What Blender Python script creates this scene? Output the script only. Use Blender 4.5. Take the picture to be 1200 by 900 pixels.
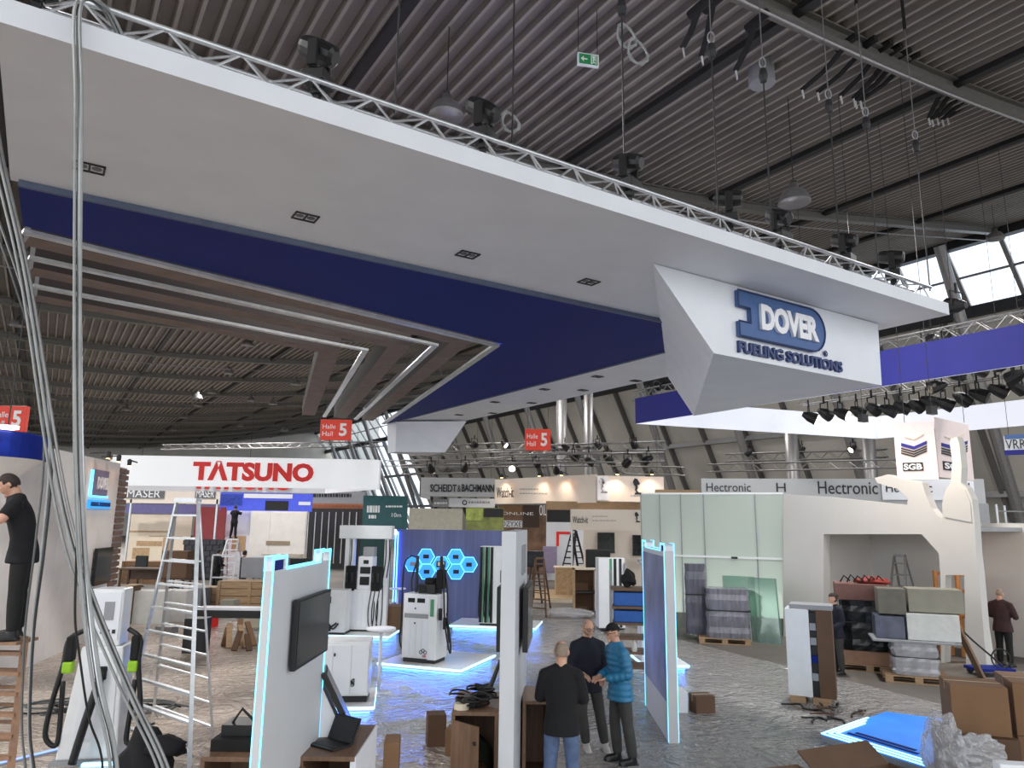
import bpy, math, random
from mathutils import Vector, Matrix
random.seed(7)
for _o in list(bpy.data.objects): bpy.data.objects.remove(_o)
SC = bpy.context.scene
COL = SC.collection
R = math.radians
# ------------------------------------------------------------------ camera
F = 850.0                                   # focal length for a 1200 x 900 frame
CAMZ = 3.1
TH = math.atan(160 / 850.0); PH = R(0.8)
_f = Vector((0, math.cos(TH), math.sin(TH))); _u0 = Vector((0, -math.sin(TH), math.cos(TH))); _r0 = Vector((1, 0, 0))
_r = _r0 * math.cos(PH) + _u0 * math.sin(PH); _u = _u0 * math.cos(PH) - _r0 * math.sin(PH)
EYE = Vector((0, 0, CAMZ))
cam = bpy.data.cameras.new('camera'); cam.sensor_width = 36; cam.lens = 36 * F / 1200; cam.clip_end = 600
camo = bpy.data.objects.new('camera', cam); COL.objects.link(camo)
camo.matrix_world = Matrix(((_r.x, _u.x, -_f.x, 0), (_r.y, _u.y, -_f.y, 0), (_r.z, _u.z, -_f.z, CAMZ), (0, 0, 0, 1)))
SC.camera = camo
# ------------------------------------------------------------------ light
SC.view_settings.view_transform = 'Standard'; SC.view_settings.look = 'None'
SC.view_settings.exposure = 0.35; SC.view_settings.gamma = 1; SC.view_settings.use_curve_mapping = False
W = bpy.data.worlds.new('daylight'); SC.world = W; W.use_nodes = True
W.node_tree.nodes['Background'].inputs[0].default_value = (0.93, 0.97, 1.0, 1)
W.node_tree.nodes['Background'].inputs[1].default_value = 1.75
# ------------------------------------------------------------------ places
D1 = Vector((math.sin(R(57.5)), math.cos(R(57.5)), 0)); D2 = Vector((-D1.y, D1.x, 0))   # the hall's two axes
UP = Vector((0, 0, 1))
def ray(px, py): return _f * F + _r * (px - 600) - _u * (py - 450)
def G(px, py, z=0.0):
    d = ray(px, py); return EYE + d * ((z - CAMZ) / d.z)
def P(px, py, y):
    d = ray(px, py); return EYE + d * (y / d.y)
def onS(px, py, s):
    d = ray(px, py); return EYE + d * (s / d.dot(D1))
def onT(px, py, t):
    d = ray(px, py); return EYE + d * (t / d.dot(D2))
def ST(s, t, z=0.0): return D1 * s + D2 * t + UP * z
RZ2 = math.atan2(D1.y, D1.x)                # rotation of the hall axes
# ------------------------------------------------------------------ materials
def lin(c): return tuple(((v / 255.0) / 12.92 if v / 255.0 < 0.04045 else ((v / 255.0 + 0.055) / 1.055) ** 2.4) for v in c)
MATS = {}
def mat(name, rgb, rough=0.55, metal=0.0, var=0.10, scale=6.0, bump=0.0, bscale=40.0, emit=None, es=0.0, alpha=1.0, spec=0.5, stretch=None, trans=0.0):
    if name in MATS: return MATS[name]
    m = bpy.data.materials.new(name); m.use_nodes = True; nt = m.node_tree; b = nt.nodes['Principled BSDF']
    tc = nt.nodes.new('ShaderNodeTexCoord'); mp = nt.nodes.new('ShaderNodeMapping'); nz = nt.nodes.new('ShaderNodeTexNoise')
    nz.inputs['Scale'].default_value = scale; nz.inputs['Detail'].default_value = 4
    if stretch: mp.inputs['Scale'].default_value = stretch
    nt.links.new(tc.outputs['Object'], mp.inputs[0]); nt.links.new(mp.outputs[0], nz.inputs['Vector'])
    cr = nt.nodes.new('ShaderNodeValToRGB'); c = lin(rgb)
    cr.color_ramp.elements[0].position = 0.3; cr.color_ramp.elements[1].position = 0.7
    cr.color_ramp.elements[0].color = (*[max(0, v * (1 - var)) for v in c], 1); cr.color_ramp.elements[1].color = (*[min(1, v * (1 + var)) for v in c], 1)
    nt.links.new(nz.outputs[0], cr.inputs[0]); nt.links.new(cr.outputs[0], b.inputs['Base Color'])
    b.inputs['Roughness'].default_value = rough; b.inputs['Metallic'].default_value = metal; b.inputs['Specular IOR Level'].default_value = spec
    b.inputs['Alpha'].default_value = alpha; b.inputs['Transmission Weight'].default_value = trans
    if emit: b.inputs['Emission Color'].default_value = (*lin(emit), 1); b.inputs['Emission Strength'].default_value = es
    if bump:
        n2 = nt.nodes.new('ShaderNodeTexNoise'); n2.inputs['Scale'].default_value = bscale; n2.inputs['Detail'].default_value = 3
        nt.links.new(mp.outputs[0], n2.inputs['Vector'])
        bp = nt.nodes.new('ShaderNodeBump'); bp.inputs['Strength'].default_value = bump; bp.inputs['Distance'].default_value = 0.02
        nt.links.new(n2.outputs[0], bp.inputs['Height']); nt.links.new(bp.outputs[0], b.inputs['Normal'])
    MATS[name] = m; return m
white = mat('white_panel', (232, 234, 240), 0.5, var=0.03, scale=1.5)
panel_white = mat('display_panel_white', (206, 208, 212), 0.45, var=0.03, scale=1.5)
white_gloss = mat('white_lacquer', (232, 234, 236), 0.25, var=0.03)
offwhite = mat('painted_board', (234, 228, 222), 0.6, var=0.05, scale=2)
cream = mat('cream_board', (226, 212, 190), 0.6, var=0.05, scale=2)
warm_banner = mat('warm_banner_cloth', (232, 220, 208), 0.7, var=0.03, scale=1)
greyb = mat('grey_banner_cloth', (176, 177, 180), 0.7, var=0.04, scale=1)
greyp = mat('grey_paint', (150, 152, 156), 0.6, var=0.05)
midgrey = mat('mid_grey_plastic', (104, 106, 110), 0.5)
navy = mat('navy_panel', (8, 32, 118), 0.6, var=0.06, scale=1.2, spec=0.2)
navy_edge = mat('slate_blue_edge', (96, 108, 132), 0.6)
royal = mat('royal_blue_cloth', (40, 42, 134), 0.7, var=0.05, scale=1)
logo_blue = mat('logo_blue', (64, 96, 150), 0.5, var=0.04)
brown = mat('brown_wood_board', (124, 104, 94), 0.6, var=0.18, scale=3, stretch=(1, 1, 8))
silver = mat('silver_profile', (205, 207, 210), 0.3, metal=0.6, var=0.15, scale=5)
alu = mat('aluminium', (205, 207, 210), 0.35, metal=0.85, var=0.08, scale=12)
alu_dull = mat('dull_aluminium', (150, 148, 148), 0.45, metal=0.7, var=0.1, scale=12)
black = mat('black_plastic', (22, 22, 24), 0.45, var=0.2)
matte_black = mat('matte_black', (16, 16, 17), 0.8, var=0.2)
dark = mat('dark_grey_metal', (52, 52, 54), 0.55, metal=0.3)
screen = mat('dark_screen', (30, 32, 36), 0.12, var=0.3, scale=2)
red = mat('red_letter', (236, 40, 32), 0.5, var=0.04)
red_sign = mat('red_sign_face', (196, 62, 44), 0.55, var=0.06, emit=(200, 50, 36), es=0.25)
text_black = mat('black_letter', (34, 36, 42), 0.6)
text_navy = mat('navy_letter', (44, 62, 112), 0.5)
text_white = mat('white_letter', (240, 240, 242), 0.5, var=0.02)
text_grey = mat('pale_grey_letter', (168, 166, 164), 0.6)
green = mat('green_stripe', (80, 150, 110), 0.5)
exit_green = mat('exit_sign_green', (30, 120, 70), 0.5, emit=(30, 140, 80), es=0.15)
wood = mat('raw_pine', (168, 138, 106), 0.7, var=0.18, scale=3, stretch=(1, 1, 9))
wood_d = mat('desk_veneer', (120, 92, 72), 0.5, var=0.2, scale=3, stretch=(8, 1, 1))
osb = mat('plywood', (182, 152, 116), 0.7, var=0.2, scale=9)
carton = mat('cardboard', (128, 96, 68), 0.8, var=0.08, scale=3)
carton_d = mat('brown_cardboard', (98, 73, 54), 0.8, var=0.1, scale=3)
carton_g = mat('grey_green_cardboard', (150, 146, 132), 0.8, var=0.08, scale=3)
foam = mat('white_foam', (214, 214, 210), 0.6, var=0.06, bump=0.4, bscale=12)
led_cyan = mat('cyan_led_strip', (150, 235, 255), 0.4, emit=(90, 205, 255), es=1.6)
led_blue = mat('blue_led_strip', (90, 150, 255), 0.4, emit=(50, 105, 255), es=14.0)
led_white = mat('cool_white_led_strip', (200, 235, 255), 0.4, emit=(140, 215, 255), es=2.2)
hex_glow = mat('backlit_hexagon', (60, 150, 235), 0.4, emit=(50, 140, 235), es=0.9, var=0.02)
lamp_glow = mat('lamp_glow', (255, 244, 220), 0.4, emit=(255, 240, 214), es=6.0)
warm_glow = mat('warm_lamp_glow', (255, 220, 170), 0.4, emit=(255, 206, 150), es=8.0)
rubber = mat('black_rubber_hose', (18, 18, 20), 0.5)
cable_g = mat('grey_cable', (150, 152, 152), 0.45, var=0.15)
cable_d = mat('dark_grey_cable', (84, 86, 86), 0.5, var=0.15)
green_conn = mat('lime_green_plastic', (150, 200, 40), 0.5)
skin = mat('skin', (206, 158, 134), 0.55, var=0.06, scale=30, bump=0.1, bscale=120)
hair_d = mat('dark_brown_hair', (48, 38, 34), 0.7, var=0.3, scale=60, bump=0.6, bscale=90)
hair_g = mat('grey_hair', (150, 132, 116), 0.7, var=0.2, scale=60, bump=0.5, bscale=90)
cl_black = mat('black_cloth', (20, 20, 24), 0.9, var=0.2, bump=0.25, bscale=14)
cl_navy = mat('dark_navy_cloth', (26, 28, 42), 0.85, var=0.2, bump=0.25, bscale=14)
cl_teal = mat('teal_quilted_nylon', (38, 116, 158), 0.45, var=0.1)
cl_greyblue = mat('grey_blue_nylon', (110, 140, 156), 0.5, var=0.1)
cl_jean = mat('blue_denim', (84, 102, 136), 0.85, var=0.22, scale=9, bump=0.25, bscale=14)
cl_char = mat('charcoal_cloth', (62, 62, 60), 0.85, var=0.15, bump=0.25, bscale=14)
cl_mar = mat('dark_maroon_cloth', (60, 36, 38), 0.85, var=0.2, bump=0.25, bscale=14)
def thin_clear(name, tint, gloss, dens, rough=0.1, bump=0.0, bscale=8):
    m = bpy.data.materials.new(name); m.use_nodes = True; nt = m.node_tree; nt.nodes.clear()
    out = nt.nodes.new('ShaderNodeOutputMaterial'); tr = nt.nodes.new('ShaderNodeBsdfTransparent'); gl = nt.nodes.new('ShaderNodeBsdfGlossy'); df = nt.nodes.new('ShaderNodeBsdfDiffuse')
    m1 = nt.nodes.new('ShaderNodeMixShader'); m2 = nt.nodes.new('ShaderNodeMixShader')
    tr.inputs[0].default_value = (*lin(tint), 1); df.inputs[0].default_value = (*lin(tint), 1); gl.inputs['Roughness'].default_value = rough
    m1.inputs[0].default_value = dens; m2.inputs[0].default_value = gloss
    nt.links.new(tr.outputs[0], m1.inputs[1]); nt.links.new(df.outputs[0], m1.inputs[2]); nt.links.new(m1.outputs[0], m2.inputs[1]); nt.links.new(gl.outputs[0], m2.inputs[2]); nt.links.new(m2.outputs[0], out.inputs[0])
    if bump:
        tc = nt.nodes.new('ShaderNodeTexCoord'); nz = nt.nodes.new('ShaderNodeTexNoise'); nz.inputs['Scale'].default_value = bscale; nz.inputs['Detail'].default_value = 6; nz.inputs['Distortion'].default_value = 1.5
        bp = nt.nodes.new('ShaderNodeBump'); bp.inputs['Strength'].default_value = bump; bp.inputs['Distance'].default_value = 0.05
        nt.links.new(tc.outputs['Object'], nz.inputs['Vector']); nt.links.new(nz.outputs[0], bp.inputs['Height']); nt.links.new(bp.outputs[0], gl.inputs['Normal']); nt.links.new(bp.outputs[0], df.inputs['Normal'])
    MATS[name] = m; return m
glass = thin_clear('window_glass', (245, 250, 255), 0.08, 0.02)
clear_film = thin_clear('clear_stretch_film', (240, 240, 242), 0.12, 0.24, 0.2, 0.6, 9)
green_glass = thin_clear('green_tinted_glass', (200, 224, 214), 0.14, 0.12)
# frosted stretch wall: translucent cloth
frost = mat('frosted_wall_sheet', (196, 206, 200), 0.35, var=0.05, scale=0.8, stretch=(1, 1, 0.15))
def _translucent(m, rgb, k):
    nt = m.node_tree; b = nt.nodes['Principled BSDF']; out = nt.nodes['Material Output']; t = nt.nodes.new('ShaderNodeBsdfTranslucent'); t.inputs[0].default_value = (*lin(rgb), 1)
    mx = nt.nodes.new('ShaderNodeMixShader'); mx.inputs[0].default_value = k; nt.links.new(b.outputs[0], mx.inputs[1]); nt.links.new(t.outputs[0], mx.inputs[2]); nt.links.new(mx.outputs[0], out.inputs[0])
_translucent(frost, (230, 236, 230), 0.45)
# ------------------------------------------------------------------ mesh building
class MB:
    def __init__(s): s.v = []; s.f = []
    def add(s, vs, fs):
        n = len(s.v); s.v += [Vector(v) for v in vs]; s.f += [tuple(i + n for i in f) for f in fs]; return s
    def obox(s, c, ax, ay, az):
        """box with centre c and half-axis vectors"""
        c = Vector(c); ax = Vector(ax); ay = Vector(ay); az = Vector(az)
        if ax.cross(ay).dot(az) < 0: ax = -ax
        vs = [c + ax * i + ay * j + az * k for k in (-1, 1) for j in (-1, 1) for i in (-1, 1)]
        return s.add(vs, [(0, 2, 3, 1), (4, 5, 7, 6), (0, 1, 5, 4), (2, 6, 7, 3), (0, 4, 6, 2), (1, 3, 7, 5)])
    def box(s, c, d, rz=0.0, rx=0.0, ry=0.0):
        m = Matrix.Rotation(rz, 3, 'Z') @ Matrix.Rotation(ry, 3, 'Y') @ Matrix.Rotation(rx, 3, 'X')
        return s.obox(c, m @ Vector((d[0] / 2, 0, 0)), m @ Vector((0, d[1] / 2, 0)), m @ Vector((0, 0, d[2] / 2)))
    def bx(s, x0, x1, y0, y1, z0, z1):
        return s.box(((x0 + x1) / 2, (y0 + y1) / 2, (z0 + z1) / 2), (abs(x1 - x0), abs(y1 - y0), abs(z1 - z0)))
    def bar(s, p0, p1, w, h=None, up=UP):
        p0 = Vector(p0); p1 = Vector(p1); d = p1 - p0; h = h or w
        a = d.cross(Vector(up))
        if a.length < 1e-5: a = d.cross(Vector((1, 0, 0)))
        a.normalize(); b = a.cross(d).normalized()
        return s.obox((p0 + p1) / 2, d / 2, a * w / 2, b * h / 2)
    def tube(s, pts, r, n=8, cap=True, r_end=None):
        pts = [Vector(p) for p in pts]; k = len(pts); vs = []; fs = []
        prev = None
        for i, p in enumerate(pts):
            t = (pts[min(i + 1, k - 1)] - pts[max(i - 1, 0)])
            if t.length < 1e-9: t = UP.copy()
            t.normalize()
            if prev is None:
                a = t.cross(UP)
                if a.length < 1e-3: a = t.cross(Vector((1, 0, 0)))
            else: a = prev - t * prev.dot(t)
            a.normalize(); prev = a; b = t.cross(a)
            rr = r[i] if isinstance(r, (list, tuple)) else (r if r_end is None else r + (r_end - r) * i / (k - 1))
            vs += [p + (a * math.cos(2 * math.pi * j / n) + b * math.sin(2 * math.pi * j / n)) * rr for j in range(n)]
        for i in range(k - 1):
            for j in range(n):
                fs.append((i * n + j, i * n + (j + 1) % n, (i + 1) * n + (j + 1) % n, (i + 1) * n + j))
        if cap: fs.append(tuple(range(n))[::-1]); fs.append(tuple(range((k - 1) * n, k * n)))
        return s.add(vs, fs)
    def cyl(s, p0, p1, r, r1=None, n=16): return s.tube([p0, p1], [r, r if r1 is None else r1], n)
    def lathe(s, prof, c=(0, 0, 0), n=20):
        c = Vector(c); vs = []; fs = []; k = len(prof)
        for (r, z) in prof: vs += [c + Vector((r * math.cos(2 * math.pi * j / n), r * math.sin(2 * math.pi * j / n), z)) for j in range(n)]
        for i in range(k - 1):
            for j in range(n): fs.append((i * n + j, i * n + (j + 1) % n, (i + 1) * n + (j + 1) % n, (i + 1) * n + j))
        if prof[0][0] > 1e-6: fs.append(tuple(range(n))[::-1])
        if prof[-1][0] > 1e-6: fs.append(tuple(range((k - 1) * n, k * n)))
        return s.add(vs, fs)
    def prism(s, poly, ext):
        """polygon of 3-D points pushed along ext"""
        poly = [Vector(p) for p in poly]; ext = Vector(ext); n = len(poly)
        nm = Vector((0, 0, 0))
        for i in range(n): nm += poly[i].cross(poly[(i + 1) % n])
        if nm.dot(ext) > 0: poly = poly[::-1]
        vs = poly + [p + ext for p in poly]
        fs = [tuple(range(n)), tuple(range(2 * n - 1, n - 1, -1))] + [(i, i + n, (i + 1) % n + n, (i + 1) % n) for i in range(n)]
        return s.add(vs, fs)
    def ell(s, c, rx, ry, rz_, n=16, m=10, fn=None):
        c = Vector(c); vs = []; fs = []
        for i in range(m + 1):
            th = math.pi * i / m
            for j in range(n):
                ph = 2 * math.pi * j / n; d = Vector((math.sin(th) * math.cos(ph), math.sin(th) * math.sin(ph), math.cos(th)))
                k = fn(d) if fn else 1.0
                vs.append(c + Vector((d.x * rx * k, d.y * ry * k, d.z * rz_ * k)))
        for i in range(m):
            for j in range(n): fs.append((i * n + j, (i + 1) * n + j, (i + 1) * n + (j + 1) % n, i * n + (j + 1) % n))
        return s.add(vs, fs)
    def build(s, name, m, parent=None, w=False, smooth=False, bevel=0.0, clean=False):
        me = bpy.data.meshes.new(name)
        vs = s.v
        if w and parent is not None:
            inv = (Matrix.Translation(parent.location) @ Matrix.Rotation(parent.rotation_euler.z, 4, 'Z')).inverted()
            vs = [inv @ v for v in vs]
        org = Vector((0, 0, 0))
        if parent is None and vs:
            lo = [min(v[i] for v in vs) for i in range(3)]; hi = [max(v[i] for v in vs) for i in range(3)]
            org = Vector(((lo[0] + hi[0]) / 2, (lo[1] + hi[1]) / 2, lo[2])); vs = [v - org for v in vs]
        me.from_pydata([tuple(v) for v in vs], [], s.f); me.update()
        if m: me.materials.append(m)
        if smooth:
            for p in me.polygons: p.use_smooth = True
        o = bpy.data.objects.new(name, me); COL.objects.link(o); o.location = org
        if parent: o.parent = parent
        if bevel:
            b = o.modifiers.new('bevel', 'BEVEL'); b.width = bevel; b.segments = 2; b.limit_method = 'ANGLE'
        return o
def tag(o, label=None, cat=None, group=None, kind=None):
    if label: o['label'] = label
    if cat: o['category'] = cat
    if group: o['group'] = group
    if kind: o['kind'] = kind
    return o
def thing(name, label, cat, loc=(0, 0, 0), rz=0.0, group=None):
    o = bpy.data.objects.new(name, None); o.empty_display_size = 0.2; COL.objects.link(o)
    o.location = loc; o.rotation_euler = (0, 0, rz)
    return tag(o, label, cat, group)
def struct(name, loc=(0, 0, 0), rz=0.0):
    o = bpy.data.objects.new(name, None); COL.objects.link(o); o.location = loc; o.rotation_euler = (0, 0, rz); o['kind'] = 'structure'; return o
def dup(o, loc=None, rz=None, label=None, parent=None):
    c = o.copy(); COL.objects.link(c)
    if parent: c.parent = parent
    if loc is not None: c.location = loc
    if rz is not None: c.rotation_euler = (0, 0, rz)
    if label: c['label'] = label
    for ch in list(o.children): dup(ch, parent=c)
    return c
def share(o, parent, loc=None, rot=None):
    """another part sharing o's mesh"""
    c = o.copy(); COL.objects.link(c); c.parent = parent
    if loc is not None: c.location = loc
    if rot is not None: c.rotation_euler = rot
    return c
def text(name, string, org, xd, ud, w, h, m, parent, ext=0.01, bold=0.0, world=True, shear=0.0):
    """lettering fitted into a w x h box at org, running along xd with ud up, standing ext proud"""
    cu = bpy.data.curves.new(name, 'FONT'); cu.body = string; cu.extrude = 0.02; cu.offset = bold; cu.resolution_u = 3; cu.shear = shear
    to = bpy.data.objects.new(name, cu); COL.objects.link(to)
    bpy.context.view_layer.update()
    dg = bpy.context.evaluated_depsgraph_get(); me = bpy.data.meshes.new_from_object(to.evaluated_get(dg))
    bpy.data.objects.remove(to); bpy.data.curves.remove(cu)
    xs = [v.co.x for v in me.vertices]; ys = [v.co.y for v in me.vertices]
    x0, x1, y0, y1 = min(xs), max(xs), min(ys), max(ys)
    xd = Vector(xd).normalized(); ud = Vector(ud).normalized(); nd = xd.cross(ud); org = Vector(org)
    inv = Matrix.Identity(4)
    if world and parent is not None: inv = (Matrix.Translation(parent.location) @ Matrix.Rotation(parent.rotation_euler.z, 4, 'Z')).inverted()
    for v in me.vertices:
        c = v.co.copy()
        v.co = inv @ (org + xd * ((c.x - x0) / (x1 - x0) * w) + ud * ((c.y - y0) / (y1 - y0) * h) + nd * (ext if c.z > 0 else 0.0))
    me.materials.clear(); me.materials.append(m); me.name = name
    o = bpy.data.objects.new(name, me); COL.objects.link(o); o.parent = parent
    return o
# ================================================================== the hall
def zr(s):
    if s > 25: return 13.1 + 0.004 * 576 + 0.192 * (s - 25)
    return 13.1 + 0.004 * (s - 1) ** 2
BAY = 8.15
# ---- floor
def floor_mat():
    m = bpy.data.materials.new('hall_floor'); m.use_nodes = True; nt = m.node_tree; b = nt.nodes['Principled BSDF']
    tc = nt.nodes.new('ShaderNodeTexCoord'); n1 = nt.nodes.new('ShaderNodeTexNoise'); n1.inputs['Scale'].default_value = 0.35; n1.inputs['Detail'].default_value = 6
    cr = nt.nodes.new('ShaderNodeValToRGB'); cr.color_ramp.elements[0].color = (*lin((88, 84, 80)), 1); cr.color_ramp.elements[1].color = (*lin((112, 105, 98)), 1)
    cr.color_ramp.elements[0].position = 0.35; cr.color_ramp.elements[1].position = 0.65
    nt.links.new(tc.outputs['Object'], n1.inputs['Vector']); nt.links.new(n1.outputs[0], cr.inputs[0]); nt.links.new(cr.outputs[0], b.inputs['Base Color'])
    b.inputs['Roughness'].default_value = 0.6; return m
def film_mat():
    """crinkled protective sheet: pale film over carpet, sharp glinting creases"""
    m = bpy.data.materials.new('crinkled_floor_film'); m.use_nodes = True; nt = m.node_tree; b = nt.nodes['Principled BSDF']
    tc = nt.nodes.new('ShaderNodeTexCoord'); hs = []
    for scl, dist, wt in ((0.9, 2.2, 1.0), (2.6, 1.6, 0.55), (7.0, 1.0, 0.2)):
        n0 = nt.nodes.new('ShaderNodeTexNoise'); n0.inputs['Scale'].default_value = scl; n0.inputs['Detail'].default_value = 3; n0.inputs['Distortion'].default_value = dist
        nt.links.new(tc.outputs['Object'], n0.inputs['Vector'])
        sb = nt.nodes.new('ShaderNodeMath'); sb.operation = 'SUBTRACT'; sb.inputs[1].default_value = 0.5; nt.links.new(n0.outputs[0], sb.inputs[0])
        ab = nt.nodes.new('ShaderNodeMath'); ab.operation = 'ABSOLUTE'; nt.links.new(sb.outputs[0], ab.inputs[0])
        ml = nt.nodes.new('ShaderNodeMath'); ml.operation = 'MULTIPLY'; ml.inputs[1].default_value = -wt * 2; nt.links.new(ab.outputs[0], ml.inputs[0]); hs.append(ml)
    s1 = nt.nodes.new('ShaderNodeMath'); nt.links.new(hs[0].outputs[0], s1.inputs[0]); nt.links.new(hs[1].outputs[0], s1.inputs[1])
    s2 = nt.nodes.new('ShaderNodeMath'); nt.links.new(s1.outputs[0], s2.inputs[0]); nt.links.new(hs[2].outputs[0], s2.inputs[1])
    n1 = nt.nodes.new('ShaderNodeTexNoise'); n1.inputs['Scale'].default_value = 0.22; n1.inputs['Detail'].default_value = 3; nt.links.new(tc.outputs['Object'], n1.inputs['Vector'])
    dt = nt.nodes.new('ShaderNodeVectorMath'); dt.operation = 'DOT_PRODUCT'; dt.inputs[1].default_value = (-D1.x / 12, -D1.y / 12, 0); nt.links.new(tc.outputs['Object'], dt.inputs[0])
    ad = nt.nodes.new('ShaderNodeMath'); ad.operation = 'MULTIPLY_ADD'; ad.inputs[1].default_value = 0.5; nt.links.new(n1.outputs[0], ad.inputs[0]); nt.links.new(dt.outputs['Value'], ad.inputs[2])
    cr = nt.nodes.new('ShaderNodeValToRGB'); cr.color_ramp.elements[0].color = (*lin((150, 148, 146)), 1); cr.color_ramp.elements[1].color = (*lin((206, 190, 174)), 1)   # grey carpet, beige carpet
    cr.color_ramp.elements[0].position = 0.22; cr.color_ramp.elements[1].position = 0.5
    nt.links.new(ad.outputs[0], cr.inputs[0]); nt.links.new(cr.outputs[0], b.inputs['Base Color'])
    bp = nt.nodes.new('ShaderNodeBump'); bp.inputs['Strength'].default_value = 0.9; bp.inputs['Distance'].default_value = 0.14; nt.links.new(s2.outputs[0], bp.inputs['Height']); nt.links.new(bp.outputs[0], b.inputs['Normal'])
    b.inputs['Roughness'].default_value = 0.16; b.inputs['Specular IOR Level'].default_value = 1.0; return m
fm = floor_mat(); film = film_mat()
fl = struct('floor')
MB().add([ST(-60, -40), ST(60, -40), ST(60, 135), ST(-60, 135)], [(0, 1, 2, 3)]).build('floor_slab', fm, fl)
# protective sheet: a gently creased skin over the booth floor
def sheet(name, label, poly, z, m, n=70, amp=0.012):
    mb = MB(); vs = []; fs = []
    (a, b, c, d) = [Vector(p) for p in poly]
    for i in range(n + 1):
        for j in range(n + 1):
            u = i / n; v = j / n
            p = (a * (1 - u) + b * u) * (1 - v) + (d * (1 - u) + c * u) * v
            q = p + Vector((0, 0, z + amp * (math.sin(p.x * 2.3 + 1.7 * math.sin(p.y * 1.3)) * math.sin(p.y * 1.9 + p.x) * 0.5 + 0.5) + random.random() * amp * 0.5))
            vs.append(q)
    for i in range(n):
        for j in range(n): k = i * (n + 1) + j; fs.append((k, k + n + 1, k + n + 2, k + 1))
    mb.add(vs, fs); o = mb.build(name, m, smooth=True); return tag(o, label, 'plastic sheet')
sheet('protective_floor_sheet', 'crinkled clear protective film taped over the booth floor', [ST(-4, -1), ST(12.6, -1), ST(16.6, 27), ST(1, 28)], 0.006, film, 90)
# ---- roof
ceil = struct('ceiling')
S0, S1, PIT = -24.0, 40.0, 0.40
roofm = mat('lit_rib_flange', (158, 152, 146), 0.5, var=0.12, scale=0.6)  # light caught by the rib bottoms put into a paler colour
roofd = mat('shaded_perforated_trough', (128, 122, 116), 0.7, var=0.15, scale=0.6)  # perforated trough, toned darker for the shade between the ribs
def roof_bay():
    pr = []; s = S0
    while s < S1:
        for ds, dz in ((0, 0), (0.075, 0), (0.12, 0.15), (0.355, 0.15)): pr.append((s + ds, zr(s + ds) + dz))
        s += PIT
    vs = []; fs = []
    for (s, z) in pr: vs += [ST(s, 0, z), ST(s, BAY, z)]
    for i in range(len(pr) - 1): k = 2 * i; fs.append((k, k + 1, k + 3, k + 2))
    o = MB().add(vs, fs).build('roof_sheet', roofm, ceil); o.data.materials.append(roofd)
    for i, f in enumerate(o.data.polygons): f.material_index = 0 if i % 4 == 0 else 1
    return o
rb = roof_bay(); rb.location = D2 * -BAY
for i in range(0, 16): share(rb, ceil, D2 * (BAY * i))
beamm = mat('roof_cross_beam', (116, 113, 108), 0.5, metal=0.3)
def cross_beam():
    mb = MB(); n = 40; S = [S0 + (S1 - S0) * i / n for i in range(n + 1)]
    for i in range(n):
        a, b = S[i], S[i + 1]
        for (h, w, zz) in ((0.04, 0.3, -0.03), (0.30, 0.05, -0.18), (0.04, 0.3, -0.34)):
            mb.bar(ST(a, 0, zr(a) + zz), ST(b, 0, zr(b) + zz), w, h)
    return mb.build('cross_beam', beamm, ceil)
cb = cross_beam(); cb.location = D2 * 0.0
for i in range(1, 16): share(cb, ceil, D2 * (BAY * i))
rod = MB()
for s in range(-24, 38, 2): rod.cyl(ST(s, 0, zr(s) - 0.95), ST(s + 2, 0, zr(s + 2) - 0.95), 0.03, n=6)
rd = rod.build('tie_rod', alu_dull, ceil); rd.location = D2 * (BAY - 0.5)
for i in range(2, 16, 2): share(rd, ceil, D2 * (BAY * i - 0.5))
pur = MB().bar(ST(0, -BAY, 0), ST(0, BAY * 16, 0), 0.22, 0.16).build('roof_purlin', dark, ceil)
PS = (-16, -9, -2, 5, 12, 18.5, 25, 32)
pur.location = D1 * PS[0] + UP * (zr(PS[0]) - 0.09)
for s in PS[1:]: share(pur, ceil, D1 * s + UP * (zr(s) - 0.09))
# ---- right-hand sloping side of the hall: clerestory glazing above ribbed sloping cladding
wr = struct('wall_right')
clad = mat('sloping_side_cladding', (196, 191, 182), 0.6, var=0.08, scale=0.5)
Z40 = zr(40)
wa, wb2, wc = (40.0, Z40 - 0.3), (42.2, 15.0), (50.0, -0.2)
MB().add([ST(wb2[0], -10, wb2[1]), ST(wb2[0], 96, wb2[1]), ST(wc[0], 96, wc[1]), ST(wc[0], -10, wc[1])], [(0, 1, 2, 3)]).build('cladding', clad, wr)
rib0 = MB().bar(ST(wb2[0] - 0.2, 0, wb2[1] - 0.1), ST(wc[0] - 0.2, 0, wc[1]), 0.22, 0.4).build('wall_rib', mat('grey_rib_steel', (96, 94, 92), 0.6), wr); rib0.location = D2 * -8
for i in range(1, 33): share(rib0, wr, D2 * (-8 + 4.075 * i))
strut0 = MB().cyl(ST(38.0, 0, zr(38) - 0.4), ST(45.0, 0, 0), 0.28, n=10).build('inclined_strut', alu_dull, wr); strut0.location = D2 * 2
for i in range(1, 15): share(strut0, wr, D2 * (2 + BAY * i))
gird = MB()
gird.bar(ST(wb2[0] - 0.2, -10, wb2[1] - 0.25), ST(wb2[0] - 0.2, 128, wb2[1] - 0.25), 0.3, 0.6)
gird.bar(ST(40, -10, Z40 - 0.25), ST(40, 128, Z40 - 0.25), 0.5, 0.5); gird.build('eaves_girder', dark, wr)
for k, zz in enumerate((5.0, 9.5)):
    s = wc[0] + (wb2[0] - wc[0]) * zz / 15.2 - 0.4
    MB().bar(ST(s, -10, zz), ST(s, 128, zz), 0.3, 0.35).build('side_rail', alu_dull, wr)
n = 0
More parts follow.
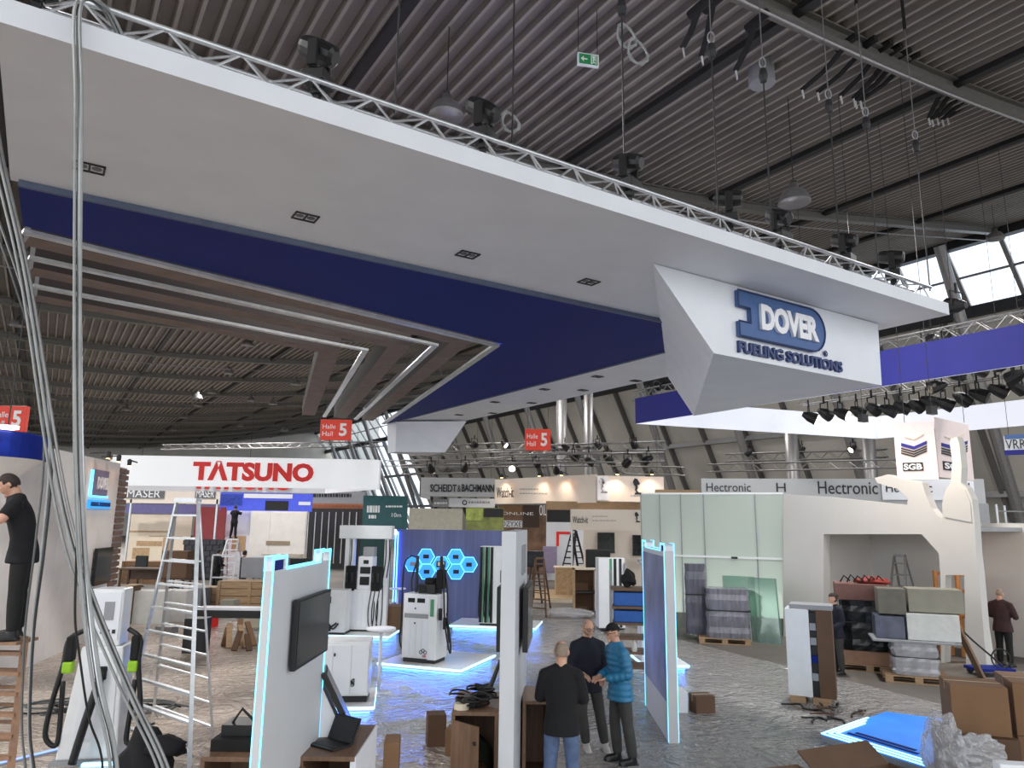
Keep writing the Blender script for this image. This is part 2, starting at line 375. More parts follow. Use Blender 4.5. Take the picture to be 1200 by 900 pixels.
for i in range(-1, 16):
    n += 1
    t0 = BAY * i; wd = struct('window_%d' % n, ST(41, t0 + BAY / 2, wb2[1])); wd['kind'] = 'structure'
    A = Vector((wa[0], wa[1])); B = Vector((wb2[0], wb2[1]))
    for a in range(3):
        for b in range(2):
            ta = t0 + 0.1 + a * BAY / 3; tb = ta + BAY / 3 - 0.12; p = A.lerp(B, b / 2 + 0.02); q = A.lerp(B, (b + 1) / 2 - 0.02)
            MB().prism([ST(p.x, ta, p.y), ST(p.x, tb, p.y), ST(q.x, tb, q.y), ST(q.x, ta, q.y)], D1 * 0.03).build('window_pane', glass, wd, w=True)
    for a in range(3): MB().bar(ST(wa[0], t0 + a * BAY / 3, wa[1]), ST(wb2[0], t0 + a * BAY / 3, wb2[1]), 0.22, 0.16).build('mullion', alu_dull, wd, w=True)
    c = A.lerp(B, 0.5); MB().bar(ST(c.x, t0, c.y), ST(c.x, t0 + BAY, c.y), 0.1, 0.12).build('transom', alu_dull, wd, w=True)
# ---- far end wall: cladding with a tall glazed field
wk = struct('wall_back')
TB = 128.0
for (a, b, z0, z1) in ((-40, 52, 0, 22),):
    MB().prism([ST(a, TB, z0), ST(b, TB, z0), ST(b, TB, z1), ST(a, TB, z1)], D2 * 0.4).build('end_wall_panel', clad, wk)
wd = struct('window_%d' % (n + 1), ST(45, 110, 3))
def sl_(z): return wc[0] + (wb2[0] - wc[0]) * (z + 0.2) / 15.2
for i in range(10):
    for (z0, z1) in ((2.0, 6.2), (6.4, 10.6), (10.8, 15.0)):
        MB().prism([ST(sl_(z0), 96.2 + 3 * i, z0), ST(sl_(z0), 99 + 3 * i, z0), ST(sl_(z1), 99 + 3 * i, z1), ST(sl_(z1), 96.2 + 3 * i, z1)], D1 * 0.05).build('window_pane', glass, wd, w=True)
    MB().bar(ST(sl_(0), 99.1 + 3 * i, 0), ST(sl_(15), 99.1 + 3 * i, 15), 0.2, 0.3).build('mullion', alu_dull, wd, w=True)
# ================================================================== the suspended canopy
CAN = thing('suspended_canopy', 'large white suspended booth canopy with navy underside and brown slats', 'canopy', ST(6, 14, 6.8))
H = 6.8
def slab(name, pts, z0, z1, m, par=CAN, bevel=0): return MB().prism([ST(s, t, z0) for s, t in pts], UP * (z1 - z0)).build(name, m, par, w=True, bevel=bevel)
slab('soffit_panel', [(-0.7, 6.36), (13.15, 6.36), (13.15, 9.5), (-0.7, 9.5)], H, H + 0.12, white)
slab('soffit_panel', [(11.0, 9.5), (13.15, 9.5), (13.15, 26.3), (11.0, 26.3)], H, H + 0.12, white)
slab('fascia', [(-0.72, 6.3), (13.2, 6.3), (13.2, 6.36), (-0.72, 6.36)], H - 0.005, H + 0.21, white)
slab('fascia', [(13.15, 6.36), (13.2, 6.36), (13.2, 26.3), (13.15, 26.3)], H - 0.005, H + 0.21, white)
blue_poly = [(-0.62, 9.5), (11.0, 9.5), (11.0, 26.3), (10.93, 26.3), (7.78, 12.6), (-0.6, 10.86)]
slab('navy_soffit', blue_poly, H - 0.05, H + 0.04, navy)
slab('navy_soffit_edge', [(-0.62, 9.42), (11.08, 9.42), (11.08, 26.3), (11.02, 26.3), (11.02, 9.48), (-0.62, 9.48)], H - 0.07, H + 0.06, navy_edge)
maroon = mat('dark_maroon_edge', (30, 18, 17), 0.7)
def chevron(name, pts, w, z0, z1, m):
    p = [Vector(q) for q in pts]; d0 = (p[1] - p[0]).normalized(); d1 = (p[2] - p[1]).normalized()
    n0 = Vector((-d0.y, d0.x)); n1 = Vector((-d1.y, d1.x)); mit = (n0 + n1); mit = mit / mit.dot(n0)
    pol = [p[0] - n0 * w / 2, p[1] - mit * w / 2, p[2] - n1 * w / 2, p[2] + n1 * w / 2, p[1] + mit * w / 2, p[0] + n0 * w / 2]
    o = slab(name, [(q.x, q.y) for q in pol], z0, z1, m)
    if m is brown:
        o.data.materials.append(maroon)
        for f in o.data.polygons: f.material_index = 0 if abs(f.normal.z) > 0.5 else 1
chevron('silver_strip', [(-0.6, 11.0), (7.70, 12.74), (10.85, 26.3)], 0.14, H - 0.10, H - 0.05, silver)
chevron('brown_slat', [(-0.58, 11.62), (7.1, 13.22), (10.2, 26.3)], 0.42, H + 0.0, H + 0.48, brown)
chevron('silver_strip', [(-0.56, 12.4), (6.78, 13.75), (9.72, 26.3)], 0.13, H - 0.02, H + 0.03, silver)
chevron('brown_slat', [(-0.55, 13.1), (6.2, 14.35), (9.1, 26.3)], 0.46, H + 0.0, H + 0.48, brown)
chevron('silver_strip', [(-0.52, 13.98), (5.72, 15.1), (8.5, 26.3)], 0.13, H - 0.02, H + 0.03, silver)
chevron('brown_slat', [(-0.5, 14.75), (5.1, 15.72), (7.9, 26.3)], 0.46, H + 0.0, H + 0.48, brown)
wedge_m = white
# sign wedge under the corner
def hull(name, top, bot, zt, zb, m, par=CAN):
    n = len(top); vs = [ST(s, t, zt) for s, t in top] + [ST(s, t, zb) for s, t in bot]
    mb = MB().add(vs, [tuple(range(n)), tuple(range(2 * n - 1, n - 1, -1))] + [(i, i + n, (i + 1) % n + n, (i + 1) % n) for i in range(n)])
    return mb.build(name, m, par, w=True)
hull('sign_box', [(7.07, 7.35), (12.74, 7.35), (12.98, 13.1)], [(8.28, 7.35), (12.70, 7.35), (12.9, 12.15)], H - 0.01, 5.62, wedge_m)
hull('end_block', [(11.0, 25.4), (13.1, 23.7), (13.1, 26.3), (11.0, 26.3)], [(11.1, 25.6), (12.65, 24.5), (12.8, 26.3), (11.1, 26.3)], H - 0.06, 5.6, wedge_m)
# logo plate (half-round end, notch on the left) and lettering
def SZ(s, z, off=0.0): return ST(s, 7.35 - off, z)
s0_, s1_, z0_, z1_ = 8.80, 10.98, 5.96, 6.70; rr = (z1_ - z0_) / 2; cs = s1_ - rr
pol = [(s0_, z1_)] + [(cs + rr * math.sin(a), (z0_ + rr) + rr * math.cos(a)) for a in [math.pi * i / 14 for i in range(15)]] + [(s0_, z0_), (s0_, z0_ + 0.24), (s0_ + 0.27, z0_ + 0.24), (s0_ + 0.27, z1_ - 0.26), (s0_, z1_ - 0.26)]
lp = MB().prism([SZ(s, z) for s, z in pol], -D2 * 0.07).build('logo_plate', logo_blue, CAN, w=True)
rim = mat('logo_rim', (42, 60, 100), 0.5)
pts = [SZ(s, z, 0.075) for s, z in pol]; MB().tube(pts + [pts[0]], 0.016, 6).build('logo_rim', rim, CAN, w=True)
text('logo_lettering', 'DOVER', SZ(9.28, 6.12, 0.07), D1, UP, 1.46, 0.43, text_white, CAN, 0.05, bold=0.05)
text('tagline_lettering', 'FUELING SOLUTIONS', SZ(8.80, 5.70), D1, UP, 2.66, 0.19, text_navy, CAN, 0.05, bold=0.03)
MB().tube([SZ(11.02 + 0.05 * math.cos(a), 5.98 + 0.05 * math.sin(a), 0.03) for a in [math.pi * i / 6 for i in range(13)]], 0.008, 6).build('registered_mark', text_navy, CAN, w=True)
text('registered_mark', 'R', SZ(10.995, 5.95, 0.01), D1, UP, 0.05, 0.06, text_navy, CAN, 0.03)
# recessed twin downlights
def downlight(px, py, k=1.0):
    c = G(px, py, H)
    fr = MB()
    for (a, b, w, d) in ((0, 0.105, 0.30, 0.02), (0, -0.105, 0.30, 0.02), (0.14, 0, 0.02, 0.23), (-0.14, 0, 0.02, 0.23), (0, 0, 0.02, 0.2)):
        fr.box(c + D1 * a * k + D2 * b * k + UP * -0.006, (w * k, d * k, 0.02), RZ2)
    f = fr.build('downlight_frame', black, CAN, w=True)
    for a in (-0.07, 0.07): MB().cyl(c + D1 * a * k - UP * 0.006, c + D1 * a * k + UP * 0.02, 0.05 * k, n=12).build('downlight_lens', midgrey, f).location = -CAN.location if False else (0, 0, 0)
    return f
def fix_child_world(o):
    for ch in o.children:
        inv = (Matrix.Translation(CAN.location)).inverted()
        for v in ch.data.vertices: v.co = inv @ v.co
for (x, y) in ((105, 196), (358, 254), (548, 298), (690, 330)): fix_child_world(downlight(x, y))
for (x, y) in ((499, 494), (538, 486), (577, 484), (580, 471), (623, 472), (638, 456), (683, 457), (700, 441), (745, 446)): fix_child_world(downlight(x, y, 0.9))
# upper carcass of the canopy: plain joists that carry the panels
for t in (7.2, 8.8): MB().bar(ST(-0.7, t, H + 0.17), ST(13.1, t, H + 0.17), 0.08, 0.1).build('joist', wood, CAN, w=True)
# ------------------------------------------------------------------ trusses
def truss(name, label, p0, p1, w=0.29, r=0.025, m=alu, seg=0.5, parts=False, flat=False, group=None):
    p0 = Vector(p0); p1 = Vector(p1); d = (p1 - p0); L = d.length; d.normalize(); a = d.cross(UP).normalized()
    rt = thing(name, label, 'truss', (p0 + p1) / 2, 0, group)
    cs = [(-w / 2, 0), (w / 2, 0), (-w / 2, w), (w / 2, w)]
    for (x, z) in cs: MB().cyl(p0 + a * x + UP * z, p1 + a * x + UP * z, r, n=8).build('chord', m, rt, w=True, smooth=True)
    n = max(2, int(L / seg)); st = L / n
    mb = MB()
    for i in range(n):
        q0 = p0 + d * st * i; qm = p0 + d * st * (i + 0.5); q1 = p0 + d * st * (i + 1)
        for pair in ([(-w / 2, 0), (-w / 2, w)], [(w / 2, 0), (w / 2, w)], [(-w / 2, w), (w / 2, w)]):
            (xa, za), (xb, zb) = pair
            for (u, v) in ((q0 + a * xa + UP * za, qm + a * xb + UP * zb), (qm + a * xb + UP * zb, q1 + a * xa + UP * za)):
                if parts and pair[0][0] < 0: MB().cyl(u, v, r * 0.45, n=6).build('brace', m, rt, w=True)
                else: mb.cyl(u, v, r * 0.45, n=5)
    mb.build('bracing', m, rt, w=True)['kind'] = 'stuff'
    return rt
truss('lighting_truss', 'bright aluminium lattice truss along the front edge of the white canopy', ST(-0.5, 6.62, 7.02), ST(13.0, 6.62, 7.02), r=0.029, seg=0.62, parts=True)
truss('lighting_truss', 'aluminium lattice truss on the canopy side running back to the hall', ST(12.9, 7.0, 7.02), ST(12.9, 26, 7.02))
# moving-head spotlights on the front truss
def moving_head(px, label, rz, tilt, sc=1.0):
    s = 0; lo, hi = -1.0, 14.0
    for _ in range(40):
        s = (lo + hi) / 2; q = ST(s, 6.62, 7.34); d = q - EYE
        x = 600 + F * d.dot(_r) / d.dot(_f)
        if x < px: lo = s
        else: hi = s
    rt = thing('moving_head_light', label, 'stage light', ST(s, 6.62, 7.345), rz, 'stage lights on the front truss')
    MB().bx(-0.14 * sc, 0.14 * sc, -0.12 * sc, 0.12 * sc, 0, 0.12 * sc).build('base', black, rt, bevel=0.01)
    MB().bx(-0.03, 0.03, -0.03, 0.03, -0.33, 0.0).bx(-0.05, 0.05, -0.05, 0.05, -0.1, -0.04).build('clamp', black, rt)
    y = MB(); y.bx(-0.15 * sc, 0.15 * sc, -0.04, 0.04, 0.12 * sc, 0.16 * sc)
    for k in (-1, 1): y.bx(k * 0.15 * sc - 0.025, k * 0.15 * sc + 0.025, -0.05, 0.05, 0.13 * sc, 0.42 * sc)
    y.build('yoke', matte_black, rt, bevel=0.008)
    h = MB(); ax = Vector((0, math.cos(tilt), math.sin(tilt))); c = Vector((0, 0, 0.38 * sc))
    h.tube([c - ax * 0.2 * sc, c - ax * 0.17 * sc, c, c + ax * 0.16 * sc, c + ax * 0.2 * sc], [0.07 * sc, 0.11 * sc, 0.125 * sc, 0.11 * sc, 0.10 * sc], 12)
    hd = h.build('head', black, rt)
    MB().cyl(c + ax * 0.2 * sc, c + ax * 0.215 * sc, 0.075 * sc, n=14).build('lens', screen, hd)
    return rt
ords = ['leftmost stage light, cut off by the photo corner', 'black stage light on the truss, second from the left with lime glint', 'black stage light beside the bell lamp on the truss', 'black stage light above the middle of the white fascia', 'black stage light left of the hanging bell lamp near the sign', 'black stage light over the blue logo sign', 'black stage light right of the blue logo, head turned aside', 'small black stage light near the canopy corner, farthest right']
for px, lb, rz, ti in zip((45, 372, 566, 737, 855, 915, 992, 1047), ords, (0.4, 1.4, 1.2, 0.9, 1.3, 0.6, 0.8, 1.0), (0.2, 0.5, 0.6, 0.3, 0.1, 0.5, 0.3, 0.2)):
    moving_head(px, lb, rz, ti, 1.0)
# ================================================================== things hung in the hall
def roof_hit(px, py):
    d = ray(px, py); k = 5.0
    for _ in range(4000):
        q = EYE + d * (k / F); 
        if q.z >= zr(q.dot(D1)) - 0.02: return q
        k += 0.05
    return q
# ---- bell pendant lamps of the hall (each carries its own light)
def bell_lamp(c, r, label, wire=True, light=0.0, group='bell lamps under the hall roof'):
    rt = thing('bell_lamp', label, 'lamp', c, 0, group)
    MB().lathe([(r, 0), (r * 0.99, r * 0.03), (r * 0.9, r * 0.35), (r * 0.72, r * 0.7), (r * 0.5, r * 0.85), (r * 0.3, r * 0.95), (r * 0.28, r * 1.3), (0.0, r * 1.32)], n=20).build('shade', alu_dull, rt, smooth=True)
    MB().lathe([(r * 0.93, r * 0.05), (r * 0.5, r * 0.02), (0.0, 0.0)], n=20).build('diffuser', lamp_in, rt, smooth=True)
    if wire:
        top = zr(Vector(c).dot(D1)) - c[2]
        MB().cyl((0, 0, r * 1.3), (0, 0, top), 0.012, n=6).build('suspension_wire', dark, rt)
        MB().bx(-0.06, 0.06, -0.06, 0.06, r * 1.28, r * 1.45).build('junction_box', dark, rt)
    if light:
        l = bpy.data.lights.new('lamp_light', 'AREA'); l.shape = 'DISK'; l.size = r * 2.2; l.energy = light; l.color = (1.0, 0.975, 0.95); l.spread = R(165)
        lo = bpy.data.objects.new('lamp_light', l); COL.objects.link(lo); lo.parent = rt; lo.location = (0, 0, -0.05)
    return rt
lamp_in = mat('lamp_diffuser', (235, 228, 212), 0.5, emit=(255, 240, 215), es=0.5)
LP = 560.0
bell_lamp(P(523, 136, 13.5), 0.36, 'grey bell lamp beside the second stage light above the fascia', light=LP)
bell_lamp(P(931, 238, 17), 0.40, 'grey bell lamp hanging over the blue logo sign', light=LP)
dl = thing('drum_lamp', 'pale grey drum lamp under the sling-hung roof beam', 'lamp', P(893, 99, 15.5))
MB().lathe([(0.29, 0.0), (0.30, 0.02), (0.30, 0.52), (0.27, 0.56), (0.05, 0.58), (0, 0.58)], n=24).build('drum', greyp, dl, smooth=False)
MB().lathe([(0.27, 0.06), (0, 0.03)], n=24).build('diffuser', lamp_in, dl)
MB().cyl((0, 0, 0.57), (0, 0, zr(dl.location.dot(D1)) - dl.location.z), 0.012, n=6).build('suspension_wire', dark, dl)
FAR = [(294, 470, 60), (20, 382, 34), (290, 405, 42), (268, 438, 50), (248, 461, 56), (232, 476, 62), (231, 467, 50), (320, 474, 58), (333, 505, 70), (60, 468, 55), (148, 481, 62), (215, 490, 72), (380, 507, 70), (281, 500, 75), (203, 505, 80), (67, 485, 70), (143, 505, 80), (160, 392, 45)]
wheres = ['just above the long white banner', 'at the far left behind the cable bundles', 'under the nearest far roof beam', 'second below the brown slats, small', 'in the left half of the far roof, fourth bay', 'low over the white banner, left of its red letters', 'beside a twin lamp in the middle of the far roof', 'right of the middle under the far roof', 'farthest right small one above the red lettering', 'left, between the two cable bundles', 'just right of the vertical cable bundle', 'tiny, deep in the hall left of centre', 'tiny, beside the red hall sign', 'tiny, in the last bays of the roof', 'tiny, low over the banner far left', 'tiny, behind the slanting cable bundle', 'tiny, right of the vertical bundle near the banner', 'pale, close under the brown slats at left']
for i, ((x, y, d), wv) in enumerate(zip(FAR, wheres)):
    bell_lamp(P(x, y, d), 0.36, 'distant grey bell lamp ' + wv, light=LP * 1.2)
hl = ['over the right aisle', 'behind the sign corner of the canopy', 'far right beyond the ring banner', 'behind the far arm of the canopy', 'left of the canopy edge, near', 'left of the canopy edge, farther', 'deep in the hall beyond the canopy end', 'near the right clerestory, first', 'near the right clerestory, second', 'near the right clerestory, farthest']
for hi_, (s, t) in enumerate(((24, 6), (26, 22), (25, 38), (8, 36), (-6, 8), (-7, 26), (14, 50), (34, 14), (34, 32), (33, 55))):      # lamps added to brighten the hall, outside the frame or behind the canopy
    bell_lamp(ST(s, t, zr(s) - 1.6), 0.36, 'added grey bell lamp high under the roof, ' + hl[hi_], light=LP)
# ---- escape-route signs
def exit_sign(c, w, label, rz):
    rt = thing('escape_route_sign', label, 'sign', c, rz, 'green escape route signs')
    h = w * 0.62
    MB().bx(-w / 2, w / 2, -0.03, 0.03, 0, h).build('sign_case', white, rt, bevel=0.005)
    MB().bx(-w / 2 + 0.03, w / 2 - 0.03, -0.036, -0.03, 0.03, h - 0.03).build('sign_face', exit_green, rt)
    a = MB(); a.bx(-w * 0.33, -w * 0.05, -0.04, -0.036, h * 0.45, h * 0.55)
    a.prism([(-w * 0.36, -0.04, h * 0.5), (-w * 0.22, -0.04, h * 0.72), (-w * 0.22, -0.04, h * 0.6), (-w * 0.28, -0.04, h * 0.5), (-w * 0.22, -0.04, h * 0.4), (-w * 0.22, -0.04, h * 0.28)], (0, 0.004, 0)); a.build('arrow', text_white, rt)
    p = MB()
    p.bx(w * 0.12, w * 0.16, -0.04, -0.036, h * 0.14, h * 0.86).bx(w * 0.12, w * 0.38, -0.04, -0.036, h * 0.82, h * 0.86).bx(w * 0.35, w * 0.38, -0.04, -0.036, h * 0.14, h * 0.86)
    p.cyl((w * 0.25, -0.04, h * 0.7), (w * 0.25, -0.036, h * 0.7), 0.03, n=8)
    for (x0, z0, x1, z1) in ((0.26, 0.62, 0.24, 0.4), (0.24, 0.4, 0.2, 0.2), (0.24, 0.4, 0.31, 0.22), (0.26, 0.58, 0.2, 0.48), (0.26, 0.58, 0.32, 0.5)):
        p.bar((w * x0, -0.038, h * z0), (w * x1, -0.038, h * z1), 0.02, 0.004, (0, 1, 0))
    p.build('running_figure', text_white, rt)
    top = zr(Vector(c).dot(D1)) - c[2]
    for k in (-1, 1): MB().cyl((k * w * 0.45, 0, h), (k * w * 0.45 , 0, top), 0.008, n=5).build('suspension_wire', dark, rt)
exit_sign(P(689, 78, 13.0), 0.44, 'green escape sign hung near the middle of the roof', R(12))
exit_sign(P(1165, 219, 30.0), 0.55, 'small green escape sign at the right edge under the roof', R(40))
# ---- red hall-number signs
def hall_sign(x0, x1, y0, y1, d, label):
    a = P(x0, y1, d); b = P(x1, y1, d); w = b.x - a.x; h = P(x0, y0, d).z - a.z
    rt = thing('hall_number_sign', label, 'sign', (a + b) / 2, 0, 'red hall number signs')
    MB().bx(-w / 2, w / 2, -0.1, 0.1, 0, h).build('sign_box', red_sign, rt, bevel=0.02)
    text('numeral', '5', (w * 0.12, -0.1, h * 0.2), (1, 0, 0), UP, w * 0.25, h * 0.62, text_white, rt, 0.01, bold=0.03, world=False)
    text('lettering', 'Halle', (-w * 0.42, -0.1, h * 0.55), (1, 0, 0), UP, w * 0.42, h * 0.22, text_white, rt, 0.01, world=False)
    text('lettering', 'Hall', (-w * 0.42, -0.1, h * 0.2), (1, 0, 0), UP, w * 0.34, h * 0.22, text_white, rt, 0.01, world=False)
    top = zr(rt.location.dot(D1)) - rt.location.z
    for k in (-1, 1): MB().cyl((k * w * 0.4, 0, h), (k * w * 0.4, 0, top), 0.01, n=5).build('suspension_wire', dark, rt)
hall_sign(375, 411, 492, 516, 34, 'red hall sign numbered 5 under the brown slat ends')
hall_sign(-12, 30, 476, 506, 30, 'red hall sign numbered 5 cut off at the left edge')
hall_sign(615, 645, 503, 528, 40, 'red hall sign numbered 5 over the cream banner')
# ---- slings and straps on the roof beam
strap_m = mat('black_webbing', (20, 20, 22), 0.8)
tag_m = mat('white_strap_tag', (220, 220, 218), 0.7)
def sling(x0, y0, x1, y1, label, t0=8.15, t1=9.4):
    a = onT(x0, y0, t0); b = onT(x1, y1, t1)
    rt = thing('webbing_sling', label, 'strap', b, 0, 'black slings on the roof beam')
    mid = (a + b) / 2 + Vector((0, 0, -0.08))
    MB().bar(a, mid, 0.11, 0.04).bar(mid, b, 0.11, 0.04).build('webbing', strap_m, rt, w=True)
    MB().cyl(a - D2 * 0.3 + UP * 0.1, a + D2 * 0.2 + UP * 0.05, 0.09, n=8).build('loop', strap_m, rt, w=True)
    MB().bar(b, b + Vector((0.03, 0, -0.22)), 0.06, 0.02).build('care_tag', tag_m, rt, w=True)
sl = [(835, 8, 822, 65), (818, 14, 800, 55), (885, 30, 862, 82), (990, 55, 940, 105), (1012, 58, 958, 108), (1030, 62, 985, 112), (1042, 66, 1000, 115), (1052, 70, 1002, 118), (1062, 74, 1008, 118), (1112, 82, 1088, 138), (1125, 88, 1092, 140), (1140, 92, 1098, 138), (1150, 95, 1104, 140), (1160, 98, 1110, 138)]
sn = ['left end of the roof beam, longer of the pair', 'left end of the roof beam, shorter of the pair', 'beside the drum lamp', 'first of the middle cluster from the left', 'second of the middle cluster', 'third of the middle cluster', 'fourth of the middle cluster', 'fifth of the middle cluster', 'last of the middle cluster', 'first of the right cluster', 'second of the right cluster', 'third of the right cluster', 'fourth of the right cluster', 'outermost of the right cluster']
for q, nn in zip(sl, sn): sling(*q, 'black webbing sling on roof beam, ' + nn)
# ---- suspension chains and cables from roof to truss
def solve_s(px, t, z):
    lo, hi = -3.0, 60.0
    for _ in range(50):
        s = (lo + hi) / 2; d = ST(s, t, z) - EYE; x = 600 + F * d.dot(_r) / d.dot(_f)
        if x < px: lo = s
        else: hi = s
    return s
def hoist(px, label, t=6.62, z=7.33, hook=True, dz=0.0):
    s = solve_s(px, t, z); base = ST(s, t, z); top = zr(s) - z
    rt = thing('rigging_line', label, 'rigging', base, 0, 'rigging lines from roof to canopy')
    k = 0.45
    MB().cyl((0, 0, 0), (0, 0, top * k), 0.012, n=6).build('chain', dark, rt)
    MB().cyl((0, 0, top * k), (0, 0, top - 1.0), 0.009, n=6).build('wire_rope', alu_dull, rt)
    MB().bar((0, 0, top - 1.0), (0, 0, top), 0.07, 0.03).build('webbing', strap_m, rt)
    MB().lathe([(0, -0.12), (0.05, -0.1), (0.07, 0), (0.05, 0.12), (0, 0.16)], (0, 0, top * k), 10).build('shackle', dark, rt)
    MB().tube([Vector((0.05 * math.cos(a), 0, top * k + 0.24 + 0.09 * math.sin(a))) for a in [math.pi * i / 6 for i in range(13)]], 0.012, 5).build('ring', alu, rt)
for px, nm in zip((462, 600, 732, 842, 905, 985, 1030, 1090), ('left of the bell lamp', 'with a slack cable ring', 'meeting the stage light in the middle', 'left of the drum lamp', 'under the drum lamp', 'over the letter end of the logo', 'right of the logo', 'at the canopy corner')):
    hoist(px, 'rigging line from roof to canopy truss, ' + nm)
# coils of cable hung on the rigging
def coil(px, py, t, r, label):
    c = onT(px, py, t); rt = MB()
    pts = []
    for i in range(37):
        a = 2 * math.pi * i / 12; k = 1 + 0.08 * math.sin(i * 1.7)
        pts.append(c + (D1 * math.cos(a) + UP * math.sin(a)) * r * k + D2 * 0.02 * math.sin(i))
    o = rt.tube(pts, 0.014, 6).build('cable_coil', cable_g, smooth=True); tag(o, label, 'cable', 'cable coils on the rigging')
coil(734, 42, 6.7, 0.17, 'pale cable coil hanging right of the escape sign')
coil(747, 60, 6.7, 0.18, 'second pale cable loop beside the coil near the escape sign')
coil(598, 143, 6.7, 0.12, 'small cable coil hung near the bell lamp')
# ---- two heavy cable bundles on the left
def catm(pts, n=8):
    P_ = [Vector(p) for p in pts]; P_ = [P_[0] * 2 - P_[1]] + P_ + [P_[-1] * 2 - P_[-2]]; out = []
    for i in range(1, len(P_) - 2):
        for j in range(n):
            t = j / n; a, b, c, d = P_[i - 1], P_[i], P_[i + 1], P_[i + 2]
            out.append(0.5 * ((2 * b) + (-a + c) * t + (2 * a - 5 * b + 4 * c - d) * t * t + (-a + 3 * b - 3 * c + d) * t ** 3))
    out.append(P_[-2]); return out
def bundle(name, label, path, offs, r, mats):
    rt = thing(name, label, 'cable', (path[-1][0], path[-1][1], 0))
    for k, (ox, oy) in enumerate(offs):
        pts = [Vector(p) + Vector((ox * (1 + 0.25 * math.sin(i * 1.3 + k)), oy, 0)) for i, p in enumerate(path)]
        MB().tube(catm(pts), r * (0.85 + 0.3 * ((k * 37) % 10) / 10), 8).build('cable', mats[k % len(mats)], rt, w=True, smooth=True)
    return rt
d0 = 5.0
tp = ST(solve_s(92, 6.3, 7.05), 6.27, 7.0)
path = [tp + Vector((0.1, 0.55, 0.1)), tp + Vector((0.05, 0.25, 0.29)), tp + Vector((0, -0.02, 0.12)), P(91, 120, d0), P(90, 300, d0), P(91, 480, d0), P(94, 600, d0), P(100, 700, d0 - 0.05), P(112, 800, d0 - 0.1), P(133, 905, d0 - 0.1)]
e = path[-1]; path += [Vector((e.x + 0.15, e.y - 0.1, 0.6)), Vector((e.x + 0.3, e.y - 0.2, 0.06)), Vector((e.x + 0.9, e.y - 0.5, 0.03))]
bundle('hanging_cable_bundle', 'thick bundle of grey cables hanging straight down over the canopy edge', path, [(-0.024, 0), (0.022, 0.0), (0.0, 0.02), (-0.004, -0.02), (0.032, -0.012)], 0.0105, [cable_g, alu, cable_d, cable_g])
d1 = 6.4
path = [P(-30, 60, d1), P(2, 200, d1), P(30, 330, d1), P(58, 520, d1), P(78, 620, d1), P(104, 700, d1), P(150, 810, d1), P(192, 905, d1)]
e = path[-1]; path += [Vector((e.x + 0.2, e.y - 0.1, 0.5)), Vector((e.x + 0.5, e.y - 0.2, 0.05)), Vector((e.x + 1.0, e.y - 0.2, 0.03))]
path = [Vector((path[0].x - 0.3, d1, 7.2)), ] + path
bundle('slanting_cable_bundle', 'bundle of grey cables slanting down from the left edge past the vertical bundle', path, [(-0.05, 0), (0.0, 0.02), (0.05, 0), (0.02, -0.03)], 0.014, [cable_g, cable_d, alu_dull])
d2 = 7.0
path = [P(-25, 200, d2), P(20, 330, d2), P(50, 440, d2 + 0.3), P(54, 540, d2 + 0.3), P(45, 640, d2), P(34, 740, d2), P(30, 850, d2 - 0.2), P(34, 920, d2 - 0.6)]
path = [Vector((path[0].x - 0.2, path[0].y, 7.2))] + path; e = path[-1]; path += [Vector((e.x + 0.1, e.y, 0.05)), Vector((e.x + 0.6, e.y + 0.5, 0.03))]
bundle('loose_cable_bundle', 'few dark cables hanging loosely behind the man on the ladder', path, [(-0.03, 0), (0.02, 0.02), (0.05, 0)], 0.012, [cable_d, cable_g, dark])
path = [P(92, 300, 5.1), P(93, 480, 5.15), P(90, 640, 5.6), P(88, 720, 6.2), P(92, 760, 6.6), P(104, 840, 7.0), P(120, 895, 7.2)]; e = path[-1]
path = [P(92, 150, 5.08)] + path + [Vector((e.x + 0.1, e.y, 0.04)), Vector((e.x + 0.8, e.y + 0.2, 0.03))]
bundle('thin_hanging_cable', 'thin dark cable looping down in front of the white charging post', path, [(0, 0)], 0.012, [dark])
# ================================================================== booths behind
class VPl:
    """upright plane through two floor points; finds where a sight line meets it"""
    def __init__(s, A, B):
        s.A = Vector((A[0], A[1], 0)); s.B = Vector((B[0], B[1], 0)); s.x = (s.B - s.A).normalized(); s.n = s.x.cross(UP)   # s.n looks to the viewer
    def hit(s, px, py, off=0.0):
        d = ray(px, py); k = (s.A - EYE).dot(s.n) / d.dot(s.n); return EYE + d * k + s.n * off
    def u(s, p): return (p - s.A).dot(s.x)
    def at(s, u, z, off=0.0): return s.A + s.x * u + UP * z + s.n * off
    def quad(s, name, px, m, par, off=0.0, th=0.05, bevel=0):
        return MB().prism([s.hit(x, y, off) for x, y in px], -s.n * th).build(name, m, par, w=True, bevel=bevel)
    def rect(s, name, x0, x1, y0, y1, m, par, off=0.0, th=0.05, z0=None, bevel=0):
        a = s.hit(x0, y1); b = s.hit(x1, y1); c = s.hit(x0, y0); e = s.hit(x1, y0)
        zt = (c.z + e.z) / 2; zb = (a.z + b.z) / 2 if z0 is None else z0; ua, ub = s.u(s.hit(x0, (y0 + y1) / 2)), s.u(s.hit(x1, (y0 + y1) / 2))
        return MB().prism([s.at(ua, zb, off), s.at(ub, zb, off), s.at(ub, zt, off), s.at(ua, zt, off)], -s.n * th).build(name, m, par, w=True, bevel=bevel)
    def text(s, name, st, x0, x1, y0, y1, m, par, ext=0.02, off=0.0, bold=0.0, shear=0.0):
        a = s.hit(x0, y1); b = s.hit(x1, y1); t0 = s.hit(x0, y0)
        za = (a.z + b.z) / 2; h = ((t0.z - a.z) + (s.hit(x1, y0).z - b.z)) / 2
        return text(name, st, s.at(s.u(a), za, off), s.x, UP, s.u(b) - s.u(a), h, m, par, ext, bold, True, shear)
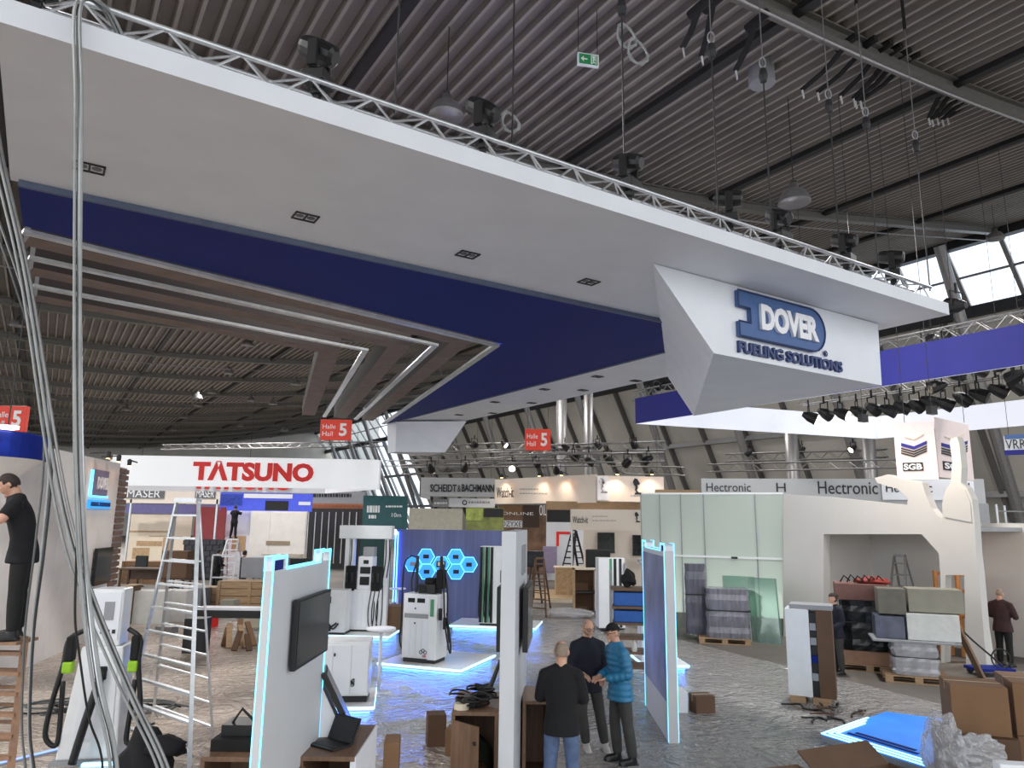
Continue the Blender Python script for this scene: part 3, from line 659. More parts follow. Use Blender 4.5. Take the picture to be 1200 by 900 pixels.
def strokes(v, x0, x1, y0, y1, m, par, off=0.0):
    x = x0; i = 0
    while x < x1 - 0.5:
        wd = min((2.2, 3.6, 1.6, 2.8)[i % 4], x1 - x); v.rect('print_line', x, x + wd, y0, y1, m, par, off + 0.012, 0.012); x += wd + 0.7; i += 1
def vp(x0, d0, x1, d1, y=600): return VPl(P(x0, y, d0), P(x1, y, d1))
def root(name, label, cat, v, x0, x1, z=0.0, group=None):
    a = v.hit(x0, 600); b = v.hit(x1, 600); c = (a + b) / 2; return thing(name, label, cat, (c.x, c.y, z), 0, group)
def hang(rt, pts):
    for p in pts:
        MB().cyl(p, (p.x, p.y, zr(Vector(p).dot(D1)) - 0.1), 0.008, n=5).build('suspension_wire', dark, rt, w=True)
# ---- long white banner with red capitals (hung ring)
v = vp(130, 30, 443, 30.6); v2 = vp(130, 37, 443, 37.6)
rt = root('hanging_banner', 'long white hanging banner with big red capital letters', 'banner', v, 130, 443, v.hit(280, 573).z)
ban_m = mat('brightened_white_banner', (240, 241, 242), 0.6, var=0.02, scale=0.6, emit=(240, 242, 245), es=0.28)  # faint emission added so the cloth reads brighter; no lamp behind it
v.rect('front_panel', 130, 443, 536, 571, ban_m, rt)
v.text('red_lettering', 'T\u039bTSUNO', 225, 367, 541, 564, red, rt, 0.04, bold=0.05)
zt, zb = v.hit(280, 536).z, v.hit(280, 571).z
def mir(u, z, off): return v2.at(u, z, off)
a0, b0 = v.at(0, 0), v.at(v.u(v.hit(443, 600)), 0)
bk = [a0 + D2 * 7, b0 + D2 * 7]
MB().prism([bk[0] + UP * zb, bk[1] + UP * zb, bk[1] + UP * zt, bk[0] + UP * zt], v.n * 0.05).build('rear_panel', white, rt, w=True)
for q, k in ((a0, bk[0]), (b0, bk[1])): MB().prism([q + UP * zb, k + UP * zb, k + UP * zt, q + UP * zt], v.x * 0.05).build('side_panel', white, rt, w=True)
L = (b0 - a0).length
text('red_lettering', 'T\u039bTSUNO', bk[0] + v.x * L * 0.40 + v.n * 0.06 + UP * (zb + 0.12), v.x, UP, L * 0.45, (zt - zb) * 0.62, red, rt, 0.04, 0.05)
hang(rt, [a0 + v.x + UP * zt, a0 + v.x * L * 0.5 + UP * zt, b0 - v.x + UP * zt])
# ---- stand behind it
v = vp(147, 38, 260, 38)
rt = root('fascia_board', 'pale fascia with two grey slanted logo plates below the white banner', 'banner', v, 147, 255, v.hit(200, 585).z)
v.rect('board', 140, 258, 567, 590, warm_banner, rt)
v.rect('logo_plate', 148, 193, 573, 584, midgrey, rt, 0.03, 0.03); v.text('lettering', 'MASER', 149, 188, 574, 583, text_white, rt, 0.02, 0.03)
v.rect('logo_plate', 229, 253, 573, 584, midgrey, rt, 0.03, 0.03); v.text('lettering', 'MASER', 230, 251, 574, 583, text_white, rt, 0.02, 0.03)
v.rect('post', 250, 252, 585, 672, alu, rt, 0, 0.1, 0.0); v.rect('post', 148, 150, 585, 672, alu, rt, 0, 0.1, 0.0)
def wall(name, label, x0, x1, y0, y1, d0, d1, m, cat='wall panel', th=0.08, z0=0.0, group=None):
    v = vp(x0, d0, x1, d1); rt = root(name, label, cat, v, x0, x1, 0.0 if z0 == 0.0 else v.hit((x0 + x1) / 2, y1).z, group)
    v.rect('panel', x0, x1, y0, y1, m, rt, 0, th, z0); return v, rt
v, rt = wall('booth_wall', 'cream booth wall with faint brown graphics behind the stepladder', 147, 222, 603, 672, 42, 42, cream)
for (a, b, c, d) in ((160, 190, 634, 640), (150, 205, 622, 624), (175, 214, 628, 629), (155, 175, 642, 655), (190, 200, 630, 660)): v.rect('graphic', a, b, c, d, osb, rt, 0.012, 0.01)
v, rt = wall('stripe_board', 'violet-blue stripe board under the pale fascia', 147, 252, 591, 602, 41, 41, mat('violet_paint', (104, 100, 150), 0.6), z0=None)
v.rect('dark_slot', 165, 218, 587, 590.5, black, rt, 0, 0.05)
v, rt = wall('red_wall', 'dark red wall panel behind the stepladder', 226, 262, 594, 672, 40, 40, mat('dark_red_paint', (128, 44, 48), 0.6))
v, rt = wall('slate_wall', 'black slate block wall below the dark red panel', 214, 262, 632, 680, 37, 37, dark)
for j in range(7):
    for i in range(6):
        x = 215 + i * 8 + (j % 2) * 3; v.rect('brick', x, min(x + 7, 262), 633 + j * 6.4, 638.4 + j * 6.4, mat('slate_block', (66, 66, 74), 0.5, var=0.3, scale=2), rt, 0.05, 0.05)
v, rt = wall('cabinet_wall', 'wide cream cabinet wall with handle slot, behind the red lettering booth', 292, 358, 599, 671, 39, 39, offwhite)
v.rect('cabinet_door', 293, 315, 601, 670, offwhite, rt, 0.03, 0.03); v.rect('cabinet_door', 316, 357, 601, 670, offwhite, rt, 0.03, 0.03); v.rect('handle_slot', 312, 340, 634, 639, mat('beige_shadow_slot', (150, 134, 112)), rt, 0.05, 0.03)
v, rt = wall('white_partition', 'white partition with an orange-tan panel beside the cream cabinets', 263, 292, 598, 673, 41, 41, white); v.rect('tan_panel', 272, 288, 628, 646, osb, rt, 0.03, 0.02)
v, rt = wall('blue_display_board', 'blue backlit display board with small screens under the white banner', 258, 366, 578, 599, 40, 40.4, mat('blue_display', (70, 84, 190), 0.4, emit=(60, 80, 220), es=0.35), z0=None)
v.rect('screen', 311, 338, 587, 598, black, rt, 0.04, 0.04); v.rect('screen', 259, 284, 579, 592, mat('blue_graphic_screen', (30, 52, 130), 0.3, var=0.6, scale=9, emit=(30, 60, 170), es=0.3), rt, 0.04, 0.04); v.rect('white_sign', 286, 343, 579, 584, white, rt, 0.04, 0.04)
v.rect('white_sign', 350, 364, 588, 592, white, rt, 0.04, 0.02)
v, rt = wall('grey_booth_front', 'grey booth fascia with dark lettering right of the white banner', 358, 428, 576, 590, 43, 43, greyp, z0=None); strokes(v, 364, 412, 578.5, 582.6, text_black, rt)
v, rt = wall('orange_shelf_board', 'orange-brown board under the grey booth fascia', 366, 425, 589, 596, 44, 44, mat('terracotta', (176, 110, 78), 0.6), z0=None)
v, rt = wall('rack_wall', 'dark booth back wall with chrome racks left of the green screens', 358, 430, 596, 668, 46, 46, dark)
for i in range(8): v.rect('rack_bar', 361 + i * 8, 362 + i * 8, 600, 660, alu, rt, 0.3, 0.05)
v, rt = wall('green_screen_wall', 'dark teal screen wall with white lettering', 425, 477, 581, 620, 36, 36, mat('teal_screen', (30, 76, 80), 0.4, var=0.2, emit=(20, 70, 74), es=0.2), z0=None, th=0.2)
strokes(v, 430, 445, 592.5, 600.6, text_white, rt); v.text('lettering', '10m', 459, 470, 601, 606, text_white, rt, 0.02); strokes(v, 452, 472, 592.5, 594.6, text_white, rt); strokes(v, 432, 441, 603.5, 607.6, text_white, rt)
v.rect('support', 428, 430, 620, 690, dark, rt, -0.05, 0.1, 0.0); v.rect('support', 472, 474, 620, 690, dark, rt, -0.05, 0.1, 0.0)
v, rt = wall('teal_wall', 'dark green wall behind the tall fuel dispenser', 421, 457, 622, 702, 26, 26, mat('deep_green_paint', (22, 66, 60), 0.5))
v, rt = wall('beige_wall', 'plain beige partition above the blue hexagon wall', 478, 541, 596, 680, 33, 33, mat('beige_paint', (196, 190, 172), 0.7))
v, rt = wall('poster_wall', 'yellow-green poster wall beside the beige partition', 546, 590, 595, 675, 38, 38, mat('green_poster', (150, 158, 90), 0.6, var=0.4, scale=2)); v.rect('poster', 546, 566, 596, 610, mat('lime_poster', (176, 190, 96), 0.5, var=0.4, scale=3), rt, 0.03, 0.02); v.rect('dark_strip', 567, 590, 596, 606, dark, rt, 0.03, 0.02)
v = vp(487, 40, 580, 40)
rt = root('name_banner', 'grey hanging banner with bold black surname lettering', 'banner', v, 487, 580, v.hit(530, 583).z)
v.rect('panel', 492, 580, 560, 582, greyb, rt, 0, 0.08); v.text('lettering', 'SCHEIDT', 504, 535, 567.5, 576.5, text_black, rt, 0.03, bold=0.02); v.text('lettering', '&', 536, 540, 568.5, 576.5, text_black, rt, 0.03); v.text('lettering', 'BACHMANN', 541, 579, 567.5, 576.5, text_black, rt, 0.03, bold=0.03)
a, b = v.hit(492, 560), v.hit(580, 560); ee = -v.n * 5
MB().prism([a, a + UP * -1.04, a + UP * -1.04 + ee, a + ee], v.x * 0.06).build('side_panel', greyb, rt, w=True); hang(rt, [a + v.x, b - v.x])
v = vp(500, 41, 580, 41)
rt = root('lower_banner', 'narrow white strip banner with small logo under the grey surname banner', 'banner', v, 500, 580, v.hit(540, 595).z)
v.rect('panel', 526, 580, 584, 594.5, white, rt, 0, 0.06); v.rect('grey_panel', 507, 526, 585, 594, greyp, rt, 0, 0.06); strokes(v, 549, 574, 587.5, 590.1, text_grey, rt); 
MB().tube([v.hit(544.5 + 2.5 * math.cos(q), 589 + 2.5 * math.sin(q), 0.02) for q in [math.pi * i / 4 for i in range(9)]], 0.03, 5).build('emblem', text_black, rt, w=True); strokes(v, 509, 524, 588.5, 590.6, text_white, rt); hang(rt, [v.hit(512, 585), v.hit(575, 584)])
# ---- cream banner ring with horse-head emblem
def emblem(v, cx, cy, h, par, m=text_black):
    pts = [(0.1, 1), (0.36, 0.95), (0.5, 0.8), (0.62, 0.66), (0.48, 0.58), (0.34, 0.62), (0.42, 0.4), (0.3, 0.25), (0.5, 0.12), (0.85, 0.1), (0.82, 0.0), (0.1, 0.0), (0.15, 0.1), (0.3, 0.14), (0.12, 0.3), (0.22, 0.46), (0.02, 0.62), (-0.06, 0.8)]
    MB().prism([v.hit(cx + (q[0] - 0.38) * h * 0.62, cy + h / 2 - q[1] * h, 0.03) for q in pts], -v.n * 0.03).build('emblem', m, par, w=True)
vA = vp(580, 42, 699, 36); vB = vp(699, 36, 778, 36.5)
rt = root('cream_banner', 'cream hanging banner ring with dark seahorse-like emblems, right of the grey banner', 'banner', vA, 640, 740, 5.0)
vA.rect('panel', 580, 698, 559, 590, warm_banner, rt, 0, 0.08); vB.rect('panel', 699, 778, 558, 588, warm_banner, rt, 0, 0.08)
vA.text('lettering', 'Watch-it', 582, 602, 571, 583, text_black, rt, 0.02); strokes(vA, 609, 631, 572.5, 574.1, text_grey, rt); strokes(vA, 609, 642, 577.5, 579.1, text_grey, rt)
vB.rect('emblem_card', 700, 713, 558.5, 586, white, rt, 0.03, 0.02); emblem(vB, 706.5, 569, 18, rt); emblem(vB, 747, 570, 19, rt); strokes(vB, 701, 712, 580.5, 581.6, text_grey, rt); strokes(vB, 739, 756, 580.5, 581.6, text_grey, rt)
hang(rt, [vA.hit(590, 560), vA.hit(690, 558), vB.hit(770, 558)])
for (x, y) in ((596, 558), (640, 556), (666, 555), (720, 554), (760, 554)):
    sp = thing('spot_lamp', 'small arm spotlight above the cream banner, at %s' % {596: 'its left end', 640: 'its left half', 666: 'left of its corner', 720: 'right of its corner', 760: 'its right end'}[x], 'lamp', (vA if x < 699 else vB).hit(x, y, 0.5), 0, 'arm spots over the cream banner')
    MB().lathe([(0.09, -0.12), (0.1, 0.0), (0.05, 0.12), (0, 0.13)], n=10).build('housing', black, sp); MB().lathe([(0.08, -0.121), (0, -0.121)], n=10).build('bulb', warm_glow, sp)
    MB().bar((0, 0, 0.1), (-vA.n.x * 0.5, -vA.n.y * 0.5, -0.05), 0.03).build('arm', dark, sp)
    l = bpy.data.lights.new('spot', 'SPOT'); l.energy = 60; l.spot_size = R(110); l.spot_blend = 0.8; l.color = (1, 0.84, 0.66); l.shadow_soft_size = 0.1
    lo = bpy.data.objects.new('spot', l); COL.objects.link(lo); lo.parent = sp; lo.location = (0, 0, -0.15); lo.rotation_euler = (R(20), 0, 0)
v = vp(668, 33, 752, 32.5)
rt = root('lower_cream_banner', 'lower cream fascia board with small emblem, under the cream ring', 'banner', v, 668, 752, v.hit(710, 622).z)
v.rect('panel', 669, 752, 597, 621.5, warm_banner, rt, 0, 0.1); v.text('lettering', 'Watch-it', 671, 689, 605, 613, text_black, rt, 0.02); strokes(v, 694, 712, 604.5, 605.6, text_grey, rt); strokes(v, 694, 722, 609.5, 610.6, text_grey, rt); emblem(v, 747, 606, 12, rt)
v.rect('post', 669, 671, 621, 690, white, rt, 0, 0.1, 0.0)
v, rt = wall('timber_strip', 'raw timber header board between the two cream banners', 640, 752, 588, 598, 37, 37, wood, z0=None); v.text('lettering', 'OIL', 632, 640, 592, 604, text_white, rt, 0.02)
v, rt = wall('pink_booth_wall', 'pale rose booth wall carrying two dark televisions', 684, 756, 621, 692, 34.5, 34.5, warm_banner)
for (x0, x1, y0, y1, w) in ((700, 720, 624, 647, 'left'), (741, 754, 627, 650, 'right')):
    tvr = root('television', 'dark wall television under the cream board, %s of two' % w, 'television', v, x0, x1, v.hit(x0, y1).z); v.rect('screen', x0, x1, y0, y1, screen, tvr, 0.1, 0.08); v.rect('bezel', x0 - 0.4, x1 + 0.4, y1, y1 + 1, black, tvr, 0.11, 0.09)
v, rt = wall('graphic_wall', 'dark colourful product wall left of the lower cream banner', 584, 640, 592, 690, 44, 44, mat('product_wall', (120, 90, 70), 0.5, var=0.5, scale=1.5))
for (x0, x1, y0, y1, m) in ((585, 612, 592, 604, carton), (586, 612, 610, 618, white), (613, 632, 592, 618, mat('dark_brown_panel', (64, 48, 40))), (641, 668, 597, 612, dark)): v.rect('panel', x0, x1, y0, y1, m, rt, 0.05, 0.04)
v.text('lettering', 'OZYXE', 587, 611, 611, 617, dark, rt, 0.02, 0.05)
v.text('lettering', 'ONLINE', 588, 625, 600, 603.5, text_white, rt, 0.02, 0.05)
v, rt = wall('red_frame_display', 'white display wall with red frame behind the black stepladder', 640, 684, 612, 690, 40, 40, white); v.rect('red_frame', 652, 668, 623, 626, red, rt, 0.03, 0.03); v.rect('red_frame', 652, 655, 626, 640, red, rt, 0.03, 0.03); v.rect('violet_panel', 636, 652, 640, 668, mat('lilac_panel', (150, 140, 170)), rt, 0.5, 0.3, 0.4)
# ---- trusses over the far booths
tr = [((470, 548, 40), (700, 546, 44), 'over the grey surname banner'), ((585, 543, 34), (778, 541, 33), 'over the cream banner ring'), ((480, 541, 48), (690, 532, 52), 'farthest, deep behind the grey surname banner'), ((830, 553, 40), (1055, 548, 36), 'above the grey lettered wall on the right'), ((720, 555, 40), (800, 557, 36), 'short one right of the cream banner'), ((450, 546, 55), (640, 548, 60), 'low behind the white canopy end block'), ((190, 527, 60), (450, 523, 62), 'far behind the white red-lettered banner')]
for (a, b, nm) in tr:
    truss('lighting_truss', 'grey aluminium truss ' + nm, P(*a), P(*b), 0.4, 0.03, alu_dull, 0.9)
def par_can(c, rz, tilt, label, glow=False, s=1.0, group='lamps on the far trusses'):
    rt = thing('par_lamp', label, 'stage light', c, rz, group)
    ax = Vector((0, -math.cos(tilt), math.sin(tilt)))
    MB().tube([-ax * 0.14 * s, Vector((0, 0, 0)), ax * 0.16 * s], [0.05 * s, 0.11 * s, 0.13 * s], 10).build('housing', black, rt)
    MB().cyl(ax * 0.16 * s, ax * 0.165 * s, 0.11 * s, n=10).build('lens', lamp_glow if glow else screen, rt)
    MB().bar((-0.14 * s, 0, 0), (-0.14 * s, 0, 0.22 * s), 0.03).bar((0.14 * s, 0, 0), (0.14 * s, 0, 0.22 * s), 0.03).bar((-0.15 * s, 0, 0.22 * s), (0.15 * s, 0, 0.22 * s), 0.03).bar((0, 0, 0.2 * s), (0, 0, 0.36 * s), 0.05).build('yoke', matte_black, rt)
for i, (x, y, d) in enumerate([(600, 547, 40), (628, 543, 42), (672, 535, 34), (690, 540, 34), (712, 537, 34), (652, 550, 40), (736, 541, 33), (760, 538, 33)]):
    par_can(P(x, y, d), 0.6 * i, -0.5, 'black lamp on the truss above the cream banner, number %s from the left' % ['one', 'two', 'four', 'five', 'six', 'three', 'seven', 'eight'][i], i % 3 == 0, 1.6)
# ---- navy wall with hexagons
A = P(463, 650, 23.3); B = P(593, 650, 23.6); A.z = B.z = 0; v = VPl(A, B)
rt = thing('hexagon_wall', 'navy display wall with glowing blue hexagon tiles behind the fuel dispensers', 'wall panel', ((A + B) / 2))
hexm = mat('navy_streaked_board', (92, 100, 144), 0.5, var=0.22, scale=3, stretch=(3, 3, 0.06))
v.rect('panel', 463, 593, 621, 744, hexm, rt, 0, 0.12, 0.0)
for i, (x, y) in enumerate(((484, 660.6), (499.4, 652), (500, 669.8), (516.8, 661), (534, 652.4), (534.4, 669.8), (549.5, 661.5))):
    r_ = 0.265
    c = v.hit(x, y, 0.0); hx = [c + v.x * r_ * math.cos(a) + UP * r_ * 0.98 * math.sin(a) for a in [math.pi / 3 * k for k in range(6)]]
    h = MB().prism(hx, v.n * 0.06).build('hexagon_tile', hex_glow, rt, w=True)
    MB().tube([q + v.n * 0.065 for q in hx] + [hx[0] + v.n * 0.065], 0.012, 5).build('hexagon_rim', led_cyan, rt, w=True)
    k = 0.5 if i != 3 else 0.8
    MB().obox(c + v.n * 0.07, v.x * 0.18 * k, v.n * 0.012, UP * 0.12 * k).build('device_picture', dark if i != 0 else text_grey, rt, w=True)
    if i == 3: MB().obox(c + v.n * 0.085 + UP * 0.01, v.x * 0.10, v.n * 0.006, UP * 0.06).build('device_screen', cream, rt, w=True); MB().obox(c + v.n * 0.085 - UP * 0.15, v.x * 0.06, v.n * 0.006, UP * 0.03).build('device_base', dark, rt, w=True)
for x in (462.2, 465.2): v.rect('led_strip', x - 0.5, x + 0.5, 623, 705, led_blue, rt, 0.06, 0.04)
# ================================================================== right side booths
# ---- frosted sheet wall on a frame
A = P(752, 600, 23.2); B = G(925, 745); v = VPl(A, B)
rt = thing('frosted_wall', 'long frosted translucent sheet wall with vertical seams', 'wall', ((A.x + B.x) / 2, (A.y + B.y) / 2, 0))
zt = 3.97
ed = [752, 774, 799, 826, 887, 921]
for i in range(5):
    a, b = v.u(v.hit(ed[i], 640)), v.u(v.hit(ed[i + 1], 640))
    MB().prism([v.at(a + 0.012, 0.45), v.at(b - 0.012, 0.45), v.at(b - 0.012, zt), v.at(a + 0.012, zt)], -v.n * 0.03).build('sheet', frost, rt, w=True)
    MB().prism([v.at(a - 0.02, 0), v.at(a + 0.02, 0), v.at(a + 0.02, zt), v.at(a - 0.02, zt)], v.n * -0.06).build('seam_post', greyp, rt, w=True)
LU = v.u(v.hit(921, 640))
zl = v.hit(850, 654).z
MB().prism([v.at(0.4, zl), v.at(LU, zl), v.at(LU, zl + 0.05), v.at(0.4, zl + 0.05)], v.n * 0.03).build('rail', white_gloss, rt, w=True)
MB().prism([v.at(0, zt), v.at(LU, zt), v.at(LU, zt + 0.05), v.at(0, zt + 0.05)], -v.n * 0.08).build('top_rail', white_gloss, rt, w=True)
MB().prism([v.at(0, 0), v.at(LU, 0), v.at(LU, 0.45), v.at(0, 0.45)], -v.n * 0.05).build('plinth', mat('grey_green_plinth', (122, 128, 120), 0.6), rt, w=True)
MB().obox(v.at(v.u(v.hit(861, 655)), zl + 0.02, 0.05), v.x * 0.09, v.n * 0.03, UP * 0.03).build('door_handle', black, rt, w=True)
# light fittings behind the sheet wall that make it shine
for k, fr in enumerate((0.25, 0.6, 0.9)):
    q = v.at(LU * fr, 0.9, -0.7)
    lt = thing('floor_uplight', 'slim work lamp standing behind the frosted wall, %s of three' % ('left', 'middle', 'right')[k], 'lamp', (q.x, q.y, 0), 0, 'lamps behind the frosted wall')
    MB().bx(-0.15, 0.15, -0.05, 0.05, 0.0, 0.12).build('body', black, lt); MB().bx(-0.13, 0.13, -0.04, 0.04, 0.12, 0.13).build('lens', lamp_glow, lt)
    l = bpy.data.lights.new('uplight', 'AREA'); l.size = 0.3; l.energy = 30; l.color = (0.98, 1.0, 0.95); lo = bpy.data.objects.new('uplight', l); COL.objects.link(lo); lo.parent = lt; lo.location = (0, 0, 0.2); lo.rotation_euler = (v.n * 0.55 + UP).to_track_quat('-Z', 'Y').to_euler()
# ---- big white cut-out wall shaped like a fuel nozzle
v = VPl(ST(18, 14.2), ST(18, 7.5))
rt = thing('nozzle_shaped_wall', 'tall white booth wall cut like a giant fuel nozzle with wide opening', 'wall', ST(18, 11, 0))
sgb = mat('booth_wall_paint', (202, 200, 197), 0.6, var=0.03, scale=1)
th = -v.n * 0.28
def H_(x, y): return v.hit(x, y)
zf = lambda p: Vector((p.x, p.y, 0.0))
def pan(name, px, ground=()):
    pts = [zf(H_(x, y)) if i in ground else H_(x, y) for i, (x, y) in enumerate(px)]
    return MB().prism(pts, th).build(name, sgb, rt, w=True)
pan('wall_panel', [(918, 579), (965, 582), (965, 745), (918, 745)], (2, 3))
pan('wall_panel', [(965, 582), (1063, 592), (1063, 626), (965, 626)])
pan('nozzle_body', [(1063, 626), (1063, 592), (1064, 584), (1052, 573), (1028, 566), (1025, 560), (1040, 556), (1060, 562), (1080, 565), (1085, 580), (1092, 596), (1107, 614), (1142, 614), (1144, 648), (1100, 648), (1080, 626)])
pan('wall_panel', [(1100, 648), (1144, 648), (1147, 674), (1102, 674)])
pan('door_jamb', [(1102, 674), (1108, 674), (1108, 790), (1104, 790)], (2, 3))
pan('door_jamb', [(1130, 674), (1147, 674), (1157, 790), (1133, 790)], (2, 3))
pan('nozzle_grip', [(1105, 614), (1104, 590), (1108, 574), (1114, 566), (1116, 540), (1113, 520), (1114, 514), (1121, 512), (1124, 520), (1127, 548), (1126, 566), (1133, 572), (1139, 585), (1142, 614)])
MB().prism([H_(1107, 606) + v.n * 0.02, H_(1106, 590) + v.n * 0.02, H_(1110, 575) + v.n * 0.02, H_(1122, 569) + v.n * 0.02, H_(1131, 574) + v.n * 0.02, H_(1137, 588) + v.n * 0.02, H_(1139, 612) + v.n * 0.02], -v.n * 0.02).build('grip_face', sgb, rt, w=True)
# inner room of the booth
MB().prism([ST(20.5, 14.0), ST(20.5, 7.8), ST(20.5, 7.8, 3.2), ST(20.5, 14.0, 3.2)], D1 * 0.1).build('rear_wall', sgb, rt, w=True)
MB().prism([ST(18.3, 13.6, 3.0), ST(20.5, 13.6, 3.0), ST(20.5, 8.6, 3.0), ST(18.3, 8.6, 3.0)], UP * 0.1).build('inner_ceiling', greyp, rt, w=True)
MB().prism([ST(18.28, 12.6), ST(20.5, 12.6), ST(20.5, 12.6, 3.0), ST(18.28, 12.6, 3.0)], D2 * 0.1).build('inner_side_wall', sgb, rt, w=True)
# doorway with timber shelving seen inside
shelf = thing('timber_shelf', 'orange-lit raw timber shelving inside the nozzle wall doorway', 'shelf', ST(19.5, 9.8, 0))
for z in (0.3, 0.9, 1.5, 1.9): MB().prism([ST(19.3, 9.35, z), ST(19.3, 10.2, z), ST(19.7, 10.2, z), ST(19.7, 9.35, z)], UP * 0.06).build('shelf_board', mat('orange_pine', (214, 146, 84), 0.6, var=0.2, scale=3), shelf, w=True)
for t in (9.37, 9.65, 9.93, 10.18): MB().bar(ST(19.28, t, 0), ST(19.28, t, 2.0), 0.08, 0.08).build('upright', MATS['orange_pine'], shelf, w=True)
wl = thing('site_lamp', 'warm bare site lamp glowing inside the nozzle wall doorway', 'lamp', ST(18.9, 9.0, 2.55)); MB().lathe([(0, -0.06), (0.05, -0.03), (0.06, 0.02), (0.03, 0.08), (0, 0.1)], n=12).build('bulb', warm_glow, wl); MB().cyl((0, 0, 0.09), (0, 0, 0.45), 0.02, n=6).build('cord', black, wl)
l = bpy.data.lights.new('bulb', 'POINT'); l.energy = 60; l.color = (1, 0.66, 0.36); l.shadow_soft_size = 0.06; lo = bpy.data.objects.new('bulb', l); COL.objects.link(lo); lo.parent = wl
for i, (t, lb_) in enumerate(((9.9, 'left'), (8.3, 'right'))):
    sp = thing('spot_lamp', 'warm flood lamp on a pole arm before the nozzle wall, %s one' % lb_, 'lamp', ST(16.2, t, 5.6), 0, 'flood lamps at the nozzle wall'); MB().box((0, 0, 0), (0.25, 0.12, 0.18), RZ2).build('housing', black, sp)
    MB().cyl((0, 0, 0.09), (0, 0, zr(16.2) - 5.6), 0.008, n=5).build('suspension_wire', dark, sp)
    l = bpy.data.lights.new('flood', 'SPOT'); l.energy = 120; l.spot_size = R(100); l.spot_blend = 0.9; l.color = (1, 0.8, 0.58); l.shadow_soft_size = 0.15; lo = bpy.data.objects.new('flood', l); COL.objects.link(lo); lo.parent = sp
    lo.rotation_euler = (D1 * 1.0 + UP * -1.1).to_track_quat('-Z', 'Y').to_euler(); lo.location = (D1 * 0.15)
# ---- cube sign
vc = P(1096, 562, 18.8); 
cu = thing('cube_sign', 'white cube sign with chevron stripes and three-letter black plates', 'sign', (vc.x, vc.y, vc.z))
vL = VPl(P(1049, 560, 18.6), P(1098, 560, 18.1)); vR = VPl(P(1098, 560, 18.1), P(1138, 560, 19.4))
pinkw = mat('rosy_white_board', (232, 216, 214), 0.5, var=0.03)
for (vv, x0, x1, y0, y1, xa, xb) in ((vL, 1049, 1097, 494, 562, 1056, 1086), (vR, 1098, 1138, 494, 561, 1103, 1133)):
    vv.rect('face', x0, x1, y0, y1, pinkw, cu, 0, 0.06)
    xm = (xa + xb) / 2
    for k, (yy, m) in enumerate(((519, royal), (524.5, text_black), (527.3, text_black), (530, text_black))):
        hgt = 4.0 if k == 0 else 1.8
        vv.quad('chevron_stripe', [(xa, yy), (xm, yy + 4), (xb, yy - 2.5), (xb, yy - 2.5 + hgt), (xm, yy + 4 + hgt), (xa, yy + hgt)], m, cu, 0.02, 0.015)
    vv.quad('gold_arc', [(xa + 4, 511), (xm, 514), (xb - 4, 508), (xb - 4, 509.5), (xm, 515.5), (xa + 4, 512.5)], cream, cu, 0.02, 0.015)
    vv.rect('name_plate', xa + 2, xb - 4, 542, 552, text_black, cu, 0.02, 0.015); vv.text('lettering', 'SGB', xa + 3.5, xb - 5, 543.5, 550.5, text_white, cu, 0.01, 0.02, bold=0.03)
hang(cu, [vL.hit(1060, 495), vR.hit(1130, 495)])
# ---- grey lettered wall far right
v = vp(815, 27, 1160, 25)
rt = root('grey_lettered_wall', 'long grey wall with repeated dark lettering behind the white nozzle wall', 'wall', v, 815, 1160)
v.rect('panel', 824, 1160, 561, 700, greyb, rt, 0, 0.1, 0.0)
for st_, x0, x1, y0, y1 in (('Hectronic', 828, 880, 566, 576), ('H', 910, 921, 566, 576.5), ('Hectronic', 959, 1029, 564, 579), ):
    v.text('lettering', st_, x0, x1, y0, y1, text_black, rt, 0.02)
v.rect('light_panel', 1033, 1141, 562, 586, white, rt, 0.06, 0.05); v.text('lettering', 'Hectronic', 1038, 1092, 566, 577, text_black, rt, 0.02, 0.06); v.text('lettering', 'H', 1128, 1136, 566, 577, text_black, rt, 0.02, 0.06)
v.rect('lower_band', 1140, 1160, 590, 640, greyp, rt, 0.05, 0.05)
v, rt2 = wall('timber_header', 'raw timber header behind the frosted wall top', 768, 820, 574, 582, 29, 29, wood, z0=None)
# ---- hanging rectangular ring banner, blue outside, white inside
rt = thing('ring_banner', 'rectangular hanging banner, royal blue outside and white inside', 'banner', ST(26, 14, 7.05))
RA, RB, RC, RD = (20, 22.0), (33, 19.6), (33, 2.0), (20, 2.0)
MB().prism([ST(*RA, 7.05), ST(*RD, 7.05), ST(*RD, 8.08), ST(*RA, 8.08)], D1 * 0.03).build('blue_panel', royal, rt, w=True)
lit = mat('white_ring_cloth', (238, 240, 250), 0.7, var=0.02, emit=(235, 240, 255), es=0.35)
MB().prism([ST(20.1, 22, 7.05), ST(*RB, 7.15), ST(*RB, 8.2), ST(20.1, 22, 8.08)], D2 * 0.05).build('white_panel', lit, rt, w=True)
MB().prism([ST(*RB, 7.15), ST(*RC, 7.15), ST(*RC, 8.2), ST(*RB, 8.2)], D1 * 0.05).build('white_panel', lit, rt, w=True)
MB().prism([ST(20.06, 21.9, 7.05), ST(20.06, 2.0, 7.05), ST(20.06, 2.0, 8.08), ST(20.06, 21.9, 8.08)], D1 * 0.04).build('white_lining', lit, rt, w=True)
hang(rt, [ST(20.1, t, 8.08) for t in (6, 14, 21)])
for (a, b, nm) in ((ST(20.6, 3, 8.1), ST(20.6, 22.6, 8.1), 'carrying the blue banner'), (ST(23.5, 3, 7.9), ST(23.5, 21, 7.9), 'inside the blue ring, holding the spotlights'), (ST(28, 3, 8.3), ST(28, 20, 8.3), 'inside the blue ring, farther one')):
    truss('lighting_truss', 'aluminium truss ' + nm, a, b, 0.4, 0.03, alu_dull, 0.8)
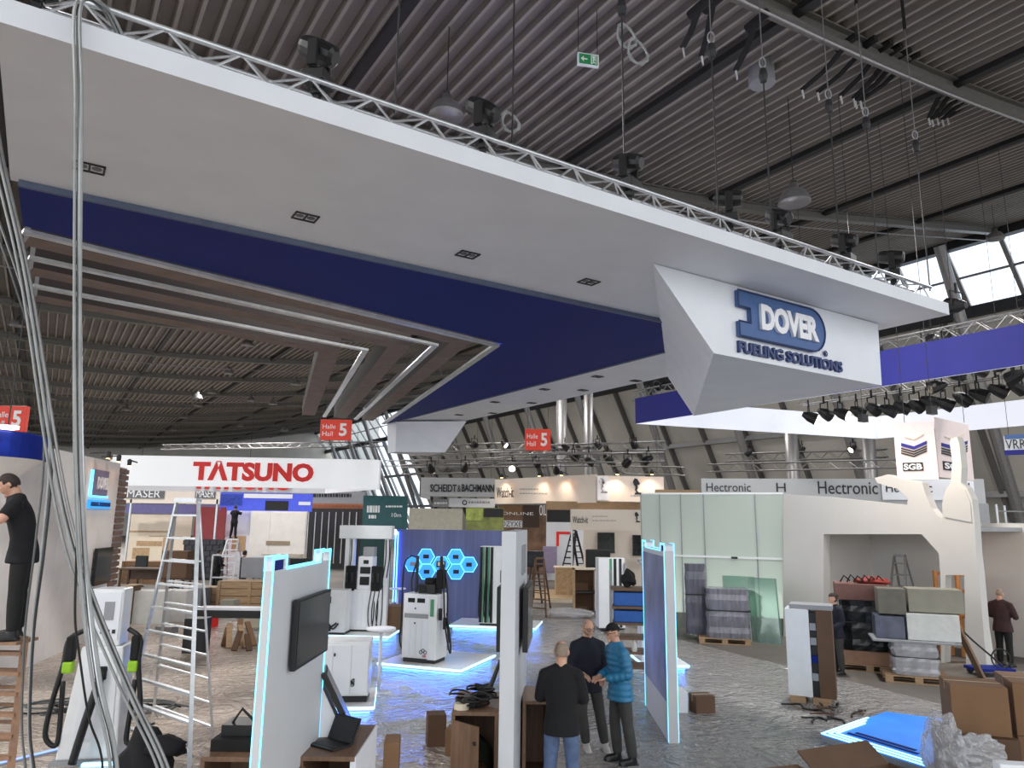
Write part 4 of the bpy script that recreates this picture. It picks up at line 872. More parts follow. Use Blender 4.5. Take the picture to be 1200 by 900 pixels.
pos = ['first', 'second', 'third', 'fourth', 'fifth', 'sixth', 'seventh', 'eighth', 'ninth', 'tenth', 'eleventh', 'twelfth', 'thirteenth', 'fourteenth']
for i, (x, y, g) in enumerate([(948, 488, 1), (966, 484, 0), (985, 484, 1), (1004, 482, 0), (1022, 478, 1), (1040, 480, 0), (1056, 476, 0), (1072, 474, 1), (1088, 470, 0), (1106, 472, 0), (1126, 466, 1), (1146, 462, 0), (1168, 456, 1), (1190, 452, 0)]):
    q = onS(x, y, 23.3); q.z = min(q.z, 7.8)
    par_can(q, RZ2 + 0.7 + 0.5 * math.sin(i * 2.1), -0.45, 'black spotlight in the ring banner row, %s from the left' % pos[i], bool(g), 1.7, 'spotlight row inside the ring banner')
for i, (x, y) in enumerate([(1118, 438), (1145, 432), (1170, 424), (1192, 440), (1100, 452)]):
    par_can(onS(x, y, 22.2), RZ2 + i, -0.3, 'black lamp close under the blue banner at right, %s' % ['left', 'second', 'third', 'rightmost', 'lowest'][i], i == 3, 1.6, 'lamps close under the blue banner')
for i, (x, y) in enumerate([(765, 455), (780, 452), (1092, 400), (1122, 358)]):
    par_can(onS(x, y, 20.6), RZ2 + i, 0.2, 'black lamp on top of the blue banner truss, %s from the left' % pos[i], False, 1.8, 'lamps on the blue banner truss')
# ---- hanging blue and white sign at the right edge
v = vp(1176, 22, 1215, 21.5)
rt = root('edge_sign', 'white hanging sign with blue bands at the right edge', 'sign', v, 1176, 1215, v.hit(1190, 533).z)
v.rect('panel', 1177, 1215, 510, 533, white, rt); v.rect('band', 1177, 1215, 509, 514, logo_blue, rt, 0.02, 0.02); v.rect('band', 1177, 1215, 527, 533, royal, rt, 0.02, 0.02); v.text('lettering', 'VRR', 1179, 1203, 515, 526, text_black, rt, 0.02); hang(rt, [v.hit(1182, 510), v.hit(1210, 510)])
# ================================================================== our booth
# ---- tall white side wall on the left
A = Vector((-9.75, 15.2, 0)); B = Vector((-10.66, 19.9, 0)); vW = VPl(A, B)
rt = thing('booth_side_wall', 'tall plain white booth wall at the left behind the cables', 'wall', (A + B) / 2)
zt = vW.hit(95, 533).z; Lw = (B - A).length
for k in range(4): MB().prism([vW.at(Lw * k / 4 + 0.004, 0), vW.at(Lw * (k + 1) / 4 - 0.004, 0), vW.at(Lw * (k + 1) / 4 - 0.004, zt), vW.at(Lw * k / 4 + 0.004, zt)], -vW.n * 0.25).build('wall_panel', offwhite, rt, w=True)
MB().prism([vW.at(-2.6, 0), vW.at(0, 0), vW.at(0, zt), vW.at(-2.6, zt)], -vW.n * 0.25).build('wall_panel', offwhite, rt, w=True)
# slatted return
C0 = Vector((-10.68, 20.0, 0)); C1 = P(146, 600, 20.8); C1.z = 0; vS = VPl(C0, C1)
st = thing('slat_cladding', 'brown horizontal slat cladding at the end of the white wall', 'wall panel', ((C0.x + C1.x) / 2, (C0.y + C1.y) / 2, 0))
Ls = vS.u(C1)
vS.A.z = 0
MB().prism([vS.at(0, 0, -0.05), vS.at(Ls, 0, -0.05), vS.at(Ls, 4.4, -0.05), vS.at(0, 4.4, -0.05)], -vS.n * 0.1).build('backing', mat('pale_backing', (206, 196, 186)), st, w=True)
slm = mat('brown_slat_wood', (120, 92, 78), 0.6, var=0.2, scale=4)
for k in range(26): MB().obox(vS.at(Ls / 2, 0.1 + k * 0.168, -0.02), vS.x * Ls / 2, vS.n * 0.03, UP * 0.058).build('slat', slm, st, w=True)
# logo on the white wall
sg = root('wall_logo_sign', 'small cyan-edged logo sign on the left white wall', 'sign', vW, 104, 126, vW.hit(115, 595).z)
vW.rect('logo_plate', 106.5, 124, 551, 581, mat('lilac_grey_plate', (120, 116, 150), 0.5), sg, 0.06, 0.06)
vW.rect('led_halo', 105.2, 106.4, 550, 582, led_cyan, sg, 0.05, 0.03); vW.rect('led_halo', 105.2, 124, 581, 583, led_cyan, sg, 0.05, 0.03)
vW.text('lettering', 'DOVER', 110, 123, 559, 574, text_white, sg, 0.02, 0.06, bold=0.03)
vW.rect('tagline_plate', 102, 127, 586, 596, mat('cyan_lit_plate', (60, 150, 220), 0.5, emit=(40, 150, 230), es=0.8), sg, 0.05, 0.05)
vW.text('lettering', 'FUELING SOLUTIONS', 103.5, 126, 588.5, 593.5, text_navy, sg, 0.02, 0.05)
tv = root('television', 'dark television low on the left white wall by the slats', 'television', vW, 107, 125, vW.hit(115, 683).z)
vW.rect('screen', 107, 125, 642, 684, screen, tv, 0.12, 0.08); vW.rect('bracket', 112, 120, 655, 670, black, tv, 0.04, 0.04)
for i, (x, y) in enumerate(((109, 532), (122, 536), (135, 541))):
    c = vW.hit(x, y, 0.35) if i < 2 else vS.hit(x, y, 0.35)
    sp = thing('wall_spot', 'warm spotlight over the left white wall, %s of three' % ('near one', 'middle one', 'over the slats')[i], 'lamp', c, 0, 'warm spots on the left wall')
    MB().lathe([(0.05, -0.1), (0.06, 0.05), (0.03, 0.08), (0, 0.08)], n=10).build('housing', dark, sp); MB().lathe([(0.045, -0.101), (0, -0.101)], n=10).build('bulb', warm_glow, sp); MB().bar((0, 0, 0.05), (-0.45 if i < 2 else 0, 0 if i < 2 else 0.4, 0.02), 0.03).build('arm', dark, sp)
    l = bpy.data.lights.new('spot', 'SPOT'); l.energy = 18; l.spot_size = R(70); l.spot_blend = 0.6; l.color = (1, 0.8, 0.58); l.shadow_soft_size = 0.05
    lo = bpy.data.objects.new('spot', l); COL.objects.link(lo); lo.parent = sp; lo.location = (0, 0, -0.12)
# round blue fascia with soffit at the far left edge
bl = thing('blue_drum_fascia', 'round navy fascia with two lit lamps at the left edge', 'fascia', P(-34, 537, 11.2))
zq = 0.0; rq = 0.98
MB().lathe([(rq - 0.03, 0), (rq, 0), (rq, 0.36), (rq - 0.08, 0.39), (0, 0.39)], n=40).build('fascia', navy, bl)
MB().lathe([(0, -0.55), (0.35, -0.5), (rq - 0.03, 0)], n=40).build('soffit', offwhite, bl)
for a in (-1.25, -0.55):
    q = Vector(((rq + 0.06) * math.cos(a), (rq + 0.06) * math.sin(a), 0.42)); MB().box(q, (0.2, 0.2, 0.05), a).build('lamp', lamp_glow, bl)
    l = bpy.data.lights.new('spot', 'SPOT'); l.energy = 3; l.spot_size = R(80); l.color = (0.8, 0.88, 1); l.shadow_soft_size = 0.04
    lo = bpy.data.objects.new('spot', l); COL.objects.link(lo); lo.parent = bl; lo.location = q + Vector((0.06 * math.cos(a), 0.06 * math.sin(a), -0.06))
for x in (-0.5, 0.5): MB().cyl((x, 0, 0.39), (x, 0, zr(Vector(bl.location).dot(D1)) - bl.location.z), 0.01, n=5).build('suspension_wire', dark, bl)
# ---- display panels with notched, led-lined tops
def display_panel(name, label, near, far, h, th, tabs=True, face=None, leds=True):
    near = Vector((near[0], near[1], 0)); far = Vector((far[0], far[1], 0)); d = far - near; L = d.length
    rz = math.atan2(d.y, d.x) - math.pi / 2
    rt = thing(name, label, 'display panel', near, rz)
    hb = h - 0.11 if tabs else h
    MB().bx(-th / 2, th / 2, 0, L, 0, hb).build('panel', panel_white, rt, bevel=0.006)
    x = th / 2 + 0.002; lw = 0.007
    if tabs:
        for (y0, y1) in ((0, 0.34), (L - 0.34, L)):
            t = MB(); t.bx(-th / 2, th / 2, y0, y0 + 0.05, hb, h).bx(-th / 2, th / 2, y1 - 0.05, y1, hb, h).bx(-th / 2, th / 2, y0, y1, h - 0.03, h); t.build('tab_frame', white, rt)
            for s in (-1, 1):
                MB().bx(s * x - 0.006, s * x + 0.006, y0, y1, h - 0.02, h + 0.006).build('led_strip', led_cyan, rt)
                for yy in (y0, y1): MB().bx(s * x - 0.006, s * x + 0.006, yy - lw, yy + lw, hb, h).build('led_strip', led_cyan, rt)
        for s in (-1, 1): MB().bx(s * x - 0.006, s * x + 0.006, 0.34, L - 0.34, hb - lw, hb + lw).build('led_strip', led_cyan, rt)
        MB().bx(-th / 2 + 0.01, th / 2 - 0.01, 0.05, 0.29, hb, h - 0.03).build('tab_inset', navy, rt)
    if leds:
        for s in (-1, 1):
            for yy in (0.012, L - 0.012): MB().bx(s * x - 0.006, s * x + 0.006, yy - lw, yy + lw, 0.02, h).build('led_strip', led_cyan, rt)
    return rt, L
tvp, L = display_panel('display_panel', 'white notched display panel carrying a television, cyan led edges, left of centre', (-1.90, 5.9), (-1.86, 7.6), 2.79, 0.06)
tvs = thing('television', 'large black television on the left display panel', 'television', tvp.location + Vector((0.065, 0.52, 1.83)), tvp.rotation_euler.z)
MB().bx(0.0, 0.05, 0, 1.02, 0, 0.58).build('casing', black, tvs, bevel=0.008); MB().bx(0.05, 0.053, 0.02, 1.0, 0.025, 0.56).build('screen', screen, tvs); MB().bx(-0.03, 0.0, 0.35, 0.75, 0.2, 0.45).build('bracket', dark, tvs)
cp, Lc = display_panel('display_panel', 'narrow white display panel seen end-on beside the man in black', (-0.01, 8.15), (0.16, 10.2), 2.98, 0.16, tabs=False, leds=False)
MB().bx(0.081, 0.1, 0.9, 1.5, 2.45, 2.8).build('logo_plate', greyp, cp)
for s, w in ((-1, 'left'), (1, 'right')):
    t2 = thing('television', 'thin black television on the %s face of the end-on panel' % w, 'television', cp.location + Vector((s * 0.12 + 0.05, 0.55, 1.62)), cp.rotation_euler.z)
    x0 = 0 if s > 0 else -0.06
    MB().bx(x0, x0 + 0.06, 0, 1.1, 0, 0.72).build('casing', black, t2, bevel=0.006); xx = 0.061 if s > 0 else -0.063
    MB().bx(xx, xx + 0.002, 0.02, 1.08, 0.02, 0.7).build('screen', screen, t2)
rp, Lr = display_panel('display_panel', 'white notched display panel with blue printed face, right of the men', (2.38, 11.1), (2.44, 13.25), 2.79, 0.14)
prn = mat('blue_print', (126, 130, 158), 0.4, var=0.5, scale=1.2)
MB().bx(-0.079, -0.071, 0.12, Lr - 0.08, 0.55, 2.6).build('printed_face', prn, rp)
# ---- desks by the panels
def desk(name, label, x0, x1, y0, y1, h, side_m, door=True):
    rt = thing(name, label, 'desk', ((x0 + x1) / 2, (y0 + y1) / 2, 0)); w = (x1 - x0) / 2; d = (y1 - y0) / 2
    MB().bx(-w, w, -d, d, h - 0.04, h).build('top', wood_d, rt, bevel=0.004)
    MB().bx(-w, -w + 0.04, -d, d, 0, h - 0.04).build('side', wood_d, rt); MB().bx(w - 0.04, w, -d, d, 0, h - 0.04).build('side', side_m, rt)
    MB().bx(w, w + 0.012, -d, d, 0, h).build('side_cover', side_m, rt)
    MB().bx(-w + 0.04, w - 0.04, d - 0.03, d, 0.0, h - 0.04).build('back', wood_d, rt); MB().bx(-w + 0.04, w - 0.04, -d, d, 0.06, 0.1).build('floor_shelf', wood_d, rt)
    if door:
        dr = MB().obox(Vector((-w + 0.16, -d - 0.14, 0.52)), Vector((0.15, -0.14, 0)), Vector((0.009, 0.009, 0)), Vector((0, 0, 0.40))).build('door', wood_d, rt)
        MB().ell((-w + 0.27, -d - 0.275, 0.75), 0.02, 0.02, 0.02, 8, 6).build('knob', black, dr)
    return rt
desk('counter_desk', 'brown counter desk with white side and open door, under the television panel', -1.86, -1.36, 7.0, 8.05, 1.0, white)
desk('counter_desk', 'brown counter desk left of the television panel, heaped with black tools', -2.72, -2.02, 6.95, 7.65, 1.0, wood_d, False)
desk('counter_desk', 'brown counter desk left of the end-on panel with cables on top', -0.62, -0.10, 8.6, 9.6, 1.0, wood_d)
desk('counter_desk', 'brown counter desk right of the end-on panel beside the man in black', 0.18, 0.50, 9.15, 9.95, 1.0, wood_d, False)
# laptop
lt = thing('laptop', 'open black laptop on the brown counter desk', 'laptop', (-1.66, 7.32, 1.0), R(-35))
MB().bx(-0.17, 0.17, -0.12, 0.12, 0, 0.018).build('base', black, lt, bevel=0.004); MB().bx(-0.15, 0.15, -0.08, 0.06, 0.018, 0.02).build('keyboard', dark, lt)
MB().obox(Vector((0, 0.17, 0.115)), Vector((0.17, 0, 0)), Vector((0, 0.05, 0.105)), Vector((0, 0.007, -0.003))).build('lid', black, lt)
MB().obox(Vector((0, 0.162, 0.118)), Vector((0.155, 0, 0)), Vector((0, 0.043, 0.09)), Vector((0, 0.002, -0.001))).build('display', screen, lt)
# tilted terminal screen on a white wedge stand
ts = thing('terminal_screen', 'tilted dark terminal screen on a white wedge stand at the counter desk', 'monitor', (-1.70, 7.75, 1.0), R(12))
MB().prism([(-0.16, -0.15, 0), (0.08, -0.15, 0), (-0.16, -0.15, 0.46)], (0, 0.3, 0)).build('stand', white, ts, bevel=0.005)
MB().obox(Vector((0.0, 0, 0.3)), Vector((0.16, 0, -0.30)), Vector((0, 0.2, 0)), Vector((0.022, 0, 0.012))).build('casing', black, ts)
MB().obox(Vector((0.022, 0, 0.315)), Vector((0.145, 0, -0.27)), Vector((0, 0.17, 0)), Vector((0.002, 0, 0.001))).build('display', mat('terminal_display', (70, 66, 66), 0.2, var=0.7, scale=7), ts)
MB().tube([(0.14, 0.1, 0.05), (0.2, 0.14, 0.06), (0.22, 0.18, 0.02)], 0.015, 6).build('cable', black, ts)
# clutter of tools on the desks
def clutter(name, label, c, pieces, cat='tool'):
    rt = thing(name, label, cat, c)
    for (nm, kind, a, b, m) in pieces:
        (MB().bx(a[0], b[0], a[1], b[1], a[2], b[2]) if kind == 'b' else MB().tube(a, b, 8)).build(nm, m, rt, bevel=0.006 if kind == 'b' else 0)
clutter('tool_bag', 'flat black tool bag on the left counter desk', (-2.45, 7.3, 1.0), [('body', 'b', (-0.25, -0.2, 0), (0.2, 0.2, 0.1), matte_black), ('flap', 'b', (-0.2, -0.1, 0.1), (0.1, 0.2, 0.2), black), ('strap', 't', [(-0.2, 0, 0.1), (-0.05, 0, 0.32), (0.18, 0, 0.12)], 0.015, black)], 'bag')
clutter('cordless_drill', 'black cordless drill standing beside the tool bag', (-2.14, 7.35, 1.0), [('battery', 'b', (-0.06, -0.04, 0), (0.05, 0.04, 0.06), black), ('grip', 'b', (-0.025, -0.02, 0.06), (0.025, 0.02, 0.2), matte_black), ('motor', 't', [(-0.06, 0, 0.24), (0.1, 0, 0.24)], 0.04, black), ('chuck', 't', [(0.1, 0, 0.24), (0.17, 0, 0.24)], 0.02, dark), ('lamp', 'b', (-0.04, -0.045, 0.2), (-0.02, -0.04, 0.22), lamp_glow)])
random.seed(3)
hp = thing('cable_heap', 'tangled heap of black cables and plugs on the middle counter desk', 'cable', (-0.38, 9.05, 1.0))
for k in range(12):
    x, y = random.uniform(-0.2, 0.2), random.uniform(-0.35, 0.3)
    pts = [Vector((x + 0.12 * math.cos(j * 0.9 + k), y + 0.12 * math.sin(j * 0.8 + 2 * k), 0.02 + 0.012 * k + 0.02 * math.sin(j * 1.3))) for j in range(8)]
    MB().tube(catm(pts, 4), 0.011, 6).build('cable', rubber, hp, smooth=True)
MB().bx(-0.12, 0.02, -0.3, -0.1, 0.0, 0.12).build('power_supply', black, hp, bevel=0.01); MB().bx(0.02, 0.16, 0.0, 0.2, 0.0, 0.16).build('adapter', matte_black, hp, bevel=0.01)
bt = thing('upright_tool', 'black upright tube with white tip among the cables', 'tool', (-0.22, 9.1, 1.12)); MB().cyl((0, 0, 0), (0.13, 0.05, 0.34), 0.03, 0.02, 10).build('tube', black, bt); MB().cyl((0.13, 0.05, 0.34), (0.155, 0.06, 0.41), 0.022, 0.012, 10).build('tip', white, bt)
tp_ = thing('tape_roll', 'pale tape roll lying on the middle counter desk', 'tape', (-0.52, 8.74, 1.0), R(20)); MB().lathe([(0.05, 0), (0.085, 0), (0.085, 0.06), (0.05, 0.06), (0.05, 0)], n=18).build('roll', cream, tp_)
# ---- led platforms
def platform(name, label, A, B, dep, h=0.13, pts=None):
    A = Vector((A[0], A[1], 0)); B = Vector((B[0], B[1], 0)); d = (B - A); L = d.length; d.normalize(); nrm = UP.cross(d)
    rt = thing(name, label, 'platform', (A + B) / 2 + nrm * dep / 2, math.atan2(d.y, d.x), 'led-lit white platforms')
    MB().bx(-L / 2, L / 2, -dep / 2, dep / 2, 0.05, h).build('deck', white_gloss, rt)
    MB().bx(-L / 2 + 0.12, L / 2 - 0.12, -dep / 2 + 0.12, dep / 2 - 0.12, 0, 0.05).build('base', greyp, rt)
    for (a, b, c, e) in ((-L / 2, L / 2, -dep / 2 - 0.012, -dep / 2), (L / 2, L / 2 + 0.012, -dep / 2, dep / 2), (-L / 2 - 0.012, -L / 2, -dep / 2, dep / 2)):
        MB().bx(a, b, c, e, h - 0.045, h - 0.005).build('led_strip', led_white, rt); 
    for (a, b, c, e) in ((-L / 2 + 0.08, L / 2 - 0.08, -dep / 2 + 0.07, -dep / 2 + 0.1), (L / 2 - 0.1, L / 2 - 0.07, -dep / 2 + 0.08, dep / 2 - 0.08)):
        MB().bx(a, b, c, e, 0.015, 0.05).build('under_led', led_blue, rt)
    return rt
ca = math.cos(R(-20)); sa = math.sin(R(-20))
platform('led_platform', 'led-lit white platform carrying the central fuel dispenser', (-2.75, 16.1), (-0.95, 15.43), 1.9)
platform('led_platform', 'led-lit white platform under the tall twin-mast dispenser', (-5.2, 19.7), (-3.08, 19.53), 2.2)
platform('led_platform', 'led-lit platform under the white cabinet, beside the high table', (-3.4, 12.25), (-2.15, 12.44), 1.4)
platform('led_platform', 'led-lit platform in front of the navy hexagon wall', (-1.7, 21.76), (0.75, 21.35), 1.6)
platform('led_platform', 'small led-lit platform behind the blue printed panel', (2.9, 16.2), (3.85, 16.26), 1.3)
# ---- fuel dispensers
def hose(rt, pts, r=0.018, m=None): return MB().tube(catm(pts, 6), r, 8).build('hose', m or rubber, rt, smooth=True)
def nozzle(rt, c, m=black):
    n = MB(); n.bx(c[0] - 0.03, c[0] + 0.03, c[1] - 0.06, c[1], c[2] - 0.12, c[2] + 0.12); n.tube([(c[0], c[1] - 0.04, c[2] + 0.1), (c[0], c[1] - 0.1, c[2] + 0.02), (c[0], c[1] - 0.08, c[2] - 0.1)], 0.015, 6); n.build('nozzle', m, rt)
rt = thing('fuel_dispenser', 'white central fuel dispenser with black hose masts on the led platform', 'fuel dispenser', (-1.80, 16.35, 0.13), R(-20))
w, d, h = 0.40, 0.28, 1.40
MB().bx(-w, w, -d, d, 0.07, h).build('cabinet', white_gloss, rt, bevel=0.015); MB().bx(-w + 0.03, w - 0.03, -d + 0.03, d - 0.03, 0, 0.07).build('plinth', black, rt)
MB().bx(-w + 0.03, w - 0.18, -d - 0.012, -d, 1.02, 1.36).build('head_panel', white, rt)
for (a, b) in ((-0.28, -0.12), (-0.06, 0.12)): MB().bx(a, b, -d - 0.02, -d - 0.01, 1.22, 1.31).build('display', screen, rt)
MB().bx(-w + 0.04, w - 0.2, -d - 0.014, -d, 0.9, 0.99).build('grey_band', greyp, rt); MB().bx(-w + 0.05, w - 0.2, -d - 0.016, -d, 0.02, 0.09).build('base_strip', black, rt)
for x in (-0.34, -0.2, -0.06, 0.08): MB().bx(x + 0.01, x + 0.12, -d - 0.008, -d, 0.14, 0.86).build('door_slat', white, rt)
for k, zz in enumerate((1.1, 0.8)): MB().ell((-0.1, -d - 0.02, zz), 0.02, 0.015, 0.02, 8, 6).build('lock', black, rt)
MB().bx(0.25, 0.33, -d - 0.012, -d, 0.95, 1.3).build('green_label', green, rt)
lg = MB(); [lg.tube([(0.06 + 0.05 * k + 0.035 * math.cos(a), -d - 0.012, 0.22 + 0.03 * (k % 2) + 0.035 * math.sin(a)) for a in [math.pi * i / 5 for i in range(11)]], 0.008, 5) for k in range(3)]; lg.build('logo', dark, rt); MB().bx(0.1, 0.18, -d - 0.012, -d, 0.12, 0.17).build('logo_bar', mat('pink_mark', (200, 120, 130)), rt)
MB().bx(w, w + 0.006, -0.15, 0.2, 0.3, 1.3).build('side_panel', white, rt)
MB().bx(-0.12, 0.28, -0.16, 0.16, h, h + 0.2).build('head_box', black, rt, bevel=0.01); MB().bx(-0.1, 0.08, -0.175, -0.16, h + 0.03, h + 0.17).build('head_display', screen, rt); MB().bx(0.0, 0.2, -0.1, 0.1, h + 0.2, h + 0.32).build('valve_block', matte_black, rt, bevel=0.02)
for x in (-0.24, 0.34): MB().bar((x, 0, h), (x, 0, h + 0.78), 0.05).build('mast', black, rt)
hose(rt, [(-0.24, 0, h + 0.74), (-0.40, -0.05, h + 0.76), (-0.52, -0.1, h + 0.5), (-0.52, -0.12, 0.8), (-0.54, -0.12, 0.4), (-0.46, -0.1, 0.22), (-0.42, -0.1, 0.5)])
hose(rt, [(-0.24, 0, h + 0.7), (-0.34, -0.04, h + 0.3), (-0.3, -0.1, h + 0.02)])
hose(rt, [(0.34, 0, h + 0.7), (0.42, -0.05, h + 0.45), (0.5, -0.1, 0.9), (0.6, -0.1, 0.35), (0.66, -0.1, 0.22), (0.62, -0.05, 0.5), (0.5, 0, 1.0)])
hose(rt, [(0.36, 0.05, h + 0.6), (0.5, 0, h + 0.1), (0.52, 0, 0.8), (0.58, 0, 0.4)])
nozzle(rt, (0.46, -0.2, 1.0)); nozzle(rt, (0.5, -0.05, 0.8))
MB().bx(0.28, 0.42, -0.12, 0.12, h + 0.1, h + 0.5).build('hose_guide', matte_black, rt, bevel=0.02)
# slim slab dispensers with striped nozzle side
def slab_dispenser(label, loc, rz, w, h, stripes, group=None):
    rt = thing('slab_dispenser', label, 'fuel dispenser', loc, rz, group)
    MB().bx(-w / 2, w / 2, -0.25, 0.25, 0.06, h).build('cabinet', white_gloss, rt, bevel=0.01); MB().bx(-w / 2 + 0.02, w / 2 - 0.02, -0.23, 0.23, 0, 0.06).build('plinth', black, rt)
    n = len(stripes); x0 = -w / 2
    for i, (f, wd, m) in enumerate(stripes):
        x = x0 + f * w; MB().bx(x, x + wd, -0.262, -0.25, 0.08, h - 0.02).build('stripe', m, rt)
        if m is black:
            nozzle(rt, (x + wd / 2, -0.27, h * 0.52)); hose(rt, [(x + wd / 2, -0.28, h * 0.9), (x + wd / 2 - 0.02, -0.31, h * 0.6), (x + wd / 2 - 0.05, -0.32, h * 0.2), (x + wd / 2, -0.3, h * 0.12), (x + wd / 2 + 0.03, -0.3, h * 0.45)], 0.014)
    return rt
s3 = slab_dispenser('white slab dispenser with three black hose slots before the navy wall', (-0.44, 21.95, 0.13), R(-8), 0.78, 2.22, [(0.0, 0.08, black), (0.11, 0.05, green), (0.2, 0.08, black), (0.31, 0.05, green), (0.4, 0.08, black)])
MB().bx(0.22, 0.38, -0.265, -0.25, 1.2, 1.55).build('display', screen, s3)
for zz in (0.85, 0.95, 1.08): MB().ell((0.30, -0.26, zz), 0.03, 0.02, 0.03, 8, 6).build('button', black, s3)
sR = slab_dispenser('white slab dispenser with green and black stripes beside the blue shelf trolley', (3.0, 22.3, 0), R(4), 0.78, 2.05, [(0.42, 0.07, green), (0.58, 0.08, black), (0.78, 0.08, dark)])
MB().bx(0.36, 0.42, -0.3, 0.2, 0.4, 1.9).build('side_flange', greyp, sR)
# ---- tall twin-mast dispenser and the low one beside it
rt = thing('fuel_dispenser', 'tall white dispenser with overhead beam and twin columns, left of the navy wall', 'fuel dispenser', (-3.85, 20.55, 0.13), R(-4))
MB().bx(-0.55, 0.42, -0.3, 0.3, 0.05, 1.08).build('cabinet', white_gloss, rt, bevel=0.01); MB().bx(-0.55, 0.42, -0.28, 0.28, 0, 0.05).build('plinth', black, rt)
for x in (-0.42, -0.28, -0.14, 0.0, 0.14, 0.28): MB().bx(x - 0.06, x + 0.06, -0.31, -0.3, 0.12, 1.0).build('door_slat', white, rt)
MB().bx(-0.85, 0.62, -0.16, 0.16, 2.42, 2.78).build('overhead_beam', white_gloss, rt, bevel=0.015)
for x in (-0.62, -0.48, 0.48): MB().bx(x - 0.06, x + 0.06, -0.1, 0.1, 0.05, 2.42).build('column', white_gloss, rt, bevel=0.01)
MB().bx(-0.25, 0.15, -0.26, 0.2, 1.08, 1.95).build('head', white, rt, bevel=0.02)
MB().bx(-0.18, 0.08, -0.27, -0.26, 1.2, 1.42).build('card_reader', screen, rt); MB().bx(-0.18, 0.1, -0.275, -0.26, 1.5, 1.68).build('display', screen, rt); MB().bx(-0.1, 0.04, -0.275, -0.26, 1.76, 1.86).build('small_display', screen, rt); MB().bx(-0.14, 0.16, -0.2, 0.1, 1.95, 2.2).build('topper', greyp, rt)
for x, c in ((-0.44, 1.35), (0.27, 1.35)):
    MB().bx(x - 0.13, x + 0.13, -0.32, -0.1, c - 0.3, c + 0.35).build('nozzle_boot', matte_black, rt, bevel=0.01)
    for k in (-0.07, 0.07): nozzle(rt, (x + k, -0.33, c + 0.05), dark)
for x in (0.17, 0.27, 0.39): hose(rt, [(x, -0.32, 1.1), (x - 0.05, -0.38, 0.6), (x - 0.02, -0.4, 0.2), (x + 0.06, -0.38, 0.1), (x + 0.1, -0.36, 0.5), (x + 0.05, -0.2, 1.2)], 0.014)
for x in (-0.5, 0.46, 0.56): hose(rt, [(x, -0.12, 2.4), (x + 0.03, -0.2, 1.9), (x, -0.3, 1.4)], 0.016)
rt = thing('fuel_dispenser', 'low white dispenser with dark display beside the tall twin-mast one', 'fuel dispenser', (-4.58, 19.98, 0.13), R(-4))
MB().bx(-0.42, 0.34, -0.28, 0.2, 0.05, 1.12).build('cabinet', white_gloss, rt, bevel=0.015); MB().bx(-0.42, 0.34, -0.26, 0.26, 0, 0.05).build('plinth', black, rt); MB().bx(-0.32, -0.05, -0.29, -0.28, 0.78, 0.95).build('display', screen, rt); MB().bx(-0.36, 0.05, -0.285, -0.28, 0.5, 0.74).build('door_panel', white, rt)
hose(rt, [(-0.3, -0.3, 0.18), (-0.15, -0.34, 0.12), (0.0, -0.34, 0.2), (0.14, -0.34, 0.3)], 0.02); hose(rt, [(-0.1, -0.3, 0.3), (0.05, -0.36, 0.15), (0.18, -0.3, 0.28)], 0.02); MB().bx(-0.34, -0.02, -0.3, -0.28, 0.08, 0.24).build('vent', black, rt)
for k in (-0.62, -0.4): 
    MB().bar((k, 0.1, 1.1), (k + 0.12, 0.1, 2.2), 0.06).build('nozzle_rack', black, rt); nozzle(rt, (k + 0.06, 0.0, 1.5), dark)
# white equipment cabinet on its platform
rt = thing('equipment_cabinet', 'white equipment cabinet with double doors on the near led platform', 'cabinet', (-2.75, 12.95, 0.13), R(6))
MB().bx(-0.45, 0.42, -0.3, 0.3, 0.1, 0.95).build('body', white_gloss, rt, bevel=0.01); MB().bx(-0.43, 0.4, -0.28, 0.28, 0, 0.1).build('plinth', black, rt)
for (a, b) in ((-0.43, -0.18), (-0.17, 0.12), (0.13, 0.40)): MB().bx(a, b, -0.315, -0.3, 0.14, 0.9).build('door', white, rt)
for k in range(5): MB().tube([(0.16 + 0.03 * math.cos(a + k), -0.32, 0.28 + 0.04 * k * 0.4 + 0.03 * math.sin(a)) for a in [math.pi * i / 4 for i in range(9)]], 0.006, 5).build('key_ring', dark, rt)
MB().ell((-0.15, -0.325, 0.75), 0.015, 0.02, 0.03, 8, 6).build('lock', black, rt)
# ---- high tables
def high_table(label, x, y, h, r):
    rt = thing('high_table', label, 'table', (x, y, 0), 0, 'white high tables')
    MB().lathe([(0, h - 0.03), (r, h - 0.03), (r, h), (0, h)], n=28).build('top', white, rt); MB().cyl((0, 0, 0.02), (0, 0, h - 0.03), 0.03, n=14).build('column', white, rt, smooth=True); MB().lathe([(0.24, 0), (0.24, 0.015), (0.05, 0.03), (0, 0.03)], n=24).build('foot', white, rt)
high_table('white high table with round top and thin column near the cabinet', -2.35, 14.0, 1.12, 0.27)
high_table('smaller-looking white high table farther back by the hexagon wall', -3.25, 21.9, 1.12, 0.24)
